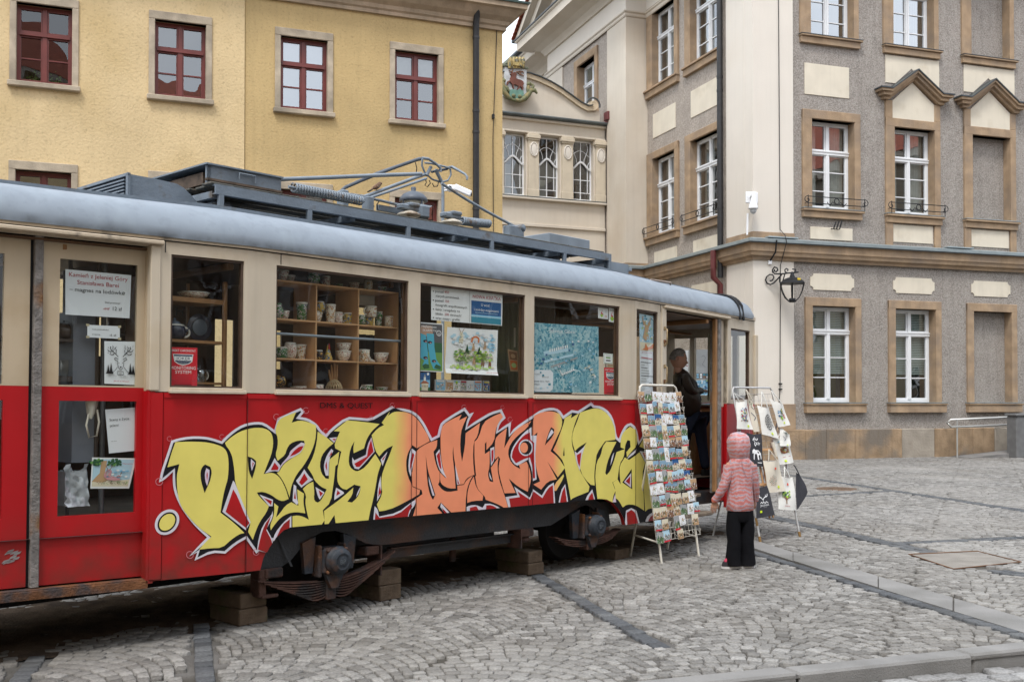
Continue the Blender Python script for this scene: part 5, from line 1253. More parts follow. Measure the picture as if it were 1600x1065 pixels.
for (ax, za, zs, half_l, dz) in ((ax1, .415, .30, .64, .16), (ax2, .44, .335, .50, .07)):
 for sx in (-1, 1): g = MB(); g.prism([(ax + sx * .13, .60), (ax + sx * .25, .56), (ax + sx * .225, .33), (ax + sx * .155, .33)], yb - .03, yb + .01); g.build('axle_guide', M_under_b, tram)
 g = MB(); g.bbox(ax - .105, ax + .105, yb - .10, yb + .04, za - .10, za + .10, .02)
 g.bbox(ax - .135, ax - .10, yb - .08, yb + .02, za - .12, za + .12, .01, mi=1); g.bbox(ax + .10, ax + .125, yb - .08, yb + .02, za - .12, za + .12, .01, mi=1)
 g.lathe([(0, -.185), (.035, -.185), (.05, -.178), (.058, -.185), (.066, -.185), (.075, -.178), (.09, -.172), (.098, -.16), (.098, -.13), (.108, -.125), (.108, -.10), (0, -.10)], (ax + .01, yb, za), 28, axis='Y')
 for a_ in range(4): t = PI / 4 + a_ * PI / 2; g.lathe([(0, -.12), (.016, -.12), (.016, -.10), (0, -.10)], (ax + .01 + .115 * math.cos(t), yb, za + .115 * math.sin(t)), 6, axis='Y', mi=1)
 g.prism([(ax - .085, za - .10), (ax + .085, za - .10), (ax + .03, za - .205), (ax - .03, za - .205)], yb - .10, yb - .06)
 abx = g.build('axle_box', [M_under_b, M_rust], tram)
 t_ = MB();
 text_mb(t_, 'BP', .05, ax + .01 - .03, za - .018, yb - .1865); t_.build('axle_box_mark', mat('mark_grey', (.11, .125, .14), .6), abx)
 g = MB()
 nl = 8 if ax == ax1 else 4
 for k in range(nl):
  hl = half_l * (1 - .085 * k); th = .013
  for sx in (-1, 1):
   pts = []
   for q_ in range(9):
    u = q_ / 8; fan = 1.9 if ax == ax1 else 1.1
    pts.append((ax + sx * hl * u, zs - .045 - k * th * 1.02 + dz * (u * hl / half_l) ** 2 * (1 if (ax == ax2 or sx > 0) else .40) - (k * th * .25 * fan * math.sin(u * PI))))
   for q_ in range(8):
    a, b = pts[q_], pts[q_ + 1]
    if sx < 0: a, b = b, a
    g.add([(a[0], yb - .045, a[1]), (b[0], yb - .045, b[1]), (b[0], yb - .045, b[1] + th - .003), (a[0], yb - .045, a[1] + th - .003), (a[0], yb + .04, a[1]), (b[0], yb + .04, b[1]), (b[0], yb + .04, b[1] + th - .003), (a[0], yb + .04, a[1] + th - .003)], [(0, 1, 2, 3), (3, 2, 6, 7), (4, 5, 1, 0), (5, 6, 2, 1), (7, 4, 0, 3)])
 g.bbox(ax - .045, ax + .045, yb - .06, yb + .05, zs - .045 - nl * .0135 - .03, zs - .02, .008)
 g.build('leaf_spring', M_spring, tram)
 g = MB(); g.lathe([(.06, .12), (.06, .16), (.27, .17), (.29, .16), (.31, .15), (.31, .21), (.33, .215), (.33, .23), (.3, .235), (.06, .24), (.055, 1.45), (.06, 1.50), (.33, 1.51), (.31, 1.60), (.06, 1.6)], (ax, yb + .10, .395), 40, axis='Y'); g.build('wheelset', mat('shade_black_wheel', (.014, .013, .013), .8, var=.3, spec=.2), tram)  # wheel colour blackened to carry the deep shade under the body
g = MB(); g.box(-2.9, .15, .35, 1.75, .46, .60); g.box(4.4, 7.2, .5, 1.6, .46, .60); g.box(1.4, 3.1, .6, 1.5, .36, .62); g.build('chassis', M_under, tram)
g = MB()
xsU = [-EL * C8 + .1, 0, TLEN, TLEN + .6]; a = [(x, WID / 2 - half(x) + .06, .74) for x in xsU]; b = [(x, WID / 2 + half(x) - .06, .74) for x in xsU]
g.add(a + b, [(i, 4 + i, 4 + i + 1, i + 1) for i in range(3)]); g.add([(TLEN + .6, .65, .74), (xe, .65, .74), (xe, 1.5, .74), (TLEN + .6, 2.0, .74)], [(3, 2, 1, 0)]); g.build('underfloor', M_under, tram)
g = MB(fold=fold_far)
g.box(-3.0, 4.4, .22, .24, .10, .72); g.build('far_shade_screen', M_under, tram)  # added dark screen that keeps the space under the carriage black
# 
TILES = dict(A=(240, 630, .125), B=(240, 750, .125), C=(420, 630, .125), D=(420, 720, .125), E=(600, 630, .125), F=(600, 700, .125), G=(780, 610, .1625), H=(780, 680, .1625))
def gp(s_):
 """'A 265 482 420 475 B ...' -> photo points"""
 out = []; t = None; nums = []
 for w in s_.split():
  if w in TILES: t = TILES[w]
  else:
   nums.append(float(w))
   if len(nums) == 2: out.append((t[0] + nums[0] * t[2], t[1] + nums[1] * t[2])); nums = []
 return out
def inset(poly, d):
 n = len(poly); ar = sum(poly[i][0] * poly[(i + 1) % n][1] - poly[(i + 1) % n][0] * poly[i][1] for i in range(n)); sg = 1 if ar > 0 else -1; out = []
 for i in range(n):
  a, b, c = Vector(poly[i - 1]), Vector(poly[i]), Vector(poly[(i + 1) % n]); e1, e2 = (b - a).normalized(), (c - b).normalized()
  n1, n2 = Vector((-e1.y, e1.x)) * sg, Vector((-e2.y, e2.x)) * sg; m_ = n1 + n2; k = 1 + n1.dot(n2)
  m_ = m_ / max(k, .45); out.append((b.x + m_.x * d, b.y + m_.y * d))
 return out
def smooth_poly(p, it=1):
 for _ in range(it):
  o = []; n = len(p)
  for i in range(n):
   a, b, c = p[i - 1], p[i], p[(i + 1) % n]
   v1 = Vector((b[0] - a[0], b[1] - a[1])); v2 = Vector((c[0] - b[0], c[1] - b[1]))
   if v1.length > 1e-6 and v2.length > 1e-6 and v1.angle(v2) < rad(42): o.append((b[0] - v1.x * .25, b[1] - v1.y * .25)); o.append((b[0] + v2.x * .25, b[1] + v2.y * .25))
   else: o.append(b)
  p = o
 return p
def clip_half(poly, f):
 out = []; n = len(poly)
 for i in range(n):
  a, b = poly[i], poly[(i + 1) % n]; fa, fb = f(a), f(b)
  if fa >= 0: out.append(a)
  if (fa >= 0) != (fb >= 0): t = fa / (fa - fb); out.append((a[0] + (b[0] - a[0]) * t, a[1] + (b[1] - a[1]) * t))
 return out
BREAK = [-.66, 0, .127, .15, .19, .25, .31, .37, 3.93, 4.04, 4.15, 4.24, 4.31, 4.345, TLEN, TLEN + .56]
def decal(mb, px_poly, y, mi):
 sp = [tp(*p) for p in smooth_poly(px_poly)]
 for t in tessellate_polygon([[Vector((p[0], p[1], 0)) for p in sp]]):
  tri = [sp[i] for i in t]
  if abs((tri[1][0] - tri[0][0]) * (tri[2][1] - tri[0][1]) - (tri[2][0] - tri[0][0]) * (tri[1][1] - tri[0][1])) < 1e-8: continue
  if (tri[1][0] - tri[0][0]) * (tri[2][1] - tri[0][1]) - (tri[2][0] - tri[0][0]) * (tri[1][1] - tri[0][1]) < 0: tri = tri[::-1]
  for i in range(len(BREAK) - 1):
   a, b = BREAK[i], BREAK[i + 1]
   if max(p[0] for p in tri) <= a or min(p[0] for p in tri) >= b: continue
   c = clip_half(tri, lambda p: p[0] - a)
   if len(c) > 2: c = clip_half(c, lambda p: b - p[0])
   if len(c) > 2:
    za, zb2 = botz(a + 1e-6), botz(b - 1e-6)
    c = clip_half(c, lambda p: p[1] - (za + (zb2 - za) * (p[0] - a) / (b - a)) - .001)
   if len(c) > 2: mb.add([(p[0], y, p[1]) for p in c], [tuple(range(len(c)))], mi)
def ell(t, cx, cy, a, b, ang=0, n=24):
 T_ = TILES[t]; c_, s_ = math.cos(rad(ang)), math.sin(rad(ang)); return [(T_[0] + T_[2] * (cx + a * math.cos(2 * PI * k / n) * c_ - b * math.sin(2 * PI * k / n) * s_), T_[1] + T_[2] * (cy + a * math.cos(2 * PI * k / n) * s_ + b * math.sin(2 * PI * k / n) * c_)) for k in range(n)]
SIL = gp('A 60 985 90 840 155 650 215 465 300 435 450 410 600 410 720 430 842 470 930 380 1050 290 1160 245 1280 228 1380 240 1500 330 1530 230 C 100 185 220 130 390 55 440 100 385 168 480 185 570 240 610 280 640 330 705 385 760 320 960 165 1100 175 1260 190 1400 110 1530 30 1575 62 '
         'E 130 60 220 60 330 85 420 140 500 250 560 370 592 430 660 395 680 300 705 235 830 150 1000 50 1035 95 1060 130 1115 110 1060 200 1028 300 1120 230 1210 175 1320 110 1460 70 1512 180 1440 250 1412 345 1500 275 1580 230 G 95 420 140 355 310 240 400 180 500 160 570 180 612 240 690 185 750 195 880 110 905 140 980 150 1060 210 1105 310 1122 440 1145 460 1170 390 1210 325 1260 310 1310 350 1330 430 1338 490 1400 380 1500 300 '
         'G 1500 700 H 1520 900 900 900 0 900 F 0 950 D 1000 900 300 900 60 980 B 1478 748 1275 912 1145 728 1020 800 890 912 720 900 505 1000 540 895 440 945 560 810 662 710 530 590 420 460 330 330 270 200 240 90 A 232 940 238 850 120 960')
FILLS = ['A 265 482 420 475 600 478 720 495 820 525 880 560 915 620 930 720 928 850 915 960 B 895 60 860 200 828 400 1000 530 1125 655 1060 670 960 740 850 840 700 845 560 862 620 790 715 700 560 590 420 440 340 330 300 200 285 80 A 282 900 300 820 315 755 240 775 165 795 215 620',
 'A 885 490 960 420 1070 350 1180 315 1280 300 1380 310 1450 350 1480 420 1485 520 1460 640 1420 740 1365 880 1450 860 1520 880 1580 940 D 200 340 238 470 165 500 B 1540 240 1460 180 1360 140 1280 150 1310 200 1430 320 1400 400 1320 510 1270 620 1230 740 1170 640 1205 520 1130 350 1060 160 1010 20 A 1005 880 995 780 975 660 940 580 900 530',
 'C 130 190 220 150 330 110 300 180 275 240 370 210 470 225 580 275 580 400 555 520 500 650 430 770 340 880 290 980 D 265 340 250 450 205 320 150 215 90 145 C 120 850 170 760 260 690 350 640 400 590 440 500 430 465 360 460 260 495 212 570 195 640 100 715 72 640 100 540 103 430 70 350 90 260',
 'D 345 350 430 405 420 510 445 650 330 632 230 650 140 700 70 780 15 860 5 800 45 700 60 620 55 520 110 565 80 700 120 660 200 550 270 510 360 555 350 450',
 'C 600 350 700 415 800 495 720 560 650 650 625 760 645 870 700 935 740 940 745 700 870 600 850 760 822 780 805 950 D 795 300 765 510 665 610 685 740 650 790 640 880 285 900 285 685 350 675 420 690 490 730 458 600 445 500 458 430 415 345 480 280 545 255 560 400 552 450 570 500 600 515 640 490 680 420 712 350 640 320 560 240 C 540 900 475 800 550 650 590 480',
 'C 970 210 1100 220 1375 255 1280 340 1220 430 1195 500 1180 560 1050 620 1045 560 1060 470 1010 560 985 700 1000 790 1060 840 1110 845 1200 790 1320 630 1395 750 1350 880 1330 1010 D 1300 450 1240 690 1225 850 840 880 810 670 730 790 690 860 680 620 900 460 1045 330 1035 420 970 505 1030 515 1090 460 1130 380 1135 310 1080 300 1060 290 960 355 900 340 850 270 845 200 C 845 900 850 800 895 600 820 560 810 500 880 350 800 345',
 'C 1400 240 1505 95 1478 155 1545 105 E 170 100 260 105 350 140 420 210 480 300 540 400 560 470 400 560 345 520 300 590 270 680 265 800 290 920 335 1010 F 345 480 440 520 430 570 330 630 120 740 0 775 D 1480 610 1370 625 1340 540 1410 410 1395 300 1400 180 C 1440 780 1500 640 1540 525 1450 570 1370 660 1320 590 1275 395 1350 310 1430 268',
 'E 400 575 540 490 655 455 650 545 608 600 628 720 665 830 685 850 F 685 410 665 450 720 520 790 545 910 525 905 465 985 455 1030 385 1100 340 1050 430 1015 560 1005 860 380 900 350 850 395 700 370 640 470 570 460 520 345 470 335 300 E 345 850 360 680',
 'E 725 265 830 200 960 140 925 210 1030 160 980 270 950 360 940 560 965 725 1000 540 1010 370 1190 240 1160 410 1110 470 1100 700 1120 890 F 1095 335 1020 375 985 445 910 455 880 200 860 90 E 855 530 845 650 870 850 F 885 500 800 500 720 460 690 410 E 690 860 760 930 720 780 700 650 695 450 700 350',
 'E 1230 235 1350 160 1450 120 1475 170 1420 240 1385 330 1365 480 1270 580 1270 480 1250 500 1250 630 1310 590 1310 790 1285 880 1310 970 1355 980 1325 800 1420 670 1405 800 1430 960 F 1480 540 1530 690 1560 830 1500 745 1400 690 1260 640 1250 600 1215 570 1150 490 1130 350 E 1140 900 1120 700 1120 480 1175 420',
 'F 1110 350 1140 490 1230 590 1220 650 1100 655 1030 680 1030 560 1060 440',
 'E 1395 410 1525 305 G 40 550 125 400 200 340 300 290 260 360 170 430 100 510 75 590 90 660 130 715 195 752 180 710 255 680 282 740 300 830 290 900 265 970 170 920 85 845 150 980 45 985 F 1490 550 1430 330 1420 240 E 1440 690 1420 660 1375 700 1375 480',
 'G 330 240 400 205 500 195 570 220 600 280 590 360 550 440 485 580 560 640 625 740 555 830 455 680 545 850 460 870 395 950 320 900 385 870 355 780 335 650 335 520 360 400 310 440 310 330',
 'G 620 265 690 225 680 265 760 215 720 310 690 420 690 520 715 600 760 760 860 920 850 970 700 1030 H 680 620 660 500 635 380 G 610 680 560 620 510 570 545 500 600 350 615 300', 'H 520 470 610 370 615 400 540 530 520 530',
 'G 770 210 860 180 920 165 1000 190 1070 270 1105 370 1110 470 1010 485 930 600 920 680 905 800 910 910 860 900 770 780 770 650 790 560 835 495 760 540 720 580 690 480 700 390 740 300',
 'G 1020 490 1120 490 1070 590 1030 690 1012 790 1025 810 1060 770 1090 690 1120 590 1200 560 1190 640 1150 700 1130 850 1080 880 1110 960 1085 1020 H 1080 680 945 680 G 920 900 915 800 930 680 970 620 985 540',
 'G 1160 545 1160 460 1190 390 1250 345 1305 375 1320 450 1315 530 1260 590 1220 640 1215 590 1255 540 1250 480 1225 475 1205 520 1200 560',
 'G 1150 720 1200 640 1240 665 1340 590 1395 690 1365 800 1380 980 H 1385 720 1300 665 1220 660 1180 690 1140 620 1110 600 G 1110 950 1085 880 1130 850 1160 900 1150 800',
 'G 1340 535 1400 420 1500 400 1500 560 1430 575', 'G 1405 730 1450 620 1500 600 H 1500 700 1430 700 1395 730 1385 560 G 1370 830']
HOLES = ['A 635 760 700 790 720 850 705 930 690 980 B 630 155 590 30 A 580 930 578 850 600 790', 'A 1165 660 1230 680 1270 720 1265 800 1220 940 1180 850 1170 740', 'E 510 650 530 800 560 920 F 630 580 600 640 560 570 530 420',
 'F 700 675 860 830 740 830 655 740', 'G 490 350 520 370 515 430 430 525 460 420', 'G 615 540 620 625 605 625', 'G 1265 750 1270 945 1175 880', 'D 560 240 640 320 712 350 640 490 600 515 555 480 560 430 600 440 570 320']
WHT = ['A 650 805 690 830 685 930 660 1030 635 960 630 870', 'A 1205 690 1255 740 1215 840 1200 760', 'C 60 680 95 730 130 770 110 850 50 840 -60 870 0 800', 'C 395 485 440 500 400 600 330 650 230 700 150 770 110 850 130 770 240 650 250 600 310 545',
 'D 300 290 330 310 335 450 355 520 340 545 285 495 290 400', 'D 430 100 490 190 540 230 430 300 395 330 335 260 330 240 380 180', 'D 570 320 685 390 625 480 600 440', 'C 770 565 795 590 740 690 735 900 700 900 675 820 680 740 715 640',
 'C 1270 420 1310 600 1190 740 1110 820 1060 810 1030 750 1030 670 1055 710 1200 640 1220 520', 'C 740 430 840 420 805 490', 'D 830 330 920 380 930 400 805 485 810 400', 'D 1130 320 1120 380 1080 450 1090 400', 'C 1470 600 1410 780 1385 700', 'D 1385 180 1395 400 1340 500 1350 330',
 'D 1310 560 1350 600 1365 690 1600 640 F 330 670 380 640 380 700 300 800 290 930 0 930 D 1280 860', 'F 545 350 560 400 620 590 595 590 550 430', 'E 330 555 385 600 350 760 320 910 290 820 300 660', 'E 680 570 700 700 720 820 770 930 690 850 650 740 635 630', 'F 700 680 830 830 760 830 690 730',
 'F 875 200 935 440 900 455', 'E 1315 560 1365 540 1370 700 1325 780', 'E 1300 850 1340 960 1310 930', 'F 1020 730 1060 710 1140 705 1220 740 1250 690 1330 690 1440 740 1480 800 1480 850 1020 850', 'G 300 350 300 430 350 430 345 520 335 640 350 850 310 870 305 760 270 660 165 720 130 700 95 640 110 560 160 480 230 400',
 'G 495 370 515 400 450 475 470 410', 'G 715 580 740 600 815 530 780 640 765 770 730 680', 'G 1095 590 1085 650 1060 720 1070 640', 'G 1260 790 1258 930 1190 875', 'G 1340 580 1440 590 1395 690', 'H 1195 880 1210 720 1260 695 1310 720 1350 880', 'H 1390 880 1400 790 1450 740 1520 730 1520 880',
 'H 50 590 165 572 135 490 285 595 315 515 400 575 450 490 515 450 535 740 100 760', 'H 545 740 580 530 625 465 670 740', 'H 790 740 820 600 885 515 945 740', 'H 1080 640 1105 560 1115 640', 'B 1310 175 1480 240 1475 320 1430 320', 'B 985 0 1010 30 1130 350 1200 520 1140 620 850 390 950 100', 'D 270 680 270 850 40 1000 60 900 170 760',
 'B 1280 870 1300 720 1350 560 1460 430 1478 380 1478 460 1400 600 1478 745 1470 800 1400 900', 'G 1220 655 1300 600 1310 560 1240 620']
REDS = ['A 658 850 668 880 660 960 650 900', 'A 1225 730 1240 745 1218 800', 'C 60 735 110 800 95 830 10 830 30 790', 'C 420 530 370 535 300 590 250 660 330 630 390 590', 'D 315 370 325 470 300 465', 'D 430 150 475 225 400 300 365 265', 'D 610 360 665 400 630 440', 'C 770 600 775 630 735 670', 'C 710 720 715 840 690 780',
 'C 1265 450 1295 600 1120 790 1080 790 1055 750 1215 660 1230 560', 'C 780 440 825 440 805 465', 'D 845 360 880 400 830 430', 'C 1460 630 1410 715 1405 690', 'D 1375 310 1390 390 1355 440 1360 370', 'D 1320 640 1370 705 1600 668 F 320 690 340 720 290 800 280 930 0 930 D 1300 860', 'E 345 610 365 640 335 760 310 840 315 700', 'E 680 600 695 720 705 820 680 800 645 650', 'F 705 735 800 830 750 830',
 'F 905 380 925 440 905 440', 'E 1330 590 1355 570 1355 700 1330 740', 'F 1060 850 1060 740 1140 720 1220 850', 'F 1255 850 1265 710 1330 705 1410 750 1450 850', 'G 285 400 290 470 325 500 325 640 335 840 315 840 312 740 285 640 240 650 150 695 110 640 120 570 170 490 230 425', 'G 735 620 780 590 762 730 745 690', 'G 1250 820 1245 900 1205 870', 'G 1370 595 1425 600 1395 660',
 'H 1222 880 1215 740 1260 712 1300 740 1335 880', 'H 1410 880 1430 790 1480 750 1520 750 1520 880', 'H 85 605 190 590 165 535 285 615 320 535 405 600 460 505 505 475 520 750 110 750', 'H 560 740 590 550 620 490 655 740', 'H 810 740 850 590 885 545 930 740', 'B 1360 215 1465 255 1455 305', 'B 985 110 1040 200 1130 430 1185 530 1140 590 890 390', 'D 250 720 245 850 80 960 150 800',
 'B 1290 860 1320 720 1370 560 1455 440 1395 620 1462 745 1470 800 1400 900']
def graf_fill():
 m, nt, P = nodes('graffiti_fill_paint'); tc = nt.nodes.new('ShaderNodeTexCoord'); sx = nt.nodes.new('ShaderNodeSeparateXYZ'); nt.links.new(tc.outputs['Object'], sx.inputs[0])
 n1 = tex(nt, 'ShaderNodeTexNoise', 3, tc.outputs['Object'], 3); ad = nt.nodes.new('ShaderNodeMath'); ad.operation = 'MULTIPLY_ADD'; ad.inputs[1].default_value = .10; nt.links.new(n1.outputs[0], ad.inputs[0]); nt.links.new(sx.outputs[0], ad.inputs[2])
 dv = nt.nodes.new('ShaderNodeMath'); dv.operation = 'DIVIDE'; dv.inputs[1].default_value = 5; nt.links.new(ad.outputs[0], dv.inputs[0])
 s1, s2 = tp(612, 720)[0] + .05, tp(640, 720)[0] + .05; s3, s4 = tp(862, 700)[0] + .05, tp(878, 700)[0] + .05
 Y, O = (.76, .665, .155), (.86, .29, .15)
 r = ramp(nt, dv.outputs[0], [(s1 / 5, Y), (s2 / 5, O), (s3 / 5, O), (s4 / 5, Y)])
 n2 = tex(nt, 'ShaderNodeTexNoise', 5, tc.outputs['Object'], 6); f = ramp(nt, n2.outputs[0], [(.3, .93), (.7, 1.04)]).outputs[0]
 nt.links.new(mixc(nt, 1., r.outputs[0], f, 'MULTIPLY'), P.inputs['Base Color']); P.inputs['Roughness'].default_value = .5; P.inputs['Specular IOR Level'].default_value = .35; return m
M_gw = mat('graffiti_white_paint', (.66, .64, .70), .55, var=.1, vs=3, col2=(.62, .45, .58), c2s=2.0, c2lo=.55, c2hi=.7); M_gb = flat('graffiti_black_paint', (.011, .011, .013), .6, .15)
gr = MB(fold=fold)
decal(gr, SIL, -.0085, 0); decal(gr, inset(SIL, 3.9), -.0095, 1)
for s_ in FILLS: decal(gr, gp(s_), -.0105, 2)
for s_ in HOLES: decal(gr, gp(s_), -.0115, 1)
for s_ in WHT: decal(gr, gp(s_), -.0125, 0)
for s_ in REDS: decal(gr, gp(s_), -.0135, 3)
for (a, b, y, mi) in ((175, 138, -.0088, 0), (140, 104, -.0098, 1), (118, 86, -.0108, 2)): decal(gr, ell('B', 162, 520, a, b, -50), y, mi)
for (a, b, cx, y, mi) in ((70, 80, 245, -.0142, 0), (57, 66, 244, -.0148, 1), (38, 50, 226, -.0154, 2)): decal(gr, ell('G', cx, 547, a, b), y, mi)
# loose spray rings at the tips
for (px, py, r_) in ((248, 752, 6), (264, 685, 4), (346, 682, 4), (431, 651, 5), (477, 641, 5), (508, 673, 4), (579, 652, 3), (612, 633, 4), (724, 636, 4), (784, 636, 3), (796, 655, 4), (296, 866, 6), (399, 862, 5), (924, 627, 3)):
 T_ = [(px + r_ * math.cos(2 * PI * k / 16), py + r_ * math.sin(2 * PI * k / 16)) for k in range(16)]; T2 = [(px + r_ * .8 * math.cos(2 * PI * k / 16), py + r_ * .8 * math.sin(2 * PI * k / 16)) for k in range(16)]
 for k in range(0, 14): decal(gr, [T_[k], T_[k + 1], T2[k + 1], T2[k]], -.0086, 4)
text_mb(gr, 'DMS & QUEST', .058, tp(498, 637)[0], tp(498, 637)[1], -.009, 1, sx=(tp(594, 637)[0] - tp(498, 637)[0]) / .42)
gpaint = gr.build('graffiti', [M_gw, M_gb, graf_fill(), M_red, mat('pink_overspray', (.55, .16, .19), .6, var=.1)], tram)
gpaint['label'] = 'spray painted lettering in yellow and orange with black and white outlines'
x0, z0 = tp(498, 637); x1, _ = tp(594, 637)
for s_ in (.001, seams[2], seams[3], TLEN - .004, tp(641, 700)[0] + .055, tp(824, 700)[0] + .055): g = MB(fold=fold); g.box(s_ - .0024, s_ + .0024, -.0165, -.0155, botz(s_) + .002, ZB - .05); g.build('panel_seam', flat('seam_dirt', (.05, .012, .012), .8), tram)
g = MB(fold=fold)
for pts in (((1151, 672), (1148, 690), (1152, 700)), ((1146, 678), (1158, 676)), ((1150, 700), (1146, 712))):
 g.tube([(tp(*p)[0], -.006, tp(*p)[1]) for p in pts], .008, 4)
g.build('black_tag', M_gb, tram)
g = MB(fold=fold)
for q_ in range(9):
 x, z = tp(2 + q_ * 2.2, 868 + RND.uniform(-5, 14), yd); g.prism([(x, z), (x + .04, z + .01), (x + .05, z + .025), (x + .015, z + .018)], yd - .003, yd - .001)
g.build('paint_scuffs', mat('scuffed_grey', (.25, .22, .22), .8), tram)
# paper notices in the windows
_TX = {}
def text_pts(body):
 if body in _TX: return _TX[body]
 cu = bpy.data.curves.new('t', 'FONT'); cu.body = body; cu.size = 1; cu.resolution_u = 2
 ob = bpy.data.objects.new('t', cu); COL.objects.link(ob); bpy.context.view_layer.update()
 me = bpy.data.meshes.new_from_object(ob.evaluated_get(bpy.context.evaluated_depsgraph_get()))
 v = [(p.co.x, p.co.y) for p in me.vertices]; f = [tuple(p.vertices) for p in me.polygons]
 w = max([p[0] for p in v] or [1]) if v else 1
 bpy.data.objects.remove(ob); bpy.data.curves.remove(cu); bpy.data.meshes.remove(me)
 _TX[body] = (v, f, w); return _TX[body]
PAL = dict(paper=(.74, .78, .83), black=(.02, .02, .025), red=(.42, .03, .05), sred=(.62, .015, .03), blue=(.02, .10, .28), sky=(.22, .50, .72), green=(.15, .33, .08), lgreen=(.42, .58, .22), dgreen=(.03, .12, .05), brown=(.25, .12, .06),
           tan=(.52, .33, .18), teal=(.03, .25, .36), sock=(.08, .42, .58), skin=(.48, .30, .22), white=(.82, .83, .84), orange=(.65, .18, .05), grey=(.35, .36, .37), yellow=(.75, .62, .12), lime=(.38, .62, .05), roof=(.40, .12, .06), cream=(.72, .66, .5), pink=(.6, .3, .33), lblue=(.45, .66, .78), navy=(.02, .04, .10), darkgrey=(.10, .10, .11), tape=(.48, .42, .28))
def pm(k): return flat('print_' + k, PAL[k], .6, .3)
class Poster:
 def __init__(s, corners, y, T=None, fold_=fold, mapf=None):
  mf = mapf or (lambda px, py: tp(px, py, y))
  s.c = [mf(*c) for c in corners]; s.y = y; s.mb = MB(T=T, fold=fold_); s.mats = []; s.k = 0; s.curl = None
 def Q(s, u, v):
  (a, b, c, d) = s.c
  return tuple((a[i] * (1 - u) + b[i] * u) * (1 - v) + (d[i] * (1 - u) + c[i] * u) * v for i in (0, 1))
 def P(s, u, v, k):
  q = s.Q(u, v); y = s.y - .0009 * k
  if s.curl: y -= s.curl(u, v)
  return (q[0], y, q[1])
 def mi(s, name):
  if name not in s.mats: s.mats.append(name)
  return s.mats.index(name)
 def sheet(s, col, n=1):
  i = s.mi(col)
  for a in range(n):
   for b in range(n):
    q = [s.P(a / n, b / n, 0), s.P(a / n, (b + 1) / n, 0), s.P((a + 1) / n, (b + 1) / n, 0), s.P((a + 1) / n, b / n, 0)]
    s.mb.add(q, [(0, 1, 2, 3)], i); s.mb.add([(p[0], p[1] + .0008, p[2]) for p in q], [(3, 2, 1, 0)], i)
  return s
 def poly(s, pts, col, k=None):
  s.k += 1; kk = 1 + min(6, s.k * .12) if k is None else k; i = s.mi(col)
  pts2 = [(p[0], -p[1]) for p in pts]
  for t in tessellate_polygon([[Vector((p[0], p[1], 0)) for p in pts2]]):
   t = fixtri(pts2, t); s.mb.add([s.P(pts[j][0], pts[j][1], kk) for j in t], [(0, 1, 2)], i)
  return s
 def rect(s, u0, v0, u1, v1, col, k=None): return s.poly([(u0, v0), (u0, v1), (u1, v1), (u1, v0)], col, k)
 def disc(s, u, v, ru, rv, col, n=12, k=None): return s.poly([(u + ru * math.cos(2 * PI * j / n), v + rv * math.sin(2 * PI * j / n)) for j in range(n)], col, k)
 def line(s, pts, w, col, k=None):
  for a, b in zip(pts[:-1], pts[1:]):
   d = Vector((b[0] - a[0], b[1] - a[1]))
   if d.length < 1e-6: continue
   n_ = Vector((-d.y, d.x)).normalized() * w / 2; s.poly([(a[0] + n_.x, a[1] + n_.y), (b[0] + n_.x, b[1] + n_.y), (b[0] - n_.x, b[1] - n_.y), (a[0] - n_.x, a[1] - n_.y)], col, k)
  return s
 def text(s, body, u, v, w, h, col):
  """body set from (u,v) = left end of its base line, w wide, h = capital height / .7"""
  vs, fs, tw = text_pts(body); s.k += 1; i = s.mi(col)
  s.mb.add([s.P(u + x * w / tw, v - z * h, 2 + s.k * .12) for x, z in vs], fs, i); return s
 def build(s, name, label, cat, group=None, parent=None):
  o = s.mb.build(name, [pm(m) if m in PAL else MT[m] for m in s.mats], parent)
  if parent is None:
   o.matrix_world = TRAM; tag(o, label, cat, group)
  return o
def tile(x, y, k): return lambda pts: [(x + u * k, y + v * k) for u, v in pts]
YW_ = .046; YD_ = .116
# --- upper door window
tD = tile(80, 380, .2158)
p = Poster(tD([(103, 187), (580, 232), (567, 543), (103, 515)]), YD_).sheet('paper')
p.text('Kamień z Jeleniej Góry', .045, .15, .90, .135, 'red').text('Stanisława Barei', .17, .31, .64, .135, 'red').text('– magnes na lodówkę', .06, .47, .85, .125, 'black').text('Dziś promocja!', .60, .69, .24, .06, 'black').text('15 zł', .58, .84, .09, .07, 'red').text('12 zł', .71, .84, .16, .12, 'black').line([(.575, .83), (.68, .79)], .008, 'red')
p.build('notice', 'pale paper notice with red and black words about a fridge magnet in the door', 'notice')
p = Poster(tD([(262, 590), (497, 600), (497, 692), (262, 680)]), YD_).sheet('paper')
p.text('Cena pocztówki A-4', .14, .38, .50, .16, 'black').text('z kopertą', .14, .78, .24, .16, 'black').text('-6 zł', .66, .82, .22, .26, 'black')
for u, v in ((-.04, -.08), (.94, -.05), (-.04, .88), (.94, .90)): p.rect(u, v, u + .10, v + .18, 'tape')
p.build('price_slip', 'small price slip held by four bits of tape below the big door notice', 'notice')
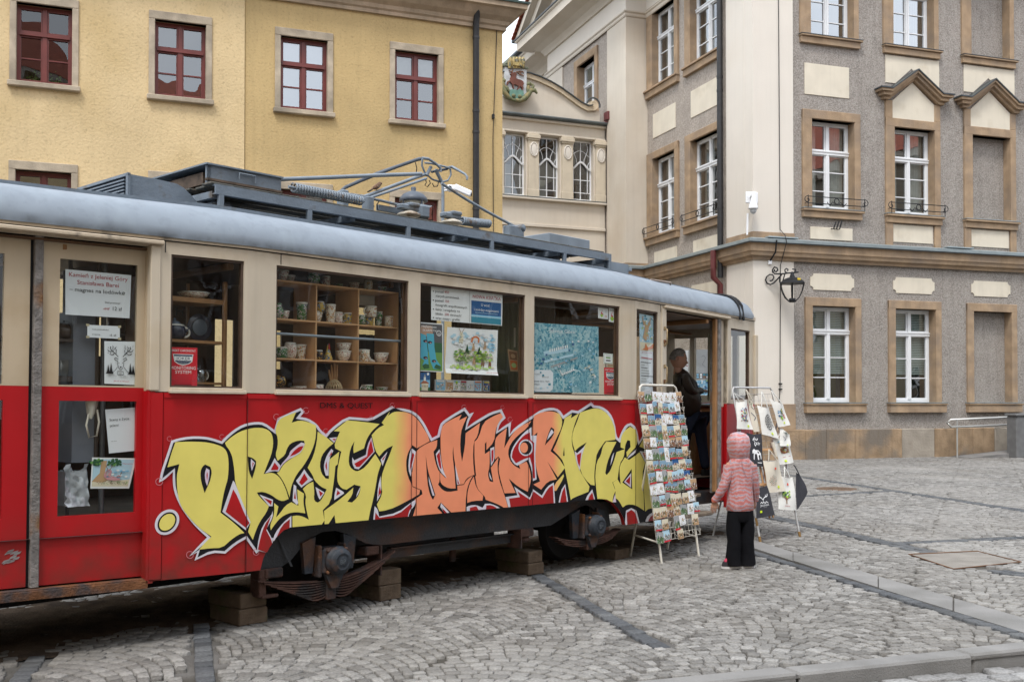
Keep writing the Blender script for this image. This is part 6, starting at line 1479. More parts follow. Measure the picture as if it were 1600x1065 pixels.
def deer_line(p, s=1., ou=0., ov=0.):
 L = lambda pts, w=.014, c='black': p.line([(ou + a * s, ov + b * s) for a, b in pts], w, c)
 for sg in (-1, 1):
  X = lambda a: .5 + sg * a
  L([(X(.07), .36), (X(.14), .30), (X(.22), .25), (X(.30), .19), (X(.32), .12)], .018); L([(X(.14), .30), (X(.13), .22), (X(.16), .14)]); L([(X(.22), .25), (X(.24), .17), (X(.22), .11)]); L([(X(.25), .23), (X(.36), .24), (X(.40), .19)]); L([(X(.18), .28), (X(.26), .32), (X(.34), .30)])
  for q in range(26): a, b = X(RND.uniform(.12, .40)), RND.uniform(.10, .32); p.disc(ou + a * s, ov + b * s, .011, .008, 'black', 6)
  L([(X(.07), .42), (X(.17), .38), (X(.20), .42), (X(.10), .46)], .014)
  L([(X(.10), .45), (X(.09), .56), (X(.05), .64), (X(0), .66)], .014); p.disc(ou + X(.055) * s, ov + .50 * s, .014, .010, 'black', 8)
  L([(X(.10), .60), (X(.18), .68), (X(.30), .76)], .012)
  for k_ in range(2):
   cx = X(.30 + .09 * k_); h_ = .27 - .05 * k_
   for j in range(4): p.poly([(ou + (cx - .05 - .01 * j) * s, ov + (.76 - j * 0) * s), (ou + (cx + .05 + .01 * j) * s, ov + .76 * s), (ou + cx * s, ov + (.76 - h_ * (1 - j * .22)) * s)], 'black')
 p.disc(ou + .5 * s, ov + .60 * s, .03, .018, 'black', 8); L([(.40, .78), (.40, .70), (.58, .70), (.58, .78), (.40, .78)], .012); L([(.45, .75), (.53, .75)], .01)
 for q in range(40): a = RND.uniform(.08, .85); b = RND.uniform(.78, .84); L([(a, b), (a + .05, b + .005)], .004, 'grey')
 L([(.30, .40), (.70, .40)], .0);
p = Poster(tD([(385, 708), (613, 712), (618, 1025), (385, 1015)]), YD_ - .004).sheet('paper'); deer_line(p); p.text('Jelonek na wakacjach', .26, .94, .48, .045, 'red')
p.build('deer_drawing', 'white sheet with a black line drawing of a stag head between fir trees', 'picture')
tE = tile(90, 630, .1597)
p = Poster(tE([(465, 60), (775, 38), (782, 460), (503, 488)]), YD_).sheet('paper'); p.text('Sceny z życia', .10, .27, .64, .085, 'black').text('jeleni', .10, .40, .28, .085, 'black').text('cena 10 zł', .10, .74, .18, .03, 'black')
p.build('notice', 'white sheet headed Sceny z życia jeleni hanging askew in the lower door window', 'notice')
p = Poster(tE([(338, 527), (772, 535), (700, 830), (320, 832)]), YD_ - .006).sheet('white', 4)
p.rect(.03, .05, .95, .93, 'lblue'); p.poly([(.03, .93), (.03, .76), (.3, .68), (.6, .74), (.95, .70), (.95, .93)], 'cream'); p.poly([(.02, .78), (.12, .62), (.2, .5), (.21, .1), (.34, .1), (.32, .5), (.42, .72), (.3, .8)], 'tan')
for q in range(70): p.disc(RND.choice((RND.gauss(.10, .05), RND.gauss(.5, .10))), RND.uniform(.05, .24), .03, .04, RND.choice(('dgreen', 'dgreen', 'green')), 6)
for q in range(26): p.disc(RND.uniform(.35, .9), RND.uniform(.40, .66), .04, .03, RND.choice(('sky', 'lblue', 'white')), 6)
p.poly([(.30, .52), (.36, .38), (.42, .36), (.48, .44), (.46, .56), (.58, .62), (.66, .55), (.72, .60), (.70, .72), (.58, .74), (.40, .72), (.30, .62)], 'pink'); p.line([(.38, .4), (.33, .28), (.36, .2)], .015, 'brown'); p.line([(.42, .4), (.47, .28), (.44, .2)], .015, 'brown'); p.line([(.68, .6), (.72, .44)], .02, 'brown')
for q in range(50): a = RND.uniform(.05, .9); p.line([(a, RND.uniform(.74, .86)), (a + .05, RND.uniform(.74, .88))], .006, RND.choice(('brown', 'black', 'green')))
p.text('Wypoczynek', .68, .20, .24, .06, 'red'); p.build('picture_print', 'small coloured print of a deer resting under a tree, curling in the lower door window', 'picture')
# --- alarm stickers
def alarm(corners, lab):
 p = Poster(corners, YW_).sheet('sred')
 p.text('OBIEKT CHRONIONY', .06, .11, .88, .085, 'white')
 p.poly([(.15, .17), (.86, .17), (.82, .36), (.70, .42), (.5, .46), (.32, .42), (.20, .36)], 'white'); p.poly([(.18, .185), (.83, .185), (.79, .355), (.68, .405), (.5, .44), (.34, .405), (.23, .355)], 'navy'); p.rect(.20, .225, .81, .335, 'white')
 p.text('JOKER', .27, .318, .48, .115, 'navy')
 for k in range(7): p.line([(.5, .43), (.27 + k * .078, .345)], .006, 'grey')
 p.text('MONITORING', .06, .56, .88, .115, 'white').text('SYSTEM', .22, .665, .56, .115, 'white')
 for k, (a, b) in enumerate(((.28, .72), (.30, .70), (.05, .95), (.22, .78))): p.line([(a, .73 + k * .055), (b, .73 + k * .055)], .014, 'red')
 p.line([(.2, .95), (.8, .95)], .018, 'black'); p.build('alarm_sticker', lab, 'sticker', 'red alarm company stickers')
tS = tile(255, 390, .216); alarm(tS([(38, 703), (247, 710), (245, 992), (38, 990)]), 'large red alarm sticker in the narrow window right of the closed door')
t4 = tile(825, 460, .1503); alarm(t4([(790, 757), (922, 765), (925, 1037), (790, 1035)]), 'narrow red alarm sticker in the corner beside the blue town map poster')
# --- third window
t3 = tile(650, 440, .1691)
p = Poster(t3([(140, 42), (800, 112), (795, 408), (140, 352)]), YW_).sheet('white')
for i, (a, b, w1, w2) in enumerate((('ponad', '450', .11, .06), ('ponad', '150', .11, .06))):
 v = .17 + i * .27; p.text(a, .05, v, w1, .11, 'black').text(b, .175, v, w2, .11, 'red'); p.disc(.028, v - .03, .008, .018, 'black', 8)
p.text('starych pocztówek', .055, .30, .32, .10, 'black').text('fotografii współczesnych', .055, .57, .43, .10, 'black').text('fakty i anegdoty na', .055, .70, .33, .10, 'black').text('blisko', .055, .83, .10, .10, 'black').text('200', .175, .83, .06, .10, 'red').text('stronach!', .25, .83, .155, .10, 'black').text('oraz mapy i grafiki', .055, .96, .33, .10, 'black')
for v in (.67, .93): p.disc(.028, v, .008, .018, 'black', 8)
p.line([(.52, .0), (.52, .99)], .004, 'grey'); p.text('NOWA KSIĄŻKA', .56, .22, .41, .14, 'red')
p.rect(.545, .30, .98, .97, 'blue'); p.rect(.545, .76, .98, .79, 'lblue'); p.rect(.545, .79, .98, .97, 'teal'); p.rect(.545, .72, .98, .76, 'sky'); p.text('U wód', .68, .45, .12, .12, 'white').text('i między-wzgórzami', .58, .60, .36, .11, 'white').line([(.60, .66), (.93, .66)], .012, 'lblue')
p.build('book_notice', 'wide white notice with bullet lines and a dark blue book cover announcing a new book', 'notice')
p = Poster(t3([(20, 372), (250, 390), (252, 835), (20, 825)]), YW_).sheet('white'); p.rect(.0, .02, .96, .98, 'darkgrey'); p.rect(.0, .55, .96, .98, 'green'); p.rect(0, .40, .96, .60, 'dgreen')
p.poly([(.05, .20), (.12, .06), (.55, .06), (.58, .22), (.60, .26), (.28, .28), (.10, .25)], 'skin')
p.poly([(.08, .22), (.30, .26), (.34, .44), (.38, .62), (.40, .88), (.25, .93), (.16, .88), (.24, .78), (.02, .70), (.0, .60), (.10, .50)], 'sock'); p.poly([(.32, .22), (.62, .22), (.64, .50), (.72, .75), (.90, .88), (.88, .94), (.60, .94), (.48, .80), (.40, .55)], 'sock')
p.poly([(.16, .88), (.28, .84), (.42, .86), (.44, .93), (.22, .95)], 'dgreen'); p.poly([(.62, .92), (.70, .84), (.90, .88), (.88, .95)], 'dgreen')
for (a, b) in ((.28, .38), (.46, .40), (.28, .72), (.62, .78)): p.disc(a, b, .09, .03, 'black', 8); p.disc(a + .02, b + .01, .04, .012, 'pink', 8)
p.text('Najfajniejsze', .12, .10, .6, .065, 'white').text('SKARPETKI', .16, .18, .58, .065, 'white'); p.disc(.82, .20, .10, .06, 'white', 16); p.disc(.82, .20, .08, .047, 'darkgrey', 16); p.disc(.79, .185, .012, .01, 'white', 6); p.disc(.85, .185, .012, .01, 'white', 6); p.line([(.78, .21), (.80, .225), (.84, .225), (.86, .21)], .012, 'white')
p.build('sock_poster', 'poster of two feet in light blue patterned socks at the left of the poster window', 'poster')
p = Poster(t3([(290, 418), (748, 448), (735, 865), (262, 842)]), YW_ + .012); p.curl = lambda u, v: .02 * max(0, (v - .8) / .2) ** 2 + .012 * max(0, u - .85) / .15; p.sheet('white', 10)
def blob(cx, cy, rx, ry, cols, n, sz=.03):
 for q in range(n):
  a = RND.uniform(0, 6.28); r_ = math.sqrt(RND.random()); p.disc(cx + rx * r_ * math.cos(a), cy + ry * r_ * math.sin(a), sz, sz * .8, RND.choice(cols), 6)
blob(.5, .25, .42, .18, ('lblue', 'white', 'white', 'paper'), 70, .04); blob(.88, .35, .06, .25, ('sky', 'lblue'), 26, .03); blob(.5, .84, .42, .05, ('lgreen', 'cream', 'lime'), 60)
for cx, cy in ((.26, .60), (.42, .62), (.62, .60), (.80, .62)): blob(cx, cy, .10, .13, ('lgreen', 'green', 'lime', 'cream'), 46)
for cx, h_ in ((.40, .22), (.64, .18)):
 for j in range(4): p.poly([(cx - .04 - .01 * j, .56 - .0 * j), (cx + .04 + .01 * j, .56), (cx, .56 - h_ * (1 - .2 * j))], 'dgreen')
def critter(cx, cy, s_, c='tan'):
 p.poly([(cx - .03 * s_, cy), (cx - .02 * s_, cy - .08 * s_), (cx + .03 * s_, cy - .08 * s_), (cx + .035 * s_, cy), (cx + .02 * s_, cy + .07 * s_), (cx, cy + .02 * s_), (cx - .03 * s_, cy + .08 * s_)], c); p.disc(cx, cy - .11 * s_, .025 * s_, .032 * s_, c, 8)
 p.line([(cx - .01 * s_, cy - .13 * s_), (cx - .04 * s_, cy - .20 * s_)], .008, 'brown'); p.line([(cx + .01 * s_, cy - .13 * s_), (cx + .04 * s_, cy - .20 * s_)], .008, 'brown'); p.line([(cx - .03 * s_, cy), (cx + .035 * s_, cy - .01 * s_)], .008, 'brown'); p.disc(cx, cy - .10 * s_, .008, .008, 'black', 6)
for a in ((.27, .27, 1.3, 'cream'), (.52, .45, .9, 'tan'), (.75, .40, .8, 'tan'), (.30, .78, 1.1, 'grey'), (.55, .74, 1., 'tan'), (.72, .76, 1.1, 'brown'), (.86, .78, .8, 'brown')): critter(*a)
p.line([(.48, .30), (.50, .20), (.56, .17), (.62, .21), (.62, .30)], .035, 'orange'); p.line([(.70, .20), (.78, .17), (.84, .20), (.92, .17)], .008, 'grey')
for cx in (.50, .60): p.disc(cx, .88, .035, .04, 'black', 12); p.disc(cx, .88, .026, .03, 'white', 12)
p.disc(.56, .67, .02, .015, 'red', 8); p.text('Pozdrowienia z gór', .06, .955, .32, .035, 'brown').text('Jelenia Góra', .72, .965, .22, .035, 'red')
p.build('cartoon_poster', 'curling white poster of cartoon deer playing among green bushes', 'poster')
p = Poster(t3([(25, 840), (130, 838), (128, 1010), (25, 1005)]), YW_).sheet('sky'); p.rect(.02, .0, .98, .4, 'blue'); p.poly([(.1, .62), (.5, .38), (.95, .6)], 'roof'); p.rect(.25, .60, .85, .98, 'cream'); p.rect(.44, .25, .62, .45, 'white'); p.poly([(.44, .25), (.53, .05), (.62, .25)], 'grey'); p.disc(.1, .9, .15, .12, 'green', 8); p.disc(.92, .9, .12, .12, 'dgreen', 8)
for k in range(4): p.rect(.33 + k * .13, .68, .38 + k * .13, .8, 'brown')
p.disc(.8, .08, .10, .07, 'white', 10); p.build('town_card', 'blue picture card of a red-roofed tower in the corner of the poster window', 'postcard')
# guide booklets on the ledge
kinds = [('sky', 'white', 'cream'), ('tan', 'white', 'roof'), ('white', 'sky', 'lgreen'), ('grey', 'red', 'white'), ('paper', 'white', 'lblue'), ('sky', 'orange', 'blue'), ('blue', 'yellow', 'orange')]
names = ['first booklet from the left on the ledge of the poster window', 'brown and white booklet second from the left on the ledge of the poster window', 'booklet with a lime green spot, third on the ledge of the poster window', 'grey and red booklet, fourth on the ledge of the poster window', 'palest booklet, fifth from the left on the ledge of the poster window', 'blue booklet sixth from the left on the ledge of the poster window', 'small dark blue and yellow leaflet standing apart on the same ledge']
for k, (a, b) in enumerate(((180, 270), (275, 343), (345, 408), (408, 468), (470, 532), (535, 605), (622, 678))):
 p = Poster(t3([(a, 902 + k * 2), (b, 905 + k * 2), (b, 1006 + k * 1), (a, 1003 + k)]), .10).sheet('white'); c_ = kinds[k]; p.rect(.04, .05, .96, .95, c_[0])
 for q in range(26): u, v = RND.uniform(.05, .8), RND.uniform(.3, .85); p.rect(u, v, u + RND.uniform(.05, .16), v + RND.uniform(.04, .14), RND.choice(('cream', 'roof', 'white', 'green', 'tan', 'grey', c_[1], c_[2])))
 p.rect(.1, .08, .9, .22, c_[1])
 if k == 2: p.disc(.45, .22, .18, .14, 'lime', 10)
 q0, q1 = p.Q(0, 1), p.Q(1, 0); p.mb.box(q0[0], q1[0], .1015, .118, q0[1], q1[1], p.mi('paper')); p.build('booklet', names[k], 'booklet', 'booklets on the ledge of the poster window')
g = MB(fold=fold); g.box(1.63, 2.86, .06, .24, 1.690, 1.705); g.build('window_ledge', M_wood, tram)
p = Poster(t3([(845, 622), (938, 640), (945, 830), (872, 825)]), .16).sheet('tan'); p.rect(.1, .08, .9, .45, 'brown'); p.rect(.1, .5, .9, .92, 'orange'); p.disc(.5, .72, .3, .12, 'lgreen', 10); p.disc(.5, .28, .25, .1, 'tan', 10); p.build('leaflet', 'pair of brown picture leaflets hanging at the right of the poster window', 'leaflet')
p = Poster(t3([(900, 425), (958, 425), (948, 608), (903, 605)]), .55).sheet('cream'); p.build('notice', 'blank pale yellow sheet hanging further inside the poster window', 'notice')
# --- fourth window
MT['map_print'] = None
def map_mat():
 m, nt, P = nodes('map_print'); L = nt.links; tc = nt.nodes.new('ShaderNodeTexCoord'); mp = nt.nodes.new('ShaderNodeMapping'); mp.inputs['Scale'].default_value = (1, .01, 1); L.new(tc.outputs['Object'], mp.inputs[0])
 v = tex(nt, 'ShaderNodeTexVoronoi', 38, mp.outputs[0]); v2 = tex(nt, 'ShaderNodeTexVoronoi', 75, mp.outputs[0]); n = tex(nt, 'ShaderNodeTexNoise', 6, mp.outputs[0], 5)
 a = ramp(nt, v.outputs['Color'], [(0, (.003, .04, .09)), (.4, (.008, .11, .19)), (.65, (.02, .20, .30)), (.88, (.08, .34, .44)), (1, (.40, .58, .62))]).outputs[0]
 b = ramp(nt, v2.outputs['Color'], [(0, (.006, .06, .12)), (.55, (.015, .18, .28)), (1, (.22, .46, .55))]).outputs[0]
 L.new(mixc(nt, ramp(nt, n.outputs[0], [(.4, 0.), (.6, 1.)]).outputs[0], a, b), P.inputs['Base Color']); P.inputs['Roughness'].default_value = .5; return m
MT['map_print'] = map_mat()
p = Poster(t4([(48, 290), (732, 335), (738, 1020), (48, 1015)]), YW_ + .004); p.sheet('map_print', 6)
p.text('Jelenia Góra', .24, .125, .38, .075, 'white')
def row_houses(u0, v0, du, dv, n, sz):
 for k in range(n):
  u, v = u0 + du * k, v0 + dv * k; p.poly([(u, v), (u, v + sz), (u + sz * .55, v + sz * .9), (u + sz * .55, v - sz * .1), (u + sz * .27, v - sz * .35)], 'white'); p.rect(u + sz * .62, v - .01, u + sz * .8, v + sz * .8, 'teal')
p.line([(.16, .44), (.52, .36)], .06, 'lblue'); row_houses(.24, .38, .032, -.009, 9, .035); p.line([(.16, .56), (.60, .44)], .035, 'lblue'); p.line([(.26, .63), (.66, .48)], .025, 'grey'); row_houses(.42, .72, .028, -.012, 7, .03); p.line([(.36, .60), (.42, .74), (.62, .66)], .012, 'white')
for q in range(60): u, v = RND.uniform(.03, .95), RND.uniform(.15, .95); s_ = RND.uniform(.012, .03); p.poly([(u, v), (u + s_ * .2, v + s_), (u + s_ * 1.4, v + s_ * .7), (u + s_ * 1.1, v - s_ * .3)], RND.choice(('lblue', 'teal', 'teal', 'white', 'sky', 'blue')))
for k in range(9): a = k / 8; p.line([(.80 + .08 * math.cos(a * 2.2 + 4), .80 + .18 * math.sin(a * 2.2 + 4)), (.84 + .09 * math.cos(a * 2.2 + 4), .80 + .20 * math.sin(a * 2.2 + 4))], .02, 'cream' if k % 2 else 'lblue')
p.build('map_poster', 'large turquoise bird\'s-eye town map poster filling the last wide window', 'poster')
p = Poster(t4([(52, 782), (262, 784), (258, 1010), (55, 1008)]), YW_); p.poly([(.12, 0), (0, .12), (0, .88), (.12, 1), (.86, 1), (1, .86), (1, .14), (.88, 0)], 'paper', 0); p.text('PLAKAT', .06, .22, .32, .09, 'grey').text('POSTER', .44, .36, .34, .09, 'grey').text('Jelenia Góra - Stare', .05, .55, .76, .10, 'black').text('Miasto', .05, .69, .27, .10, 'black').text('cena promocyjna', .06, .86, .5, .06, 'grey')
p.build('notice', 'white paper with cut corners over the lower left of the blue map poster', 'notice')
def stag(p, u, v, s_, c='sred'):
 p.poly([(u + a * s_, v + b * s_ * 1.3) for a, b in ((0, .30), (.10, .25), (.14, .05), (.20, 0), (.36, .03), (.34, .10), (.28, .12), (.30, .30), (.55, .34), (.70, .40), (.72, .55), (.66, .75), (.60, .75), (.60, .55), (.42, .52), (.32, .55), (.34, .78), (.26, .78), (.22, .52), (.05, .48), (-.08, .58), (-.10, .52), (.04, .38))], c); p.line([(u + .26 * s_, v), (u + .40 * s_, v - .16 * s_), (u + .70 * s_, v - .14 * s_)], .035 * s_ * 2, c)
p = Poster(t4([(728, 133), (832, 145), (832, 258), (728, 245)]), YW_).sheet('white'); stag(p, .28, .36, .32); p.poly([(.18, .66), (.30, .66), (.30, .60), (.42, .60), (.42, .66), (.54, .66), (.36, .90)], 'lime'); p.text('JELENIA', .12, .26, .34, .10, 'black'); p.disc(.78, .32, .10, .11, 'grey', 10); p.disc(.78, .32, .07, .08, 'white', 10); p.disc(.78, .76, .10, .10, 'orange', 10); p.disc(.78, .76, .07, .07, 'white', 10)
p.build('town_sticker', 'white window sticker with a small red stag beside two little round marks', 'sticker')
p = Poster(t4([(840, 137), (910, 150), (905, 293), (840, 282)]), YW_).sheet('white'); stag(p, .35, .34, .42); p.poly([(.15, .70), (.33, .70), (.33, .62), (.67, .62), (.67, .70), (.85, .70), (.5, .95)], 'lime'); p.text('JELENIA', .14, .20, .72, .11, 'black')
p.build('town_sticker', 'white upright sticker with a larger red stag over a green arrow', 'sticker')
p = Poster(t4([(783, 608), (882, 618), (880, 722), (785, 715)]), YW_).sheet('white'); p.rect(.05, .05, .95, .95, 'green'); p.rect(.08, .08, .92, .92, 'white'); p.rect(.25, .34, .75, .48, 'green'); p.rect(.25, .62, .75, .76, 'darkgrey'); p.line([(.25, .2), (.75, .2)], .05, 'grey'); p.build('shop_sticker', 'small square white sticker with a green border beside the blue map', 'sticker')
# long poster in the narrow front window
t5_ = tile(940, 470, .1408)
p = Poster(t5_([(418, 140), (578, 168), (585, 1010), (428, 1005)]), YW_).sheet('paper'); p.rect(.0, .0, .97, .36, 'lblue'); p.rect(.03, .36, .99, .47, 'cream')
for q in range(60): p.disc(RND.uniform(.05, .95), RND.uniform(.02, .34), .07, .014, RND.choice(('sky', 'lblue', 'lgreen', 'white', 'teal')), 6)
p.poly([(.30, .22), (.35, .14), (.55, .13), (.62, .16), (.55, .22), (.62, .30), (.40, .34), (.20, .30)], 'tan'); p.line([(.4, .14), (.22, .09), (.2, .03)], .06, 'tan'); p.line([(.55, .14), (.72, .09), (.72, .03)], .06, 'tan')
p.poly([(.1, .46), (.3, .44), (.4, .37), (.5, .42), (.7, .41), (.95, .36), (.9, .43), (.5, .46)], 'orange'); p.line([(.08, .56), (.85, .57)], .012, 'red')
for k, (a, c_) in enumerate(((.75, 'black'), (.3, 'grey'), (.5, 'black'), (.6, 'grey'), (.65, 'grey'), (.9, 'black'), (.4, 'grey'), (.6, 'grey'))): v = .62 + k * .035; p.line([(.05, v), (a, v + .002)], .008, c_)
p.disc(.7, .9, .14, .03, 'grey', 10); p.text('JELENIA GÓRA', .1, .50, .7, .022, 'red'); p.build('exhibition_poster', 'tall narrow poster with a golden stag on blue in the window beside the open doorway', 'poster')
# shop fittings seen through the windows
M_cer_w = mat('white_ceramic', (.70, .68, .62), .25, var=.05)
def pattern(name, cols, scale):
 m, nt, P = nodes(name); tc = nt.nodes.new('ShaderNodeTexCoord'); v = tex(nt, 'ShaderNodeTexVoronoi', scale, tc.outputs['Object'])
 st_ = [(i / len(cols), c) for i, c in enumerate(cols)]; sp = nt.nodes.new('ShaderNodeSeparateColor'); nt.links.new(v.outputs['Color'], sp.inputs[0])
 nt.links.new(ramp(nt, sp.outputs[0], st_, 'CONSTANT').outputs[0], P.inputs['Base Color']); P.inputs['Roughness'].default_value = .2; MT[name] = m; return m
CW, CN, CR, CG, CB, CY, CK = (.74, .71, .64), (.03, .05, .16), (.38, .05, .03), (.06, .16, .05), (.07, .22, .36), (.55, .38, .08), (.04, .03, .03)
PT = [pattern('folk_pattern_red', [CW, CR, CW, CN, CW, CG], 75), pattern('folk_pattern_brown', [CW, CK, CW, CR, CW], 95), pattern('folk_pattern_multi', [CW, CN, CG, CW, CR, CY, CW], 70), pattern('folk_pattern_blue', [CB, CW, CB, CN, CY], 70), pattern('folk_pattern_orange', [CY, (.5, .18, .03), CY, CK], 60)]
def dots(name, base, dot, scale, r_=.32):
 m, nt, P = nodes(name); tc = nt.nodes.new('ShaderNodeTexCoord'); v = tex(nt, 'ShaderNodeTexVoronoi', scale, tc.outputs['Object']); v.inputs['Randomness'].default_value = .35
 nt.links.new(ramp(nt, v.outputs['Distance'], [(0, dot), (r_, base)], 'CONSTANT').outputs[0], P.inputs['Base Color']); P.inputs['Roughness'].default_value = .2; MT[name] = m; return m
M_dot = dots('white_dots_on_navy', (.02, .025, .05), (.62, .62, .6), 62); M_dot_g = dots('white_dots_on_grey', (.10, .13, .17), (.66, .66, .66), 48, .36)
def vessel(kind, w, h, c, m_, handle=0, band=True):
 """lathe-turned crockery, axis through c (local tram coordinates), foot at c.z"""
 w *= 1.1; h *= 1.08; R_ = w / 2; x, y, z = c
 prof = dict(mug=[(0, 0), (.86, 0), (.95, .06), (.98, .5), (1, 1), (.90, 1), (.88, .12), (0, .10)], tumbler=[(0, 0), (.72, 0), (.76, .04), (.92, .7), (1, 1), (.9, 1), (.68, .1), (0, .08)], round=[(0, 0), (.6, 0), (.85, .15), (1, .45), (.95, .75), (.78, 1), (.7, 1), (.85, .7), (.6, .15), (0, .1)],
    bowl=[(0, 0), (.5, 0), (.55, .08), (.85, .5), (1, 1), (.93, 1), (.75, .5), (0, .15)], vase=[(0, 0), (.6, 0), (.95, .3), (.98, .55), (.5, .85), (.55, 1), (.45, 1), (.3, .8), (0, .7)], plate=[(0, 0), (.5, 0), (1, .8), (1, 1), (.6, .35), (0, .3)])[kind]
 g = MB(); nb = len(prof); full = [(r_ * R_, q * h) for r_, q in prof]
 g.lathe(full, (x, y, z), 22, mi=0); o = g.build('bowl' if kind in ('bowl', 'plate') else ('vase' if kind in ('vase', 'tumbler') else 'mug'), [m_, M_cer_w])
 o.matrix_world = TRAM
 if band and kind in ('mug', 'tumbler', 'round', 'bowl'):
  i = 3 if kind != 'bowl' else 4; r_ = prof[i + (1 if kind == 'mug' else 0)]
  g = MB(); g.lathe([(prof[-4][0] * R_ * .98, h * 1.001), (R_ * (1.015 if kind in ('mug', 'tumbler', 'bowl') else .81), h * 1.004), (R_ * (1.012 if kind in ('mug', 'tumbler', 'bowl') else .88), h * .90), (R_ * .9, h * .9)], (x, y, z), 22); g.build('rim', M_cer_w, o)
 if handle:
  g = MB(); t_ = [(x + handle * (R_ * .92 + R_ * .55 * math.sin(a)), y, z + h * .52 + h * .32 * math.cos(a)) for a in [k * PI / 8 for k in range(9)]]; g.tube(t_, w * .06, 6); g.build('handle', MT['white_ceramic'] if handle else m_, o)
 return o
SHX = [.28, .684, 1.086, 1.49]; SHZ = [2.50, 2.218, 1.928, 1.70]; SY0, SY1 = .13, .42
sh = empty('display_shelf', TRAM, 'light wooden box shelf full of patterned crockery inside the widest tram window', 'shelf')
g = MB()
for z in SHZ[:3]: g.box(SHX[0] - .006, SHX[3] + .006, SY0, SY1, z - .012, z)
g.build('shelf_board', M_wood_l, sh)
g = MB()
for x in SHX:
 for i in range(3): g.box(x - .006, x + .006, SY0 + .001, SY1 - .001, SHZ[i + 1] + .0005 if i < 2 else 1.67, SHZ[i] - .0125)
g.build('upright', M_wood_l, sh)
g = MB(); g.box(SHX[0] - .006, SHX[3] + .006, SY0, SY1 + .03, 1.655, 1.669); g.build('bottom_board', M_wood_l, sh)
SHZ[3] = 1.669
g = MB(); g.tube([(.245, .085, 2.10), (1.485, .085, 2.103)], .010, 8); g.build('window_bar', M_gmet_l, tram)
ta = tile(400, 400, .216)
ROWS = [[(175, 80, .075, 'bowl', 1, 0), (255, 75, .055, 'bowl', 1, 0), (400, 85, .085, 'round', 0, 0), (510, 60, .075, 'mug', 1, 0), (600, 60, .03, 'plate', 0, 0), (725, 72, .055, 'bowl', 1, 0), (820, 62, .085, 'round', 2, 0), (900, 60, .04, 'bowl', 0, 0)],
  [(158, 72, .11, 'vase', 0, 0), (222, 66, .065, 'bowl', 1, 0), (330, 74, .130, 'tumbler', 0, 0), (458, 76, .08, 'bowl', 2, 0), (535, 70, .135, 'tumbler', 2, 0), (600, 66, .085, 'mug', 1, 0), (668, 64, .085, 'mug', 3, -1), (762, 70, .08, 'round', 0, 0), (832, 72, .075, 'mug', 3, 0), (893, 46, .065, 'mug', 0, 0), (952, 64, .085, 'mug', 2, 0)],
  [(142, 40, .07, 'round', 0, 0), (202, 76, .08, 'mug', 0, 0), (262, 84, .115, 'round', 1, 0), (340, 76, .105, 'tumbler', 2, 0), (443, 56, .07, 'round', 4, 0), (630, 104, .075, 'bowl', 1, 0), (770, 88, .092, 'mug', 2, 0), (898, 104, .075, 'bowl', 1, 0)],
  [(312, 104, .05, 'bowl', 1, 0), (460, 88, .068, 'mug', 1, 0), (805, 76, .075, 'mug', 0, -1), (915, 84, .06, 'bowl', 0, 0)]]
RN = ['on top of the box shelf', 'on the box shelf upper tier', 'on the box shelf middle tier', 'on the box shelf bottom tier']
OR = ['first', 'second', 'third', 'fourth', 'fifth', 'sixth', 'seventh', 'eighth', 'ninth', 'tenth', 'eleventh', 'twelfth', 'thirteenth']
PN = ['red-green folk patterned', 'brown banded', 'many-coloured floral', 'blue patterned', 'orange patterned']
KN = dict(mug='mug', tumbler='tall tumbler', round='round pot', bowl='bowl', vase='narrow-necked vase', plate='plate')
for r_, row in enumerate(ROWS):
 for k, (u, w, h, kind, pt, hd) in enumerate(row):
  x, _ = tl(*ta([(u, 300)])[0], .24); z = SHZ[r_] + .0005
  o = vessel(kind, w * .00108, h, (x, .24 + RND.uniform(-.03, .03), z), PT[pt], hd)
  tag(o, f'{PN[pt]} {KN[kind]}, {OR[k]} from the left {RN[r_]}', 'crockery', 'patterned crockery on the box shelf')
for (u, w, h, kind, pt, hd, zz, lab) in ((465, 62, .075, 'round', 3, 0, SHZ[1] + .081, 'small blue pot stacked on a floral bowl on the upper tier of the box shelf'), (832, 82, .08, 'mug', 2, -1, SHZ[1] + .076, 'floral mug with its handle to the left, stacked on a blue mug'), (893, 44, .055, 'mug', 0, 0, SHZ[1] + .066, 'smallest patterned cup, stacked on its twin on the upper tier of the box shelf'), (640, 98, .062, 'bowl', 1, 0, SHZ[2] + .076, 'brown banded bowl stacked in another on the middle tier')):
 x, _ = tl(*ta([(u, 300)])[0], .24); tag(vessel(kind, w * .00108, h, (x, .24, zz), PT[pt], hd), lab, 'crockery', 'patterned crockery on the box shelf')
def xof(u, y=.24): return tl(*ta([(u, 300)])[0], y)[0]
# figurine, shoe, ornament, basket
fx = xof(525); g = MB(); g.lathe([(0, 0), (.034, 0), (.036, .02), (.022, .06), (.014, .085), (.006, .12), (0, .135)], (fx, .24, SHZ[2]), 14); fg = g.build('gnome_figurine', PT[3]); fg.matrix_world = TRAM; tag(fg, 'little pointed blue and red figurine on the middle tier of the box shelf', 'figurine')
g = MB(); g.lathe([(0, .085), (.012, .09), (.008, .11), (0, .14)], (fx + .003, .232, SHZ[2]), 8); g.build('hat', flat('figurine_red', (.35, .03, .03)), fg)
sx = xof(840); g = MB(); g.tube([(sx - .028, .24, SHZ[2] + .018), (sx, .24, SHZ[2] + .016), (sx + .03, .24, SHZ[2] + .011)], [.016, .015, .009], 8); g.tube([(sx - .026, .24, SHZ[2] + .02), (sx - .024, .24, SHZ[2] + .045)], [.015, .013], 8); o = g.build('china_shoe', M_cer_w); o.matrix_world = TRAM; tag(o, 'tiny white china shoe on the middle tier of the box shelf', 'figurine')
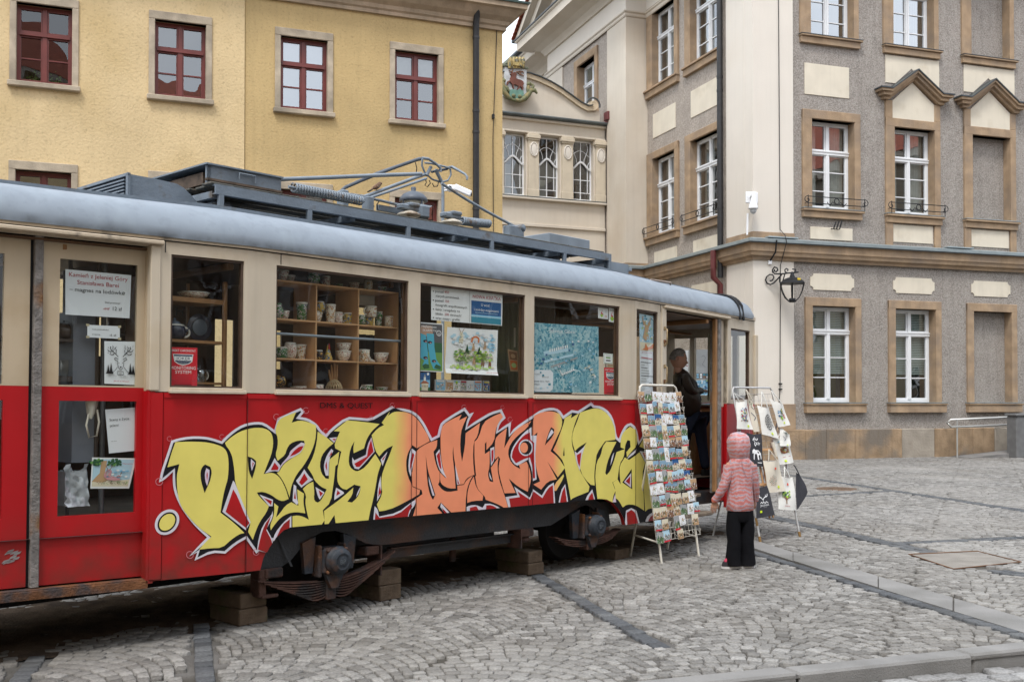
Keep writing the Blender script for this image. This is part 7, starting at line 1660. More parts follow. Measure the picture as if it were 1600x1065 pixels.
bx_ = xof(168); g = MB(); g.lathe([(0, 0), (.03, .0), (.03, .035), (.02, .04), (0, .04)], (bx_, .22, SHZ[3]), 14); g.lathe([(.0, .04), (.02, .045), (.04, .065), (.047, .09), (.04, .115), (.02, .133), (0, .137)], (bx_, .22, SHZ[3]), 18); o = g.build('painted_ball', PT[4]); o.matrix_world = TRAM; tag(o, 'painted ball ornament at the left of the bottom tier of the box shelf', 'ornament')
g = MB(); cx_ = xof(570)
for k in range(18):
 for lv in range(4):
  a0 = 2 * PI * k / 18 + (lv % 2) * PI / 18; r0, z0 = .068 * math.cos(lv * .38), .02 + .095 * math.sin(lv * .38); r1, z1 = .068 * math.cos((lv + 1) * .38), .02 + .095 * math.sin((lv + 1) * .38)
  for s_ in (-1, 1): a1 = a0 + s_ * PI / 18; g.tube([(cx_ + r0 * math.cos(a0), .24 + r0 * math.sin(a0), SHZ[3] + z0), (cx_ + r1 * math.cos(a1), .24 + r1 * math.sin(a1), SHZ[3] + z1)], .0032, 4, caps=False)
g.lathe([(.05, 0), (.068, .0), (.068, .02), (.06, .02)], (cx_, .24, SHZ[3]), 20); bk_ = g.build('openwork_basket', mat('pale_wicker', (.50, .38, .22), .7, var=.15)); bk_.matrix_world = TRAM; tag(bk_, 'pale openwork wooden basket with tall wooden spoons on the bottom tier', 'basket')
for k, (dx, h) in enumerate(((-.035, .13), (-.015, .17), (.008, .20), (.03, .17))):
 g = MB(); g.tube([(cx_ + dx * .6, .24, SHZ[3] + .06), (cx_ + dx, .245, SHZ[3] + .10 + h * .3), (cx_ + dx * 1.2, .25, SHZ[3] + .06 + h)], [.005, .009, .006], 7); g.build('wooden_spoon', M_wood_l, bk_)
# --- narrow window: cupboard with dotted crockery
yk = .20
cab = empty('dresser_shelf', TRAM, 'brown wooden dresser shelf behind the narrow window right of the door', 'shelf')
sv_ = lambda u, v, y=yk: hit_local(TRAM, 255 + u * .216, 390 + v * .216, y)
g = MB()
for v0, v1 in ((345, 378), (652, 672), (955, 972)): a, b = sv_(-90, v0), sv_(450, v1); g.box(a[0], b[0], yk, yk + .30, sv_(200, v1)[1], sv_(200, v0)[1])
g.build('shelf_board', M_wood, cab)
g = MB(); g.bbox(sv_(440, 0)[0], sv_(465, 0)[0], yk - .01, yk + .02, 1.66, 2.45, .004); g.bbox(sv_(505, 0)[0], sv_(540, 0)[0], .08, .11, 1.66, 2.55, .004); g.build('upright', M_wood, cab)
g = MB(); g.box(sv_(-90, 0)[0] - .02, sv_(-90, 0)[0], yk, yk + .3, 1.66, 2.45); g.box(sv_(330, 0)[0], sv_(345, 0)[0], yk + .28, yk + .30, 1.66, 2.45); g.build('side_panel', M_wood, cab)
zb2 = sv_(200, 652)[1] + .001; zb1 = sv_(200, 345)[1] + .001; zb3 = sv_(200, 955)[1] + .001
px_, pz_ = sv_(280, 555, .3); g = MB(); g.lathe([(0, 0), (.055, .0), (.062, .006), (.097, -.004), (.099, .0), (.06, .012), (0, .012)], (px_, .33, zb2 + .10), 30, axis='Y', mi=0); g.lathe([(0, -.006), (.055, -.006), (.06, -.003), (.06, .004), (0, .004)], (px_, .33, zb2 + .10), 30, axis='Y', mi=1)
o = g.build('dotted_plate', [M_dot, M_dot_g]); o.matrix_world = TRAM; tag(o, 'navy plate with white dots standing upright behind the narrow window', 'plate')
o = vessel('round', .14, .10, (sv_(90, 0, .32)[0], .32, zb2), M_dot, 1); tag(o, 'navy white-dotted teapot beside the dotted plate', 'teapot'); g = MB(); g.lathe([(.05, 0), (.055, .005), (.03, .03), (.01, .035), (.012, .05), (0, .055)], (sv_(90, 0, .32)[0], .32, zb2 + .10), 14); g.build('lid', M_dot_g, o)
g = MB(); g.tube([(sv_(90, 0, .32)[0] + .05, .32, zb2 + .05), (sv_(90, 0, .32)[0] + .09, .32, zb2 + .07), (sv_(90, 0, .32)[0] + .115, .32, zb2 + .10)], [.014, .011, .008], 8); g.build('spout', M_dot, o)
o = vessel('bowl', .20, .042, (sv_(225, 0, .3)[0], .30, zb1), PT[1]); tag(o, 'shallow white oval dish with a dark rim band on the dresser top shelf', 'dish')
g = MB(); cx0, cz0 = sv_(125, 480, .36); g.prism([(cx0 + a, cz0 + b) for a, b in ((-.035, 0), (-.028, 0), (-.022, .03), (.01, .03), (.016, 0), (.024, 0), (.022, .04), (.036, .065), (.030, .068), (.018, .045), (-.018, .045), (-.024, .062), (-.030, .056), (-.038, .060), (-.044, .045), (-.036, .035))], .36, .364)
o = g.build('cat_cutout', flat('black_card', (.015, .015, .015))); o.matrix_world = TRAM; tag(o, 'black cat cut-out hanging above the dotted teapot', 'ornament')
G_jar = glass('jar_glass', (.8, .85, .85), 2.0)
for k, (u, w, h, lab) in enumerate(((285, .07, .085, 'clear glass jug on the lowest dresser shelf, right of the red sticker'), (255, .05, .12, 'taller clear glass behind the jug on the lowest dresser shelf'))):
 o = vessel('mug', w, h, (sv_(u, 0, .28 + .1 * k)[0], .28 + .1 * k, zb3), G_jar, 1 if k == 0 else 0, False); tag(o, lab, 'glass jug')
# --- door windows: things behind the glass
yd2 = .34
dv_ = lambda u, v, y=yd2: hit_local(TRAM, 80 + u * .2158, 380 + v * .2158, y)
c2 = empty('grey_cabinet', TRAM, 'pale grey cabinet with a dark shelf behind the upper door window', 'cabinet')
g = MB(); a, b = dv_(170, 0), dv_(330, 0); g.box(a[0], b[0], yd2, yd2 + .5, 1.2, 2.18); g.build('side_board', mat('pale_grey_board', (.15, .165, .20), .6, var=.1), c2)
g = MB(); g.box(b[0], b[0] + .02, yd2 - .01, yd2 + .5, 1.2, 2.5); g.box(dv_(60, 0)[0] - .4, a[0], yd2, yd2 + .3, dv_(100, 712)[1], dv_(100, 690)[1]); g.box(dv_(60, 0)[0] - .4, a[0] - .001, yd2, yd2 + .3, dv_(100, 1000)[1], dv_(100, 960)[1]); g.build('dark_shelf', mat('dark_brown_board', (.045, .03, .022), .6), c2)
o = vessel('round', .15, .085, (dv_(100, 0, .45)[0], .45, dv_(100, 690)[1]), mat('brown_glaze', (.09, .06, .045), .3, var=.2), 1, False); tag(o, 'dark brown glazed casserole on the shelf behind the upper door window', 'pot')
g = MB(); g.lathe([(.06, 0), (.064, .004), (.03, .022), (.008, .026), (.01, .04), (0, .042)], (dv_(100, 0, .45)[0], .45, dv_(100, 690)[1] + .085), 16); g.build('lid', MT['brown_glaze'], o)
o = vessel('mug', .10, .10, (dv_(145, 0, .45)[0], .45, dv_(100, 960)[1]), mat('grey_glaze', (.28, .28, .27), .3, var=.15), 1, False); tag(o, 'grey stoneware mug low behind the upper door window', 'mug')
o = vessel('mug', .11, .09, (dv_(480, 0, .6)[0], .6, dv_(480, 640, .6)[1]), MT['brown_glaze'], 0, False); tag(o, 'dark stoneware jar behind the small price slip', 'jar')
g = MB(); xx = dv_(480, 0, .6)[0]; zz = dv_(480, 640, .6)[1]; g.box(xx - .2, xx + .3, .5, .8, zz - .02, zz - .0005); g.box(xx + .28, xx + .3, .5, .8, 1.2, zz - .02); o = g.build('back_shelf', MT['dark_brown_board'], c2)
ld = lambda u, v, y=.35: hit_local(TRAM, 90 + u * .1597, 630 + v * .1597, y)
g = MB(); a = ld(435, 400); g.tube([(a[0], .35, .84), (a[0], .35, 2.55)], .018, 10); g.tube([(a[0] - .16, .5, .84), (a[0] - .16, .5, 2.55)], .014, 10); g.tube([(ld(740, 0)[0], .30, 1.5), (ld(725, 0)[0], .28, 1.15), (ld(735, 0)[0], .28, .98), (ld(760, 0)[0], .28, .92)], .016, 8); g.build('grab_pole', mat('grey_pole', (.12, .13, .15), .4, metal=.3), tram)
b0 = ld(335, 60, .27)
def strap_bag(px_t, name, lab):
 root_ = MB(); x, z = px_t; root_.ring_loft([[(x + a * w + s_, .27 + b_ * .02, zz) for a, b_ in ((-1, 0), (0, -1), (1, 0), (0, 1))] for w, zz, s_ in ((.04, z + .12, 0), (.045, z + .05, 0), (.03, z - .02, -.005), (.012, z - .06, -.01))]);
 o = root_.build(name, MT['canvas']); o.matrix_world = TRAM; h_ = MB(); h_.tube([(x - .025, .26, z - .03), (x - .04, .26, z - .10), (x - .02, .26, z - .18), (x + .03, .26, z - .17), (x + .045, .26, z - .08), (x + .03, .26, z)], .007, 6); h_.build('strap', MT['canvas'], o); return tag(o, lab, 'bag')
mat('canvas', (.62, .585, .51), .9, var=.08, vs=8, bump=.5, bs=90)
strap_bag(b0, 'canvas_bag', 'canvas bag with a dangling strap seen through the lower door window')
g = MB(); a, b = ld(90, 640, .24), ld(320, 1000, .24)
n = 9; gr_ = [[(a[0] + (b[0] - a[0]) * i / n + RND.uniform(-.006, .006), .24 + RND.uniform(-.02, .02) + .05 * (j / n), a[1] + (b[1] - a[1]) * (1 - j / n) + .03 * math.sin(i * .9) * (j / n)) for i in range(n + 1)] for j in range(n + 1)]
g.add([p for r_ in gr_ for p in r_], [(j * (n + 1) + i, j * (n + 1) + i + 1, (j + 1) * (n + 1) + i + 1, (j + 1) * (n + 1) + i) for i in range(n) for j in range(n)], smooth=True); g.box(a[0] + .01, b[0] - .01, .28, .5, b[1], a[1] - .02)
o = g.build('plastic_sack', mat('milky_plastic', (.34, .36, .39), .25, var=.2, vs=9, bump=.5, bs=12)); o.matrix_world = TRAM; tag(o, 'milky plastic sack slumped behind the lower door window', 'sack')
# dark hangings and curtains
g = MB();
for k in range(40):
 pass
def drape(x0, x1, y, z0, z1, name, m_, amp=.03, per=11):
 g = MB(); n = int((x1 - x0) / .012); vs = []
 for i in range(n + 1): x = x0 + (x1 - x0) * i / n; yy = y + amp * math.sin(i * per / 10) + .4 * amp * math.sin(i * per / 3.7); vs += [(x, yy, z0), (x, yy, z1)]
 g.add(vs, [(2 * i, 2 * i + 2, 2 * i + 3, 2 * i + 1) for i in range(n)], smooth=True); g.build(name, m_, tram)
M_cu1 = mat('brown_curtain_cloth', (.17, .10, .05), .85, var=.3, vs=2); M_cu2 = mat('olive_curtain_cloth', (.24, .24, .13), .85, var=.3, vs=2)
drape(3.02, 3.55, .55, 1.68, 2.58, 'curtain', M_cu2); drape(3.55, 4.25, .62, 1.68, 2.58, 'curtain', M_cu1)
drape(2.45, 2.80, .50, 1.68, 2.58, 'curtain', M_cu1); drape(1.62, 2.40, .80, 1.66, 2.2, 'curtain', flat('dark_hanging', (.05, .04, .035)))
g = MB(); g.box(-.6, .22, .9, .92, 1.66, 2.1); g.box(2.2, 2.9, 1.2, 1.22, .8, 2.6); g.box(.25, .62, 1.45, 1.47, 1.66, 2.6); g.box(.80, 1.12, 1.45, 1.47, 1.66, 2.6); g.box(1.28, 2.1, 1.45, 1.47, 1.66, 2.6); g.box(.62, .80, 1.45, 1.47, 2.3, 2.6); g.box(1.12, 1.28, 1.45, 1.47, 2.24, 2.6); g.box(1.12, 1.28, 1.45, 1.47, 1.66, 1.9); g.box(-.55, .25, 1.45, 1.47, 2.25, 2.6); g.box(-.55, .0, 1.45, 1.47, 1.66, 1.95); g.box(.1, .25, 1.45, 1.47, 1.66, 2.25); g.build('partition', M_wood_dk, tram)
# counter and papers by the doorway
ct = empty('shop_counter', TRAM, 'wooden counter inside the open tram doorway', 'counter')
c0_, c1_ = tl(1084, 640, 1.0), tl(1125, 640, 1.0)
g = MB(); g.bbox(c0_[0] + .02, c1_[0] + .25, 1.0, 1.5, .761, 1.60, .01); g.bbox(c0_[0] + .08, c1_[0] - .2, .99, 1.0, .85, 1.50, .005); g.build('cabinet', M_wood, ct)
g = MB(); g.bbox(c0_[0] - .03, c1_[0] + .3, .95, 1.55, 1.602, 1.63, .008); g.build('counter_top', M_wood_dk, ct)
for k in range(3):
 g = MB(); g.bbox(c0_[0] + .05 + .2 * k, c0_[0] + .27 + .2 * k, 1.0 + .03 * k, 1.18, 1.632, 1.642 + .004 * k, .002); o = g.build('paper_stack', pm(('white', 'lblue', 'paper')[k])); o.matrix_world = TRAM; tag(o, ('white papers lying under the shopkeeper\'s hand', 'pale blue papers in the middle of the counter', 'grey-white papers at the far end of the counter')[k], 'papers')
def far_poster(pts, y, bg, name, lab, deco):
 p = Poster(pts, y, fold_=None, mapf=lambda px, py: tl(px, py, y)); p.sheet(bg); deco(p); p.build(name, lab, 'poster')
td = tile(1030, 520, .1126)
def deco1(p):
 for k in range(5): p.line([(.35 + .1 * k, .2 + .03 * k), (.5 + .05 * math.sin(k), .45), (.3 + .12 * k, .7)], .006, 'grey')
far_poster(td([(412, 232), (790, 228), (790, 640), (412, 640)]), 1.75, 'grey', 'wall_poster', 'large grey drawing pinned on the far wall behind the shopkeeper', lambda p: [p.line([(.45, .25), (.52, .2), (.60, .27), (.55, .4), (.48, .5), (.6, .6)], .008, 'darkgrey'), p.rect(.0, .80, 1, .98, 'darkgrey')] + [p.rect(.03 + .12 * k, .82 + .08 * j, .11 + .12 * k, .88 + .08 * j, RND.choice(('sky', 'navy', 'white', 'teal', 'brown'))) for k in range(8) for j in range(2)])
far_poster(td([(270, 240), (408, 240), (408, 640), (270, 640)]), 1.76, 'white', 'wall_notice', 'white notice with a red tick pinned left of the grey drawing', lambda p: [p.line([(.5, .35), (.8, .3), (.6, .5), (.9, .55)], .03, 'red'), p.rect(.3, .8, .9, .87, 'sred'), p.rect(.2, .88, .95, .98, 'sky')])
far_poster(td([(300, 655), (790, 655), (790, 860), (300, 860)]), 1.70, 'sky', 'postcard_display', 'blue mottled sheet of pictures above the counter', lambda p: [p.disc(RND.random(), RND.random(), .03, .05, RND.choice(('teal', 'lblue', 'lgreen', 'white', 'blue')), 6) for k in range(120)])
# timber blocks under the carriage
def beamblock(pxl, pyl, y0, w, dep, z0, z1, rz, lab):
 x, _ = tl(pxl, pyl, y0); p = TRAM @ Vector((x, y0, 0)); g = MB(); g.bbox(0, w, 0, dep, 0, z1 - z0, .008)
 o = g.build('timber_block', M_beam); o.matrix_world = Matrix.Translation((p.x, p.y, z0)) @ Matrix.Rotation(rad(46.7 + rz), 4, 'Z'); tag(o, lab, 'timber block', 'timber blocks propping the tram')
beamblock(374, 950, .20, .235, .42, -.002, .115, -2, 'lower timber block of the nearest stack, below the tram door corner')
beamblock(376, 940, .205, .228, .42, .116, .226, 2, 'upper timber block of the nearest stack, below the tram door corner')
beamblock(594, 910, .20, .23, .50, -.002, .12, 1, 'mossy lower timber block just right of the first axle box')
beamblock(592, 900, .21, .235, .50, .121, .245, -2, 'upper timber block just right of the first axle box')
beamblock(826, 880, .20, .21, .42, -.002, .105, -2, 'mossy lower timber block left of the second axle box')
beamblock(826, 860, .205, .205, .42, .106, .215, 2, 'upper timber block left of the second axle box')
beamblock(962, 865, .20, .26, .40, -.002, .10, 3, 'single timber block at the far end under the graffiti')
for (px, py, r_, lab) in ((1036, 864, .05, 'left one of two loose paving stones'), (1049, 863, .055, 'right one of two loose paving stones')):
 p = ground(px - 93 + 0, py) if False else ground(px - 90, py)
 g = MB(); bm = bmesh.new(); bmesh.ops.create_icosphere(bm, subdivisions=2, radius=r_); bmesh.ops.translate(bm, verts=bm.verts, vec=(0, 0, 0))
 for v in bm.verts: v.co *= 1 + RND.uniform(-.12, .12); v.co.z = max(v.co.z, -r_ * .7)
 bm.verts.index_update(); g.add([v.co + Vector((p.x, p.y, r_ * .7)) for v in bm.verts], [tuple(v.index for v in f.verts) for f in bm.faces]); bm.free()
 tag(g.build('loose_stone', M_sett_b if False else M_slab), lab + ' beside the last timber block', 'stone', 'loose paving stones under the tram')
# postcard stand
drape(TLEN + 2.38, TLEN + 2.55, .66, 1.68, 2.5, 'curtain', mat('cream_curtain_cloth', (.42, .42, .33), .85, var=.2)); drape(TLEN + 2.62, TLEN + 2.80, .80, 1.68, 2.5, 'curtain', M_cu2)
M_wire = mat('white_coated_wire', (.66, .63, .56), .5, var=.15, vs=12, col2=(.30, .17, .09), c2s=9, c2lo=.60, c2hi=.70)
a0, a1 = ground(1034, 880), ground(1092, 868)
RX = Vector((a1.x - a0.x, a1.y - a0.y)); RWD = RX.length; RX.normalize()
RM = frame((a0.x, a0.y, 0), RX); LEAN = .154
SH = Matrix(((1, 0, 0, 0), (0, 1, LEAN, 0), (0, 0, 1, 0), (0, 0, 0, 1)))
rack = empty('postcard_stand', RM, 'white wire display stand full of postcards in front of the tram door', 'display stand')
g = MB(T=SH); g.tube([(0, 0, 0), (0, 0, 1.70), (.02, 0, 1.755), (.06, 0, 1.775), (RWD - .06, 0, 1.775), (RWD - .02, 0, 1.755), (RWD, 0, 1.70), (RWD, 0, 0)], .0125, 8); g.build('front_frame', M_wire, rack)
g = MB(T=SH)
for k in range(13): x = -.06 + k * (RWD + .12) / 12; g.tube([(x, -.012, .22), (x, -.012, 1.70)], .0025, 4)
for k in range(26): z = .22 + k * .0575; g.tube([(-.07, -.014, z), (RWD + .07, -.014, z)], .0025, 4)
for r_ in range(13):
 z = .24 + r_ * .115
 for k in range(8):
  x = -.05 + k * (RWD + .07) / 7; g.tube([(x, -.015, z + .03), (x, -.045, z), (x, -.05, z + .04), (x + .012, -.05, z + .045)], .0024, 4)
g.build('wire_grid', M_wire, rack)
bl = RM.inverted() @ ground(985, 868)
g = MB(); top = SH @ Vector((.0, 0, 1.05)); g.tube([tuple(bl), tuple(top)], .012, 8); bl2 = bl + Vector((RWD, 0, 0)); g.tube([tuple(bl2), tuple(top + Vector((RWD, 0, 0)))], .012, 8); g.build('rear_leg', M_wire, rack)
g = MB(); m0 = bl.lerp(top, .22); g.tube([tuple(m0), (0.01, LEAN * .18, .20)], .010, 8); m1 = m0 + Vector((RWD, 0, 0)); g.tube([tuple(m1), (RWD - .01, LEAN * .18, .20)], .010, 8); g.build('brace', M_wire, rack)
# picture cards
PAL.update(sky=(.22, .36, .48), lgreen=(.26, .33, .16), green=(.12, .20, .08), orange=(.40, .16, .07), roof=(.30, .11, .06))
for k_ in list(MT):
 if k_[:6] == 'print_' and k_[6:] in ('sky', 'lgreen', 'green', 'orange', 'roof'): MT[k_ + '_vivid'] = MT.pop(k_)
pc_cols = [('sky', 'green', 'roof', 'cream'), ('blue', 'cream', 'roof', 'grey'), ('cream', 'tan', 'brown', 'dgreen'), ('lblue', 'grey', 'darkgrey', 'green'), ('grey', 'green', 'dgreen', 'tan'), ('tan', 'brown', 'darkgrey', 'cream'), ('white', 'white', 'orange', 'green'), ('white', 'white', 'sky', 'pink')]
desc = ['town view under pale blue sky', 'deep blue sky over roofs', 'pale sky over brown rocks', 'misty mountain view', 'green hillside view', 'warm brown interior view', 'white card with orange drawing', 'white card with blue pink drawing']
proto = []
for v in range(16):
 c_ = pc_cols[v % 8]; land = v < 8; w, h = (.121, .110) if land else (.092, .145)
 p = Poster([(0, h), (w, h), (w, 0), (0, 0)], 0, fold_=None, mapf=lambda a, b: (a, b)); p.sheet('white'); m_ = .015
 if v % 8 < 6:
  p.rect(m_, m_, 1 - m_, 1 - m_, c_[0]); p.poly([(m_, .55), (.3, .42), (.5, .52), (.75, .38), (1 - m_, .5), (1 - m_, 1 - m_), (m_, 1 - m_)], c_[1])
  for q in range(24): u, vv = RND.uniform(.03, .86), RND.uniform(.3, .86); p.rect(u, vv, u + RND.uniform(.04, .12), vv + RND.uniform(.04, .13), RND.choice(c_[1:] + ('white', 'darkgrey')))
  for q in range(3): u = RND.uniform(.1, .8); p.poly([(u, .55), (u + .12, .55), (u + .06, .3)], c_[2])
  if v % 3 == 0: p.rect(m_, .86, 1 - m_, 1 - m_, 'sred')
 else:
  for q in range(12): p.disc(RND.gauss(.5, .14), RND.gauss(.5, .14), .07, .06, RND.choice(c_[2:] + ('tan', 'lgreen')), 6)
  p.line([(.2, .88), (.8, .88)], .02, 'grey')
 o = p.build('postcard', None, None, parent=None); bpy.context.view_layer.update(); proto.append((o, w, h, desc[v % 8], land)); COL.objects.unlink(o)
ORD = OR
n_c = 0
for r_ in range(13):
 zt = 1.705 - r_ * .1155; x = -.085 + RND.uniform(0, .01); k = 0; dx_ = .0
 while x < RWD + .06 and k < 7:
  if r_ == 11 and k in (2, 5): x += .12; k += 1; continue
  if r_ == 12 and k not in (0, 1, 3): x += .13; k += 1; continue
  tall = (k in (2, 3) and r_ % 2 == 1) and r_ < 12
  v = RND.choice((0, 1, 2, 3, 4, 5, 0, 2, 4, 6, 7)) + (8 if tall else 0)
  if r_ in (0, 2, 5) and k == 3: v = 14
  o, w, h, ds, land = proto[v]; sc_ = RND.uniform(.88, 1.06)
  c = o.copy(); COL.objects.link(c); n_c += 1
  yy = -.030 - .0025 * (k % 3) - .004 * (r_ % 2)
  zt_ = zt + (h - .098) * .3 + RND.uniform(-.012, .010)
  c.parent = None; c.matrix_world = RM @ Matrix.Translation((x, LEAN * (zt_ - h) + yy, zt_ - h * sc_)) @ Matrix.Rotation(-math.atan(LEAN) * .9 + RND.uniform(-.04, .04), 4, 'X') @ Matrix.Rotation(RND.uniform(-.09, .09), 4, 'Y') @ Matrix.Scale(sc_, 4)
  tag(c, f'{ds} {"" if land else "upright "}postcard, row {ORD[r_]} from the top, {ORD[k]} from the left'.replace('card upright postcard', 'upright postcard').replace('card with', 'postcard with').replace('drawing postcard', 'drawing'), 'postcard', 'postcards on the wire stand')
  c['label'] = ' '.join(c['label'].replace('postcard, row', 'card, row').split()[:16])
  x += w * sc_ + RND.uniform(-.004, .010); k += 1
for (o, *_) in proto: bpy.data.objects.remove(o)
print('cards', n_c)
# bag stand
b0_, b1_ = ground(1188, 846), ground(1250, 838)
BX = Vector((b1_.x - b0_.x, b1_.y - b0_.y)); BW = BX.length; BX.normalize(); BM = frame((b0_.x, b0_.y, 0), BX); BL = .23
SB = Matrix(((1, 0, 0, 0), (0, 1, BL, 0), (0, 0, 1, 0), (0, 0, 0, 1)))
bs = empty('bag_stand', BM, 'leaning metal and wood stand hung with cloth bags beside the child', 'display stand')
g = MB(T=SB); g.tube([(0, 0, 0), (0, 0, 1.74), (.03, 0, 1.775), (BW - .03, 0, 1.775), (BW, 0, 1.74), (BW, 0, 0)], .012, 8); g.tube([(0, 0, .34), (BW, 0, .34)], .006, 6); g.build('front_frame', mat('grey_steel_tube', (.50, .50, .50), .4, metal=.3, var=.15, vs=9), bs)
g = MB(T=SB)
for x in (.33 * BW, .42 * BW): g.tube([(x, .0, .25), (x, 0, 1.3)], .012, 6)
for z in (.62, 1.02): g.bbox(0, BW, -.012, .012, z, z + .03, .004)
g.build('wooden_rail', M_wood_l, bs)
g = MB(T=SB)
for k in range(9): g.tube([(BW * k / 8, .01, .30), (BW * k / 8, .01, 1.70)], .0022, 4)
for k in range(18): g.tube([(0, .01, .34 + k * .08), (BW, .01, .34 + k * .08)], .0022, 4)
g.build('wire_grid', MT['grey_steel_tube'], bs)
g = MB();
for x in (.02, BW - .02): g.tube([(x, .72, 0), (x, BL * 1.35, 1.35)], .011, 8)
g.build('rear_leg', MT['grey_steel_tube'], bs)
g = MB()
for x in (0, BW): g.tube([(x, 0, 0), (x, BL * .06, .06)], .016, 8)
g.tube([(0, BL * .18, .18), (0, BL * .27, .27)], .0135, 8); g.build('rubber_foot', mat('ochre_worn_foot', (.25, .14, .04), .7, var=.3), bs)
def bagpt(px, py, off=0.):   # on the leaning face of the stand
 Mi = (BM @ SB).inverted(); o = Mi @ Vector((0, 0, EYE)); d = Mi.to_3x3() @ ray(px, py); t = (off - o.y) / d.y; q = o + d * t; return (q.x, q.z)
def bag(corners, off, cl, lab, hook, prints=None, spots=(), seed=0):
 """cloth bag hanging flat, corners TL TR BR BL in photo points"""
 c = [bagpt(*p, off) for p in corners]; rr = random.Random(seed); n, m_ = 10, 12; ph = rr.uniform(0, 6)
 def P(u, v, k=0.):
  q = [(c[0][i] * (1 - u) + c[1][i] * u) * (1 - v) + (c[3][i] * (1 - u) + c[2][i] * u) * v for i in (0, 1)]
  y = off - k + .010 * math.sin(u * 7 + ph + v * 2) * (1 - v * .4) + .007 * math.sin(v * 5 + ph * 2 + u * 3) - .018 * math.sin(PI * u)
  sag = .018 * math.sin(PI * u) * (1 - v) ** 2
  return Vector((q[0], y, q[1] - sag))
 g = MB(T=SB)
 for back in (0, 1):
  vs = [P(i / n, j / m_, -.022 * back * (math.sin(PI * i / n) ** .5 if 0 < i < n else 0)) for j in range(m_ + 1) for i in range(n + 1)]
  fs = [(j * (n + 1) + i, (j + 1) * (n + 1) + i, (j + 1) * (n + 1) + i + 1, j * (n + 1) + i + 1) for i in range(n) for j in range(m_)]
  g.add(vs, fs if not back else [f[::-1] for f in fs], smooth=True)
 o = g.build('cloth_bag', cl); o.matrix_world = BM; tag(o, lab, 'bag', 'cloth bags on the leaning stand')
 h = bagpt(*hook, off) if hook else None; g = MB(T=SB)
 for (u0, u1) in ((.22, .78),):
  a, b = P(u0, 0, .004), P(u1, 0, .004)
  if h:
   hp = Vector((h[0], off - .01, h[1]))
   for q in (a, b):
    mid = q.lerp(hp, .5) + Vector((0, -.012, 0)); rings = []
    for t_ in range(7):
     tt = t_ / 6; pt = q * (1 - tt) ** 2 + mid * 2 * tt * (1 - tt) + hp * tt ** 2; rings.append([pt + Vector((-.012, 0, 0)), pt + Vector((0, -.004, 0)), pt + Vector((.012, 0, 0)), pt + Vector((0, .004, 0))])
    g.ring_loft(rings)
 if h: g.build('strap', cl, o)
 if prints:
  p = Poster([(0, 0), (1, 0), (1, 1), (0, 1)], 0, T=SB, fold_=None, mapf=lambda a, b: (a, b)); p.P = lambda u, v, k: P(u, v, .003 + .0006 * k); prints(p)
  p.mb.build('printed_picture', [pm(q) for q in p.mats], o)
 for (u, v, c_) in spots:
  g = MB(T=SB); s_ = .12; g.add([P(u - s_ * .5, v - .035, .009), P(u - s_ * .5, v + .035, .009), P(u + s_ * .5, v + .04, .009), P(u + s_ * .5, v - .03, .009)], [(0, 1, 2, 3)]); g.build('price_dot', flat('neon_' + c_, (.62, .80, .02) if c_ == 'yellow' else (.80, .07, .02), .6), o)
 return o
M_bw = mat('white_bag_cloth', (.72, .71, .67), .9, var=.05, vs=6, bump=.4, bs=120); M_bc = mat('cream_bag_cloth', (.62, .565, .47), .9, var=.06, vs=6, bump=.4, bs=120); M_bd = mat('charcoal_bag_cloth', (.030, .030, .038), .9, var=.1, vs=6, bump=.4, bs=120)
t7 = tile(1140, 600, .1221); t8 = tile(1140, 700, .1503)
R7 = lambda p, cols, cx, cy, rx, ry, n, s_=.04: [p.disc(cx + RND.uniform(-rx, rx), cy + RND.uniform(-ry, ry), s_, s_ * .7, RND.choice(cols), 6) for _ in range(n)]
def pr_town(p): R7(p, ('blue', 'yellow', 'green', 'red', 'sky', 'white', 'roof'), .48, .48, .26, .24, 60); p.rect(.2, .68, .78, .72, 'brown')
def pr_swirl(p):
 for k in range(46): a = k * .42; r_ = .05 + .006 * k; p.line([(.55 + r_ * math.cos(a), .52 + r_ * .9 * math.sin(a)), (.55 + (r_ + .03) * math.cos(a + .35), .52 + (r_ + .03) * .9 * math.sin(a + .35))], .035, 'black')
 p.disc(.52, .5, .04, .035, 'black', 8)
def pr_bird(p): R7(p, ('sky', 'blue', 'lblue', 'white'), .28, .50, .12, .12, 22); R7(p, ('brown', 'dgreen', 'yellow'), .52, .42, .10, .15, 26); R7(p, ('orange', 'red'), .68, .58, .07, .1, 14); R7(p, ('green', 'lime'), .42, .66, .12, .08, 14)
def pr_stag(p):
 for u, v in ((.35, .15), (.5, .12), (.62, .18), (.42, .24), (.56, .28), (.68, .30), (.40, .34)):
  for k in range(4): a = RND.uniform(0, 6.28); p.line([(u, v), (u + .09 * math.cos(a), v + .06 * math.sin(a))], .022, 'white')
 p.poly([(.18, .52), (.30, .46), (.40, .50), (.60, .50), (.78, .60), (.80, .78), (.74, .78), (.70, .64), (.60, .66), (.62, .80), (.54, .80), (.48, .62), (.34, .62), (.30, .80), (.24, .78), (.26, .60), (.16, .60)], 'white'); p.poly([(.34, .53), (.60, .54), (.66, .60), (.44, .59)], 'black'); p.line([(.5, .88), (.8, .89)], .02, 'white')
def pr_fox(p): p.poly([(.25, .42), (.55, .36), (.80, .48), (.62, .60), (.42, .62), (.28, .55)], 'roof'); R7(p, ('brown', 'orange', 'green', 'yellow'), .52, .50, .26, .10, 26, .03); R7(p, ('lblue', 'sky'), .35, .10, .18, .06, 12); p.line([(.3, .74), (.78, .74)], .012, 'red')
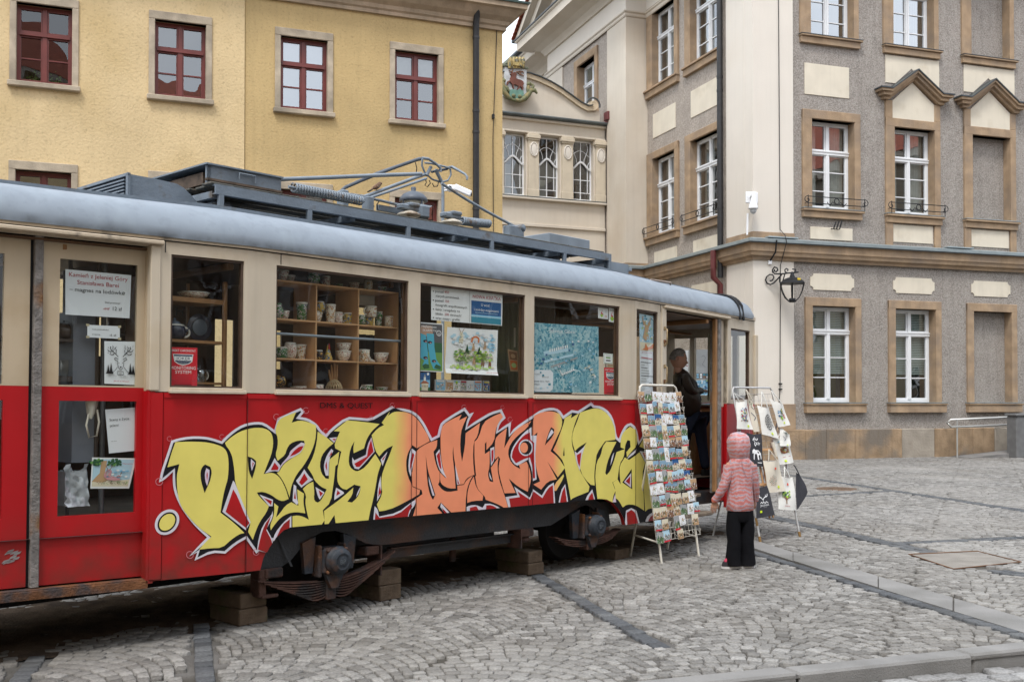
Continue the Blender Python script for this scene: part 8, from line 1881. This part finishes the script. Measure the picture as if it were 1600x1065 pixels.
def pr_tree(p): p.line([(.35, .2), (.6, .3)], .03, 'darkgrey'); R7(p, ('darkgrey', 'dgreen'), .35, .10, .16, .08, 14, .03); p.line([(.2, .4), (.5, .55), (.3, .65)], .03, 'navy')
def pr_ring(p):
 for k in range(40): a = k * 2.4; r_ = .24 * math.sqrt(k / 40); p.disc(.36 + r_ * math.cos(a), .64 + r_ * .75 * math.sin(a), .018, .014, RND.choice(('black', 'brown', 'dgreen', 'roof')), 6)
def pr_gtree(p): R7(p, ('green', 'lgreen', 'dgreen', 'lime'), .42, .52, .22, .10, 44, .045); p.line([(.40, .62), (.42, .82)], .05, 'brown'); p.line([(.25, .60), (.41, .70), (.58, .60)], .03, 'brown'); p.line([(.3, .88), (.6, .88)], .012, 'red')
def pr_ant(p):
 for sg in (-1, 1): p.line([(.42, .42), (.42 + sg * .12, .34), (.42 + sg * .30, .32), (.42 + sg * .36, .24)], .03, 'white'); p.line([(.42 + sg * .2, .34), (.42 + sg * .22, .25)], .025, 'white')
 p.line([(.42, .42), (.42, .48)], .025, 'white'); p.line([(.22, .54), (.30, .49), (.36, .54), (.44, .49), (.52, .55), (.60, .49), (.70, .55)], .025, 'white'); p.text('JELENIA', .20, .64, .52, .09, 'white'); p.text('GÓRA', .38, .69, .2, .04, 'grey')
bag(t7([(225, 190), (285, 195), (395, 600), (310, 610)]), -.02, M_bc, 'folded beige bag squeezed between the two upper white bags', t7([(200, 65)])[0], pr_tree, seed=2)
bag(t7([(90, 215), (215, 195), (300, 582), (95, 570)]), -.05, M_bw, 'white bag with a colourful town picture at the upper left of the stand', t7([(45, 110)])[0], pr_town, ((.70, .88, 'yellow'),), 1)
bag(t7([(360, 265), (505, 300), (622, 700), (420, 640)]), -.06, M_bw, 'white bag with a black swirling ornament in the upper middle of the stand', t7([(400, 90)])[0], pr_swirl, ((.62, .88, 'yellow'),), 3)
bag(t7([(520, 180), (690, 260), (768, 520), (628, 550)]), -.09, M_bw, 'white bag with a bright bird picture at the upper right of the stand', t7([(525, 80)])[0], pr_bird, ((.50, .86, 'yellow'),), 4)
bag(t7([(215, 618), (392, 628), (440, 1052), (262, 1052)]), -.03, M_bd, 'charcoal bag with a white stag behind the child\'s hood', None, pr_stag, (), 5)
bag(t7([(540, 700), (745, 640), (818, 1000), (650, 1030)]), -.02, M_bw, 'white bag with a fox-red picture in the right middle of the stand', t7([(660, 560)])[0], pr_fox, ((.38, .88, 'yellow'),), 6)
bag(t7([(640, 555), (775, 640), (772, 790), (645, 790)]), -.07, M_bw, 'small white bag with a bare black tree, overlapping the fox bag', None, pr_tree, ((.6, .92, 'yellow'),), 7)
bag(t8([(355, 128), (512, 110), (572, 445), (400, 462)]), -.07, M_bc, 'cream bag with a speckled flower ring in the centre of the stand', t8([(400, 10)])[0], pr_ring, ((.52, .24, 'orange'), (.62, .84, 'yellow')), 8)
bag(t8([(520, 285), (655, 300), (690, 645), (498, 632)]), -.03, M_bw, 'white bag with a green tree at the lower right of the stand', t8([(560, 190)])[0], pr_gtree, ((.52, .20, 'orange'),), 9)
bag(t8([(266, 400), (382, 388), (475, 690), (270, 730)]), -.06, M_bd, 'dark bag with white antlers over mountains hanging lowest, beside the child', None, pr_ant, ((.22, .80, 'yellow'),), 10)
bag(t8([(690, 250), (745, 300), (812, 455), (690, 640)]), .10, M_bd, 'plain black bag hanging behind the right edge of the stand', t8([(660, 170)])[0], None, (), 11)
g = MB(T=SB); hx = bagpt(1204, 697); g.tube([(hx[0], -.03, hx[1] + .05), (hx[0] + .01, -.04, hx[1] - .02), (hx[0] + .02, -.04, hx[1] - .12)], [.03, .022, .018], 8); o = g.build('knotted_straps', M_bc); o.matrix_world = BM; tag(o, 'knotted cream bag straps hanging in the middle of the stand', 'straps')
# people
M_skin = mat('skin', (.46, .25, .17), .55, var=.06, vs=9, col2=(.48, .20, .14), c2s=5, spec=.35)
def head_mb(mb, c, fwd, s=1., mi=0, pitch=0.):
 """head with brow, nose, lips, chin, eye hollows and ears; c = centre, fwd = unit facing direction"""
 f = Vector((fwd[0], fwd[1], 0)).normalized(); r = Vector((f.y, -f.x, 0)); u = Vector((0, 0, 1)); Rp = Matrix.Rotation(pitch, 3, r); f = Rp @ f; u = Rp @ u; c = Vector(c)
 nt_, np_ = 26, 32; vs = []
 for i in range(nt_ + 1):
  th = PI * i / nt_
  for j in range(np_):
   ph = 2 * PI * j / np_; x, y, z = math.sin(th) * math.sin(ph), math.sin(th) * math.cos(ph), math.cos(th)   # x right, y forward
   X, Y, Z = .074 * x, .094 * y + .004, .116 * z
   if z < 0: k = 1 + .30 * z; X *= k; Y = Y * (1 + .16 * z) + (.012 * -z if y > 0 else .02 * -z)
   G = lambda a, b, w: math.exp(-((X - a) ** 2 + (Z - b) ** 2) / w ** 2)
   if y > 0: Y += .024 * G(0, -.020, .014) + .014 * G(0, -.005, .013) + .010 * G(0, -.068, .020) + .007 * G(0, -.048, .014) + .006 * (G(.028, .028, .02) + G(-.028, .028, .02)) - .010 * (G(.030, .008, .014) + G(-.030, .008, .014)) + .004 * G(0, -.096, .022)
   vs.append(c + (r * X + f * Y + u * Z) * s)
 mb.add(vs, [(i * np_ + j, (i + 1) * np_ + j, (i + 1) * np_ + (j + 1) % np_, i * np_ + (j + 1) % np_) for i in range(nt_) for j in range(np_)], mi, True)
 for sg in (-1, 1):
  e = c + (r * .074 * sg + f * -.008 + u * -.005) * s; mb.tube([e + (u * .028 * math.cos(t_) + f * (-.012 + .016 * math.sin(t_)) + r * .006 * sg) * s for t_ in [k * PI / 5 for k in range(10)]], .006 * s, 6, mi, closed=True); mb.tube([e - r * .01 * sg * s, e + r * .004 * sg * s], .016 * s, 8, mi)
 return c, r, f, u
def face_bits(par, c, r, f, u, s):
 g = MB()
 for sg in (-1, 1): g.lathe([(0, -.010), (.008, -.007), (.0105, 0), (0, .008)], (0, 0, 0), 10); n_ = 40
 g = MB()
 for sg in (-1, 1):
  e = c + (r * .030 * sg + f * .080 + u * .008) * s; g.tube([e - f * .009 * s, e - f * .001 * s, e + f * .003 * s], [.010 * s, .009 * s, .003 * s], 8)
 g.build('eyes', flat('eye_white', (.55, .53, .5), .2), par); g = MB()
 for sg in (-1, 1):
  e = c + (r * .030 * sg + f * .0835 + u * .008) * s; g.tube([e - f * .002 * s, e + f * .001 * s], .004 * s, 8)
  g.tube([c + (r * (.016 * sg) + f * .096 + u * .026) * s, c + (r * .032 * sg + f * .094 + u * .030) * s, c + (r * .046 * sg + f * .082 + u * .025) * s], .0028 * s, 5)
 g.build('brows', flat('brow_dark', (.06, .05, .045), .7), par)
 g = MB(); g.tube([c + (r * -.022 + f * .096 + u * -.050) * s, c + (f * .107 + u * -.048) * s, c + (r * .022 + f * .096 + u * -.050) * s], .0035 * s, 6); g.build('lips', flat('lip', (.33, .13, .10), .5), par)
def hand_mb(mb, wrist, d, side, s=1., curl=.5, down=None):
 """palm, four jointed fingers of unequal length and a thumb from the side of the palm"""
 w = Vector(wrist); d = Vector(d).normalized(); dn = Vector(down or (0, 0, -1)); dn = (dn - d * dn.dot(d)).normalized(); sd_ = d.cross(dn).normalized() * side
 rings = []
 for t_, hw_, ht in ((0, .024, .017), (.3, .034, .016), (.75, .041, .015), (1, .039, .012)):
  ctr = w + d * .088 * t_ * s; rings.append([ctr + sd_ * hw_ * s * math.cos(a) + dn * ht * s * math.sin(a) for a in [2 * PI * k / 10 for k in range(10)]])
 mb.ring_loft(rings)
 for k, L_ in enumerate((.068, .078, .072, .055)):
  p = w + (d * .082 + sd_ * (.029 - .0195 * k)) * s; pts = [p]; dd = d.copy()
  for q, fr in enumerate((.45, .32, .23)): dd = (dd + dn * curl * (.35 + .25 * q)).normalized(); p = p + dd * L_ * fr * s; pts.append(p)
  mb.tube(pts, [.0090 * s, .0085 * s, .0076 * s, .0058 * s], 7)
 p = w + (d * .025 + sd_ * .026) * s; mb.tube([p, p + (d * .022 + sd_ * .022 + dn * .006) * s, p + (d * .048 + sd_ * .026 + dn * .014) * s, p + (d * .066 + sd_ * .020 + dn * .020) * s], [.012 * s, .0105 * s, .0095 * s, .007 * s], 7)
def join_into(o, g, mats):
 m2 = g.build('tmp', mats); bm = bmesh.new(); bm.from_mesh(o.data); bm.from_mesh(m2.data); bm.to_mesh(o.data); bm.free(); bpy.data.objects.remove(m2)
def ell_ring(c, a, b, n=20, rot=0., tilt=(0, 0)): return [Vector((c[0] + a * math.cos(t) * math.cos(rot) - b * math.sin(t) * math.sin(rot), c[1] + a * math.cos(t) * math.sin(rot) + b * math.sin(t) * math.cos(rot), c[2] + a * math.cos(t) * tilt[0] + b * math.sin(t) * tilt[1])) for t in [2 * PI * k / n for k in range(n)]]
# --- child, seen from behind
fc = ground(1157, 887); CM = Matrix.Translation((fc.x, fc.y, 0)) @ Matrix.Rotation(rad(8), 4, 'Z')
ch = empty('person', CM, 'child seen from behind in a pink and grey striped hooded jacket and wide black trousers', 'person')
sv = [(0, .0, .66), (0, 0, .80), (0, .0, .96), (0, 0, 1.04), (0, .02, 1.10), (-.115, 0, .99), (-.165, .0, .80), (-.235, .05, .635), (.115, 0, .99), (.145, .02, .80), (.175, .08, .635), (-.075, 0, .60), (-.08, .0, .34), (-.08, .02, .06), (.075, 0, .60), (.08, 0, .34), (.08, .02, .06)]
se = [(0, 1), (1, 2), (2, 3), (3, 4), (2, 5), (5, 6), (6, 7), (2, 8), (8, 9), (9, 10), (0, 11), (11, 12), (12, 13), (0, 14), (14, 15), (15, 16)]
bd = skin_mesh('body', sv, se, [.09, .08, .08, .04, .045, .042, .03, .021, .042, .03, .021, .065, .045, .03, .065, .045, .03], [M_skin], ch)
g = MB(); head_mb(g, (-.01, .02, 1.185), (-.75, .66), .88); hand_mb(g, (-.235, .05, .645), (-.15, .1, -.9), 1, .78, .35, (.5, .8, 0)); hand_mb(g, (.175, .08, .645), (.1, .35, -.9), -1, .78, .45, (-.5, .8, 0)); join_into(bd, g, M_skin)
def stripes():
 m, nt, P = nodes('striped_jacket_cloth'); L = nt.links; tc = nt.nodes.new('ShaderNodeTexCoord'); mp = nt.nodes.new('ShaderNodeMapping'); mp.inputs['Scale'].default_value = (2.6, 2.6, 1); L.new(tc.outputs['Object'], mp.inputs[0])
 w = nt.nodes.new('ShaderNodeTexWave'); w.wave_type = 'BANDS'; w.bands_direction = 'Z'; w.inputs['Scale'].default_value = 3.9; w.inputs['Distortion'].default_value = 5.5; w.inputs['Detail'].default_value = 2; w.inputs['Detail Scale'].default_value = .9; L.new(mp.outputs[0], w.inputs[0])
 n = tex(nt, 'ShaderNodeTexNoise', 9, mp.outputs[0], 2)
 a = ramp(nt, w.outputs[0], [(0, (.46, .15, .14)), (.22, (.54, .20, .18)), (.30, (.55, .40, .43)), (.38, (.34, .28, .34)), (.58, (.27, .24, .31)), (.68, (.57, .43, .46)), (.78, (.52, .24, .22)), (1, (.46, .17, .16))], 'LINEAR').outputs[0]
 b = mixc(nt, ramp(nt, n.outputs[0], [(.54, 0.), (.64, .35)]).outputs[0], a, (.60, .42, .46)); L.new(b, P.inputs['Base Color']); P.inputs['Roughness'].default_value = .5; P.inputs['Sheen Weight'].default_value = .1
 nb = tex(nt, 'ShaderNodeTexNoise', 10, mp.outputs[0], 5); bp = nt.nodes.new('ShaderNodeBump'); bp.inputs['Strength'].default_value = .9; bp.inputs['Distance'].default_value = .02; L.new(nb.outputs[0], bp.inputs['Height']); L.new(bp.outputs[0], P.inputs['Normal']); return m
MJ = stripes(); g = MB()
wr = lambda z, k=1.: .005 * math.sin(z * 75 + k)
g.ring_loft([ell_ring((wr(z), .0 + wr(z, 2), z), a, b, 24) for z, a, b in ((.555, .126, .104), (.56, .133, .11), (.62, .131, .109), (.70, .122, .103), (.78, .116, .097), (.86, .122, .098), (.93, .131, .097), (.98, .132, .093), (1.02, .120, .088), (1.05, .092, .080), (1.08, .072, .072))])
for sh_, el, wr_ in (((-.105, 0, .985), (-.165, -.005, .80), (-.238, .045, .655)), ((.105, 0, .985), (.150, .015, .80), (.178, .075, .655))):
 sh_, el, wr_ = Vector(sh_), Vector(el), Vector(wr_); pts = []; rr = []
 for k in range(13): t_ = k / 12; pts.append(sh_ * (1 - t_) ** 2 + (el * 2 - (sh_ + wr_) / 2) * 2 * t_ * (1 - t_) * 1. + wr_ * t_ ** 2); rr.append(.060 - .026 * t_ + .004 * math.sin(k * 2.3))
 g.tube(pts, rr, 14)
jk = g.build('jacket', MJ, ch)
for sg in (-1, 1):
 g = MB(); wv = Vector((-.238, .045, .655)) if sg < 0 else Vector((.178, .075, .655)); g.tube([wv + Vector((0, 0, .012)), wv + Vector((sg * .004, .004, -.02))], [.035, .029], 12); g.build('cuff', flat('coral_cuff', (.62, .17, .12), .8), jk)
g = MB(); rings = []
for k in range(15):
 t_ = k / 14; z = 1.035 + .278 * (1 - (1 - t_) ** 1.25); a = (.074, .085, .094, .101, .106, .109, .111, .111, .110, .107, .101, .092, .078, .054, .012)[k]; b = a * 1.15; rings.append(ell_ring((-.008 + wr(z) * .6, .014 + .012 * t_, z), a, b, 24))
g.ring_loft(rings); g.build('hood', MJ, ch)
g = MB(); g.tube([(.07, -.112, .90), (.10, -.110, .80), (.115, -.105, .68), (.118, -.11, .60)], .0025, 5); g.tube([(-.02, -.098, 1.03), (-.01, -.112, .96), (.02, -.118, .88)], .0025, 5); g.build('seam', flat('seam_grey', (.3, .2, .22)), jk)
MTB = mat('black_trouser_cloth', (.007, .007, .009), .9, var=.2, vs=6, bump=.8, bs=9, spec=.12)
g = MB(); g.ring_loft([ell_ring((0, 0, z), a, b, 22) for z, a, b in ((.66, .108, .09), (.60, .120, .098), (.54, .128, .102), (.48, .130, .098), (.45, .122, .085))])
for sg in (-1, 1): g.ring_loft([ell_ring((sg * (.065 + .006 * math.sin(z * 20)), .004 * math.sin(z * 17), z), a, b, 18) for z, a, b in ((.56, .062, .09), (.46, .067, .092), (.36, .068, .086), (.26, .068, .082), (.16, .072, .084), (.07, .077, .09), (.035, .079, .092))])
g.build('trousers', MTB, ch)
for sg in (-1, 1):
 g = MB(); g.ring_loft([[Vector((sg * .075 - .03 * 0 + dx_ + x_, y_, z)) for x_, y_ in [(.115 * math.cos(t) * (1 if math.cos(t) < 0 else .55) * 1., .042 * math.sin(t)) for t in [2 * PI * k / 18 for k in range(18)]]] for z, dx_ in ((.022, 0), (.045, .004), (.065, .012))]); g.ring_loft([ell_ring((sg * .075 + .0, 0, z), a, .036, 16) for z, a in ((.06, .065), (.10, .05))]); s_ = g.build('shoe', flat('dark_shoe', (.03, .025, .03), .7), ch)
 g = MB(); g.ring_loft([[Vector((sg * .075 + .122 * math.cos(t) * (1 if math.cos(t) < 0 else .56), .046 * math.sin(t), z)) for t in [2 * PI * k / 18 for k in range(18)]] for z in (0, .021)]); g.build('sole', flat('white_sole', (.62, .60, .60), .7), s_)
 g = MB(); g.tube([(sg * .075 - .085, 0, .062), (sg * .075 - .05, 0, .078)], [.018, .03], 10); g.build('toe_patch', flat('pink_shoe', (.50, .05, .10), .7), s_)
# --- shopkeeper, standing inside the doorway
YM = .82
def mp_(px, py, y=YM): x, z = tl(px, py, y); return Vector((x, y, z))
man = empty('person', TRAM, 'grey-haired man in a dark brown jacket reaching across the counter inside the tram doorway', 'person')
hd = mp_(1059, 561) ; zf = .765
pel = mp_(1083, 650, .86); che = mp_(1068, 600, .84); nk = mp_(1058, 580, .83); shF = mp_(1066, 590, .72); elF = mp_(1079, 612, .74); wrF = mp_(1098, 610, .86); shB = mp_(1062, 590, 1.0); elB = mp_(1076, 630, .98)
wrB = mp_(1090, 640, .9); kn1 = Vector((pel.x + .10, .80, 1.18)); ft1 = Vector((pel.x + .16, .78, zf + .06)); kn2 = Vector((pel.x + .02, 1.0, 1.18)); ft2 = Vector((pel.x + .02, 1.0, zf + .06))
V_ = [pel, (pel + che) / 2, che, nk, hd - Vector((0, 0, .06)), shF, elF, wrF, shB, elB, wrB, pel + Vector((.0, -.09, -.05)), kn1, ft1, pel + Vector((0, .09, -.05)), kn2, ft2]
bd = skin_mesh('body', V_, se, [.10, .10, .11, .055, .055, .05, .04, .028, .05, .04, .028, .06, .045, .035, .06, .045, .035], [M_skin], man)
g = MB(); c, r, f, u = head_mb(g, hd, (.74, -.67), 1.08, pitch=rad(-12)); hand_mb(g, wrF - (wrF - elF).normalized() * .01, (wrF - elF) + Vector((0, 0, -.02)), 1, 1.0, .55); hand_mb(g, wrB, wrB - elB, -1, 1.0, .5); join_into(bd, g, M_skin); face_bits(man, c, r, f, u, 1.08)
skin_mesh('jacket', [V_[i] for i in (0, 1, 2, 3, 5, 6, 8, 9)] + [V_[7] - (wrF - elF).normalized() * .03, V_[10]], [(0, 1), (1, 2), (2, 3), (2, 4), (4, 5), (5, 8), (2, 6), (6, 7), (7, 9)], [.165, .16, .165, .075, .085, .062, .085, .062, .046, .046], [mat('dark_brown_leather', (.034, .024, .017), .5, var=.35, vs=6, bump=1.2, bs=11)], man)
skin_mesh('trousers', [V_[i] for i in (0, 11, 12, 13, 14, 15, 16)], [(0, 1), (1, 2), (2, 3), (0, 4), (4, 5), (5, 6)], [.15, .10, .075, .06, .10, .075, .06], [flat('navy_denim', (.016, .022, .045), .85)], man)
g = MB(); g.tube([nk + Vector((.04, -.03, .01)), che + Vector((.14, -.05, .0)), (pel + che) / 2 + Vector((.13, -.05, 0))], [.035, .05, .05], 10); g.build('shirt', flat('grey_blue_shirt', (.07, .085, .11), .85), man)
g = MB(); nt_, np_ = 14, 28; vs = []
for i in range(nt_ + 1):
 th = PI * .56 * i / nt_
 for j in range(np_):
  ph = 2 * PI * j / np_; x, y, z = math.sin(th) * math.sin(ph), math.sin(th) * math.cos(ph), math.cos(th)
  cut = .40 + .22 * max(0, -y) - .16 * max(0, y)
  k_ = 1.085 + .02 * math.sin(j * 5 + i * 3); zz = max(z, 1 - 2 * cut * 1.05 - .15 * (y < 0)) if False else z
  if y > .42 and z < .66: k_ = .88
  if z < .22 and y > -.25: k_ = .88
  vs.append(c + (r * .074 * x * k_ + f * (.094 * y * k_ + .004) + u * .116 * z * k_) * 1.08)
g.add(vs, [(i * np_ + j, (i + 1) * np_ + j, (i + 1) * np_ + (j + 1) % np_, i * np_ + (j + 1) % np_) for i in range(nt_) for j in range(np_)], smooth=True); g.build('hair', mat('grey_hair', (.24, .225, .21), .8, var=.3, vs=40, bump=1, bs=90), man)
for ft in (ft1, ft2):
 g = MB(); g.ring_loft([[Vector((ft.x + .04 + .13 * math.cos(t), ft.y + .045 * math.sin(t), z)) for t in [2 * PI * k / 14 for k in range(14)]] for z in (zf, zf + .04, zf + .07)]); g.build('shoe', flat('black_shoe', (.015, .014, .014), .5), man)
# lamps, cameras, bird, rail
def lantern_pt(px, py, y): x, z = hit_local(MG, px, py, y); return (x, y, z)
L4 = lambda u, v, y=-.55: lantern_pt(1190 + u * .08454, 395 + v * .08454, y)
wl = empty('wall_lamp', MG, 'black wrought iron wall lantern with scrolled bracket on the corner pilaster', 'street lamp')
yw = lambda t: -.05 - .50 * t
g = MB()
def sc4(pts, r_=.020, y0=None): g.tube([L4(u, v, (yw(min(1, max(0, (u - 150) / 400))) if y0 is None else y0)) for u, v in pts], r_, 6)
sc4([(205, 340), (240, 385), (350, 390), (480, 375), (680, 355)], .020); sc4([(205, 370), (200, 310), (235, 265), (285, 275), (300, 315), (270, 350), (235, 335), (240, 305)], .022)
sc4([(480, 375), (435, 350), (430, 310), (460, 288), (490, 310), (475, 335)], .020); sc4([(570, 300), (625, 305), (630, 340), (600, 360)], .018)
sc4([(150, 520), (200, 505), (228, 450), (205, 405), (150, 400), (95, 440), (72, 500), (100, 560), (160, 585), (220, 560), (290, 490), (370, 400)], .020); sc4([(340, 440), (330, 520), (350, 580), (375, 600)], .018); sc4([(430, 390), (380, 560)], .018)
g.build('bracket', M_iron, wl)
lx, ly, lz = L4(565, 530); k_ = .0145 * .08454 / .08454
sc_ = (L4(780, 560)[0] - L4(360, 560)[0]) / 2
g = MB(); T6 = lambda prof: g.lathe(prof, (lx, ly, lz), 6, smooth=False)
T6([(sc_ * 1.02, -.05), (sc_ * .98, -.02), (sc_ * .62, .07), (sc_ * .22, .12), (sc_ * .16, .20), (sc_ * .10, .26), (0, .28)]); g.build('lamp_hood', M_iron, wl)
g = MB()
zb_ = L4(565, 910)[2]
for k in range(6): a = 2 * PI * k / 6; g.tube([(lx + sc_ * q * math.cos(a), ly + sc_ * q * math.sin(a), z) for q, z in ((1.0, lz - .05), (.86, lz - .25), (.62, zb_ + .14), (.30, zb_ + .03), (.12, zb_))], .013, 5)
for q, z in ((1.0, lz - .05),): g.tube([(lx + sc_ * q * math.cos(2 * PI * k / 6), ly + sc_ * q * math.sin(2 * PI * k / 6), z) for k in range(6)], .014, 5, closed=True)
g.tube([(lx, ly, lz), (lx, ly, zb_ + .1)], .02, 8); g.lathe([(0, 0), (.09, 0), (.09, .10), (.05, .11), (0, .11)], (lx, ly, zb_), 10); g.build('lantern_cage', M_iron, wl)
g = MB(); g.quad(*[(lx + a * .05 + .05, ly - sc_ * .70, lz + .045 + b * .03) for a, b in ((-1, -1), (1, -1), (1, 1), (-1, 1))]); g.build('yellow_tag', flat('yellow_tag', (.7, .5, .03)), wl)
# dome camera on the building corner
tcx = lambda u, v, y=-.25: lantern_pt(1160 + u * .0939, 290 + v * .0939, y)
dc = empty('dome_camera', MG, 'white dome security camera on the corner of the grey building', 'security camera')
cx, cy, cz = tcx(180, 380); r0 = .125
g = MB(); g.lathe([(0, .30), (.05, .29), (.055, .22), (.11, .12), (r0, .02), (r0 + .01, -.01), (.09, -.02)], (cx, cy, cz), 20); g.build('camera_body', M_white_pl, dc)
g = MB(); g.lathe([(.092, -.02), (.088, -.08), (.06, -.13), (0, -.155)], (cx, cy, cz), 20); g.build('camera_dome', mat('grey_dome', (.50, .52, .54), .15), dc)
g = MB(); g.bbox(cx - .10, cx + .28, -.06, -.0, cz + .18, cz + .50, .02); g.tube([(cx + .05, -.05, cz + .35), (cx, cy, cz + .40), (cx, cy, cz + .25)], .045, 10); g.build('wall_mount', M_white_pl, dc)
g = MB(); g.tube([(cx - .04, -.03, cz - .1), (cx - .06, -.03, 6.2)], .03, 6); g.build('cable_duct', M_white_pl, dc)
g = MB(); jx = hit_local(MG, 1203, 410, -.03); g.bbox(jx[0] - .06, jx[0] + .06, -.06, 0, jx[1] - .06, jx[1] + .06, .015); g.tube([(jx[0], -.05, jx[1] + .05), (jx[0] + .03, -.26, jx[1] + .25), (jx[0] + .03, -.33, 6.05)], .022, 6, mi=1); g.build('junction_box', [M_white_pl, M_iron], grey)
# cameras and lamp on poles behind the tram
def wp(px, py, d): r_ = ray(px, py); t_ = d / r_.y; return Vector((r_.x * t_, r_.y * t_, EYE + r_.z * t_))
P1 = wp(692, 292, 15); pl_ = empty('camera_pole', Matrix.Translation((P1.x, P1.y, 0)), 'slim grey pole carrying two cameras behind the tram roof', 'pole')
g = MB(); g.tube([(0, 0, -.02), (0, 0, P1.z + .05)], .022, 8); g.build('shaft', M_gmet_l, pl_)
for (px, py, lab, nm) in ((703, 294, 'round white camera left of the bullet camera behind the pantograph', 0), (723, 298, 'white bullet camera pointing down to the right behind the pantograph', 1)):
 q = wp(px, py, 15) - Vector((P1.x, P1.y, 0)); c_ = empty('security_camera', Matrix.Translation((P1.x + q.x, P1.y, q.z)), lab, 'security camera')
 g = MB()
 if nm == 0: g.lathe([(0, .05), (.035, .045), (.05, .01), (.045, -.035), (0, -.06)], (0, 0, 0), 14); g.tube([(-q.x, 0, 0), (0, 0, 0)], .014, 6)
 else: R3 = Matrix.Rotation(rad(24), 4, 'Y'); g.bbox(-.13, .13, -.045, .045, -.04, .045, .012, R=R3); g.lathe([(0, .05), (.04, .045), (.05, 0), (.04, -.05), (0, -.05)], (-.12, 0, .03), 12); g.tube([(-q.x, 0, 0), (-.1, 0, .02)], .014, 6)
 g.build('camera_body', M_white_pl, c_); g = MB(); g.lathe([(0, -.004), (.028, -.004), (.028, .006), (0, .006)], (.125 if nm else .0, -.046 if nm == 0 else 0, -.05 if nm else 0), 12, axis='X' if nm else 'Y'); g.build('lens', M_rubber, c_)
Q1 = wp(646, 318, 13.6); sl = empty('street_lamp', Matrix.Translation((Q1.x, Q1.y, 0)), 'dark grey domed park lamp rising behind the tram roof', 'street lamp')
g = MB(); g.tube([(0, 0, -.02), (0, 0, Q1.z - .10)], .05, 12); g.build('post', M_gmet_d, sl)
g = MB(); z0 = Q1.z; g.lathe([(.17, .02), (.185, .03), (.175, .07), (.13, .12), (.06, .15), (.03, .16), (.035, .19), (.03, .21), (0, .215)], (0, 0, z0), 24); g.build('lamp_hood', M_gmet_d, sl)
g = MB()
for k in range(4): a = PI / 4 + k * PI / 2; g.tube([(.17 * math.cos(a), .17 * math.sin(a), z0 + .03), (.15 * math.cos(a), .15 * math.sin(a), z0 - .08), (.05 * math.cos(a), .05 * math.sin(a), z0 - .15)], .012, 6)
g.build('lamp_arms', M_gmet_d, sl)
g = MB(); g.lathe([(.14, .025), (.135, -.04), (.08, -.07), (0, -.08)], (0, 0, z0), 20); g.build('lamp_lens', mat('clear_lamp_lens', (.45, .44, .38), .15), sl)
# sparrow on the lower pantograph arm
bx, bz = r5(500, 372, 1.0); g = MB(); g.ring_loft([ell_ring((x, 1.0, z), a, b, 12, tilt=(0, 0)) for x, z, a, b in ()]) if False else None
g.tube([(bx - .065, 1.0, bz - .035), (bx - .04, 1.0, bz - .012), (bx - .01, 1.0, bz), (bx + .022, 1.0, bz + .022), (bx + .038, 1.0, bz + .042), (bx + .052, 1.0, bz + .045), (bx + .066, 1.0, bz + .040)], [.004, .012, .024, .022, .017, .013, .001], 10); sp = g.build('sparrow', mat('sparrow_feathers', (.16, .09, .055), .85, var=.4, vs=60, col2=(.34, .28, .22), c2s=30)); sp.matrix_world = TRAM; tag(sp, 'small brown sparrow perched on the pantograph arm', 'bird')
g = MB(); g.tube([(bx, .995, bz - .02), (bx + .004, .99, bz - .045)], .002, 4); g.tube([(bx + .008, 1.005, bz - .02), (bx + .012, 1.01, bz - .045)], .002, 4); g.build('feet', M_rubber, sp); g = MB(); g.tube([(bx - .06, 1.0, bz - .032), (bx - .10, 1.0, bz - .055)], [.008, .006], 6); g.build('tail', M_rubber, sp)
# handrail and stone post at the right edge
hp_ = lambda px, py, y=-.55: hit_local(MG, px, py, y)
a, b, c_, d_ = hp_(1480, 655), hp_(1592, 649), hp_(1482, 667), hp_(1592, 661); hr = empty('handrail', MG, 'pale steel handrail against the stone plinth at the right', 'handrail')
g = MB(); g.tube([(b[0] + 1, -.55, b[1]), (a[0] + .1, -.55, a[1]), (a[0], -.55, (a[1] + c_[1]) / 2), (c_[0] + .1, -.55, c_[1]), (d_[0] + 1, -.55, d_[1])], .03, 8); g.build('rail', mat('pale_steel', (.52, .52, .50), .35, metal=.6), hr)
g = MB()
for x in (a[0] + .35, a[0] + 2.2): g.tube([(x, -.55, -.02), (x, -.55, a[1])], .022, 8); g.tube([(x, -.55, c_[1]), (x, -.05, c_[1] - .05)], .012, 6)
g.build('bracket', MT['pale_steel'], hr)
e_, f_ = hp_(1589, 722, -1.2), hp_(1589, 650, -1.2); g = MB(); g.bbox(e_[0], e_[0] + 1.6, -1.2, -.8, -.02, f_[1], .03); g.bbox(e_[0] - .04, e_[0] + 1.64, -1.24, -.76, f_[1], f_[1] + .08, .02); o = g.build('stone_ramp_wall', mat('dark_grey_stone', (.15, .15, .15), .85, var=.15, vs=6, bump=.6)); o.matrix_world = MG; tag(o, 'dark grey stone parapet at the extreme right, end of the ramp', 'low wall')
g = MB(); a = hp_(1486, 712, -.3); g.add([(a[0] + .2, -.9, .01), (a[0] + 6, -.9, .45), (a[0] + 6, -.07, .45), (a[0] + .2, -.07, .01), (a[0] + 6, -.9, -.02), (a[0] + .2, -.9, -.02)], [(0, 1, 2, 3), (5, 4, 1, 0)]); tag(g.build('ramp', M_slab), kind='structure').matrix_world = MG
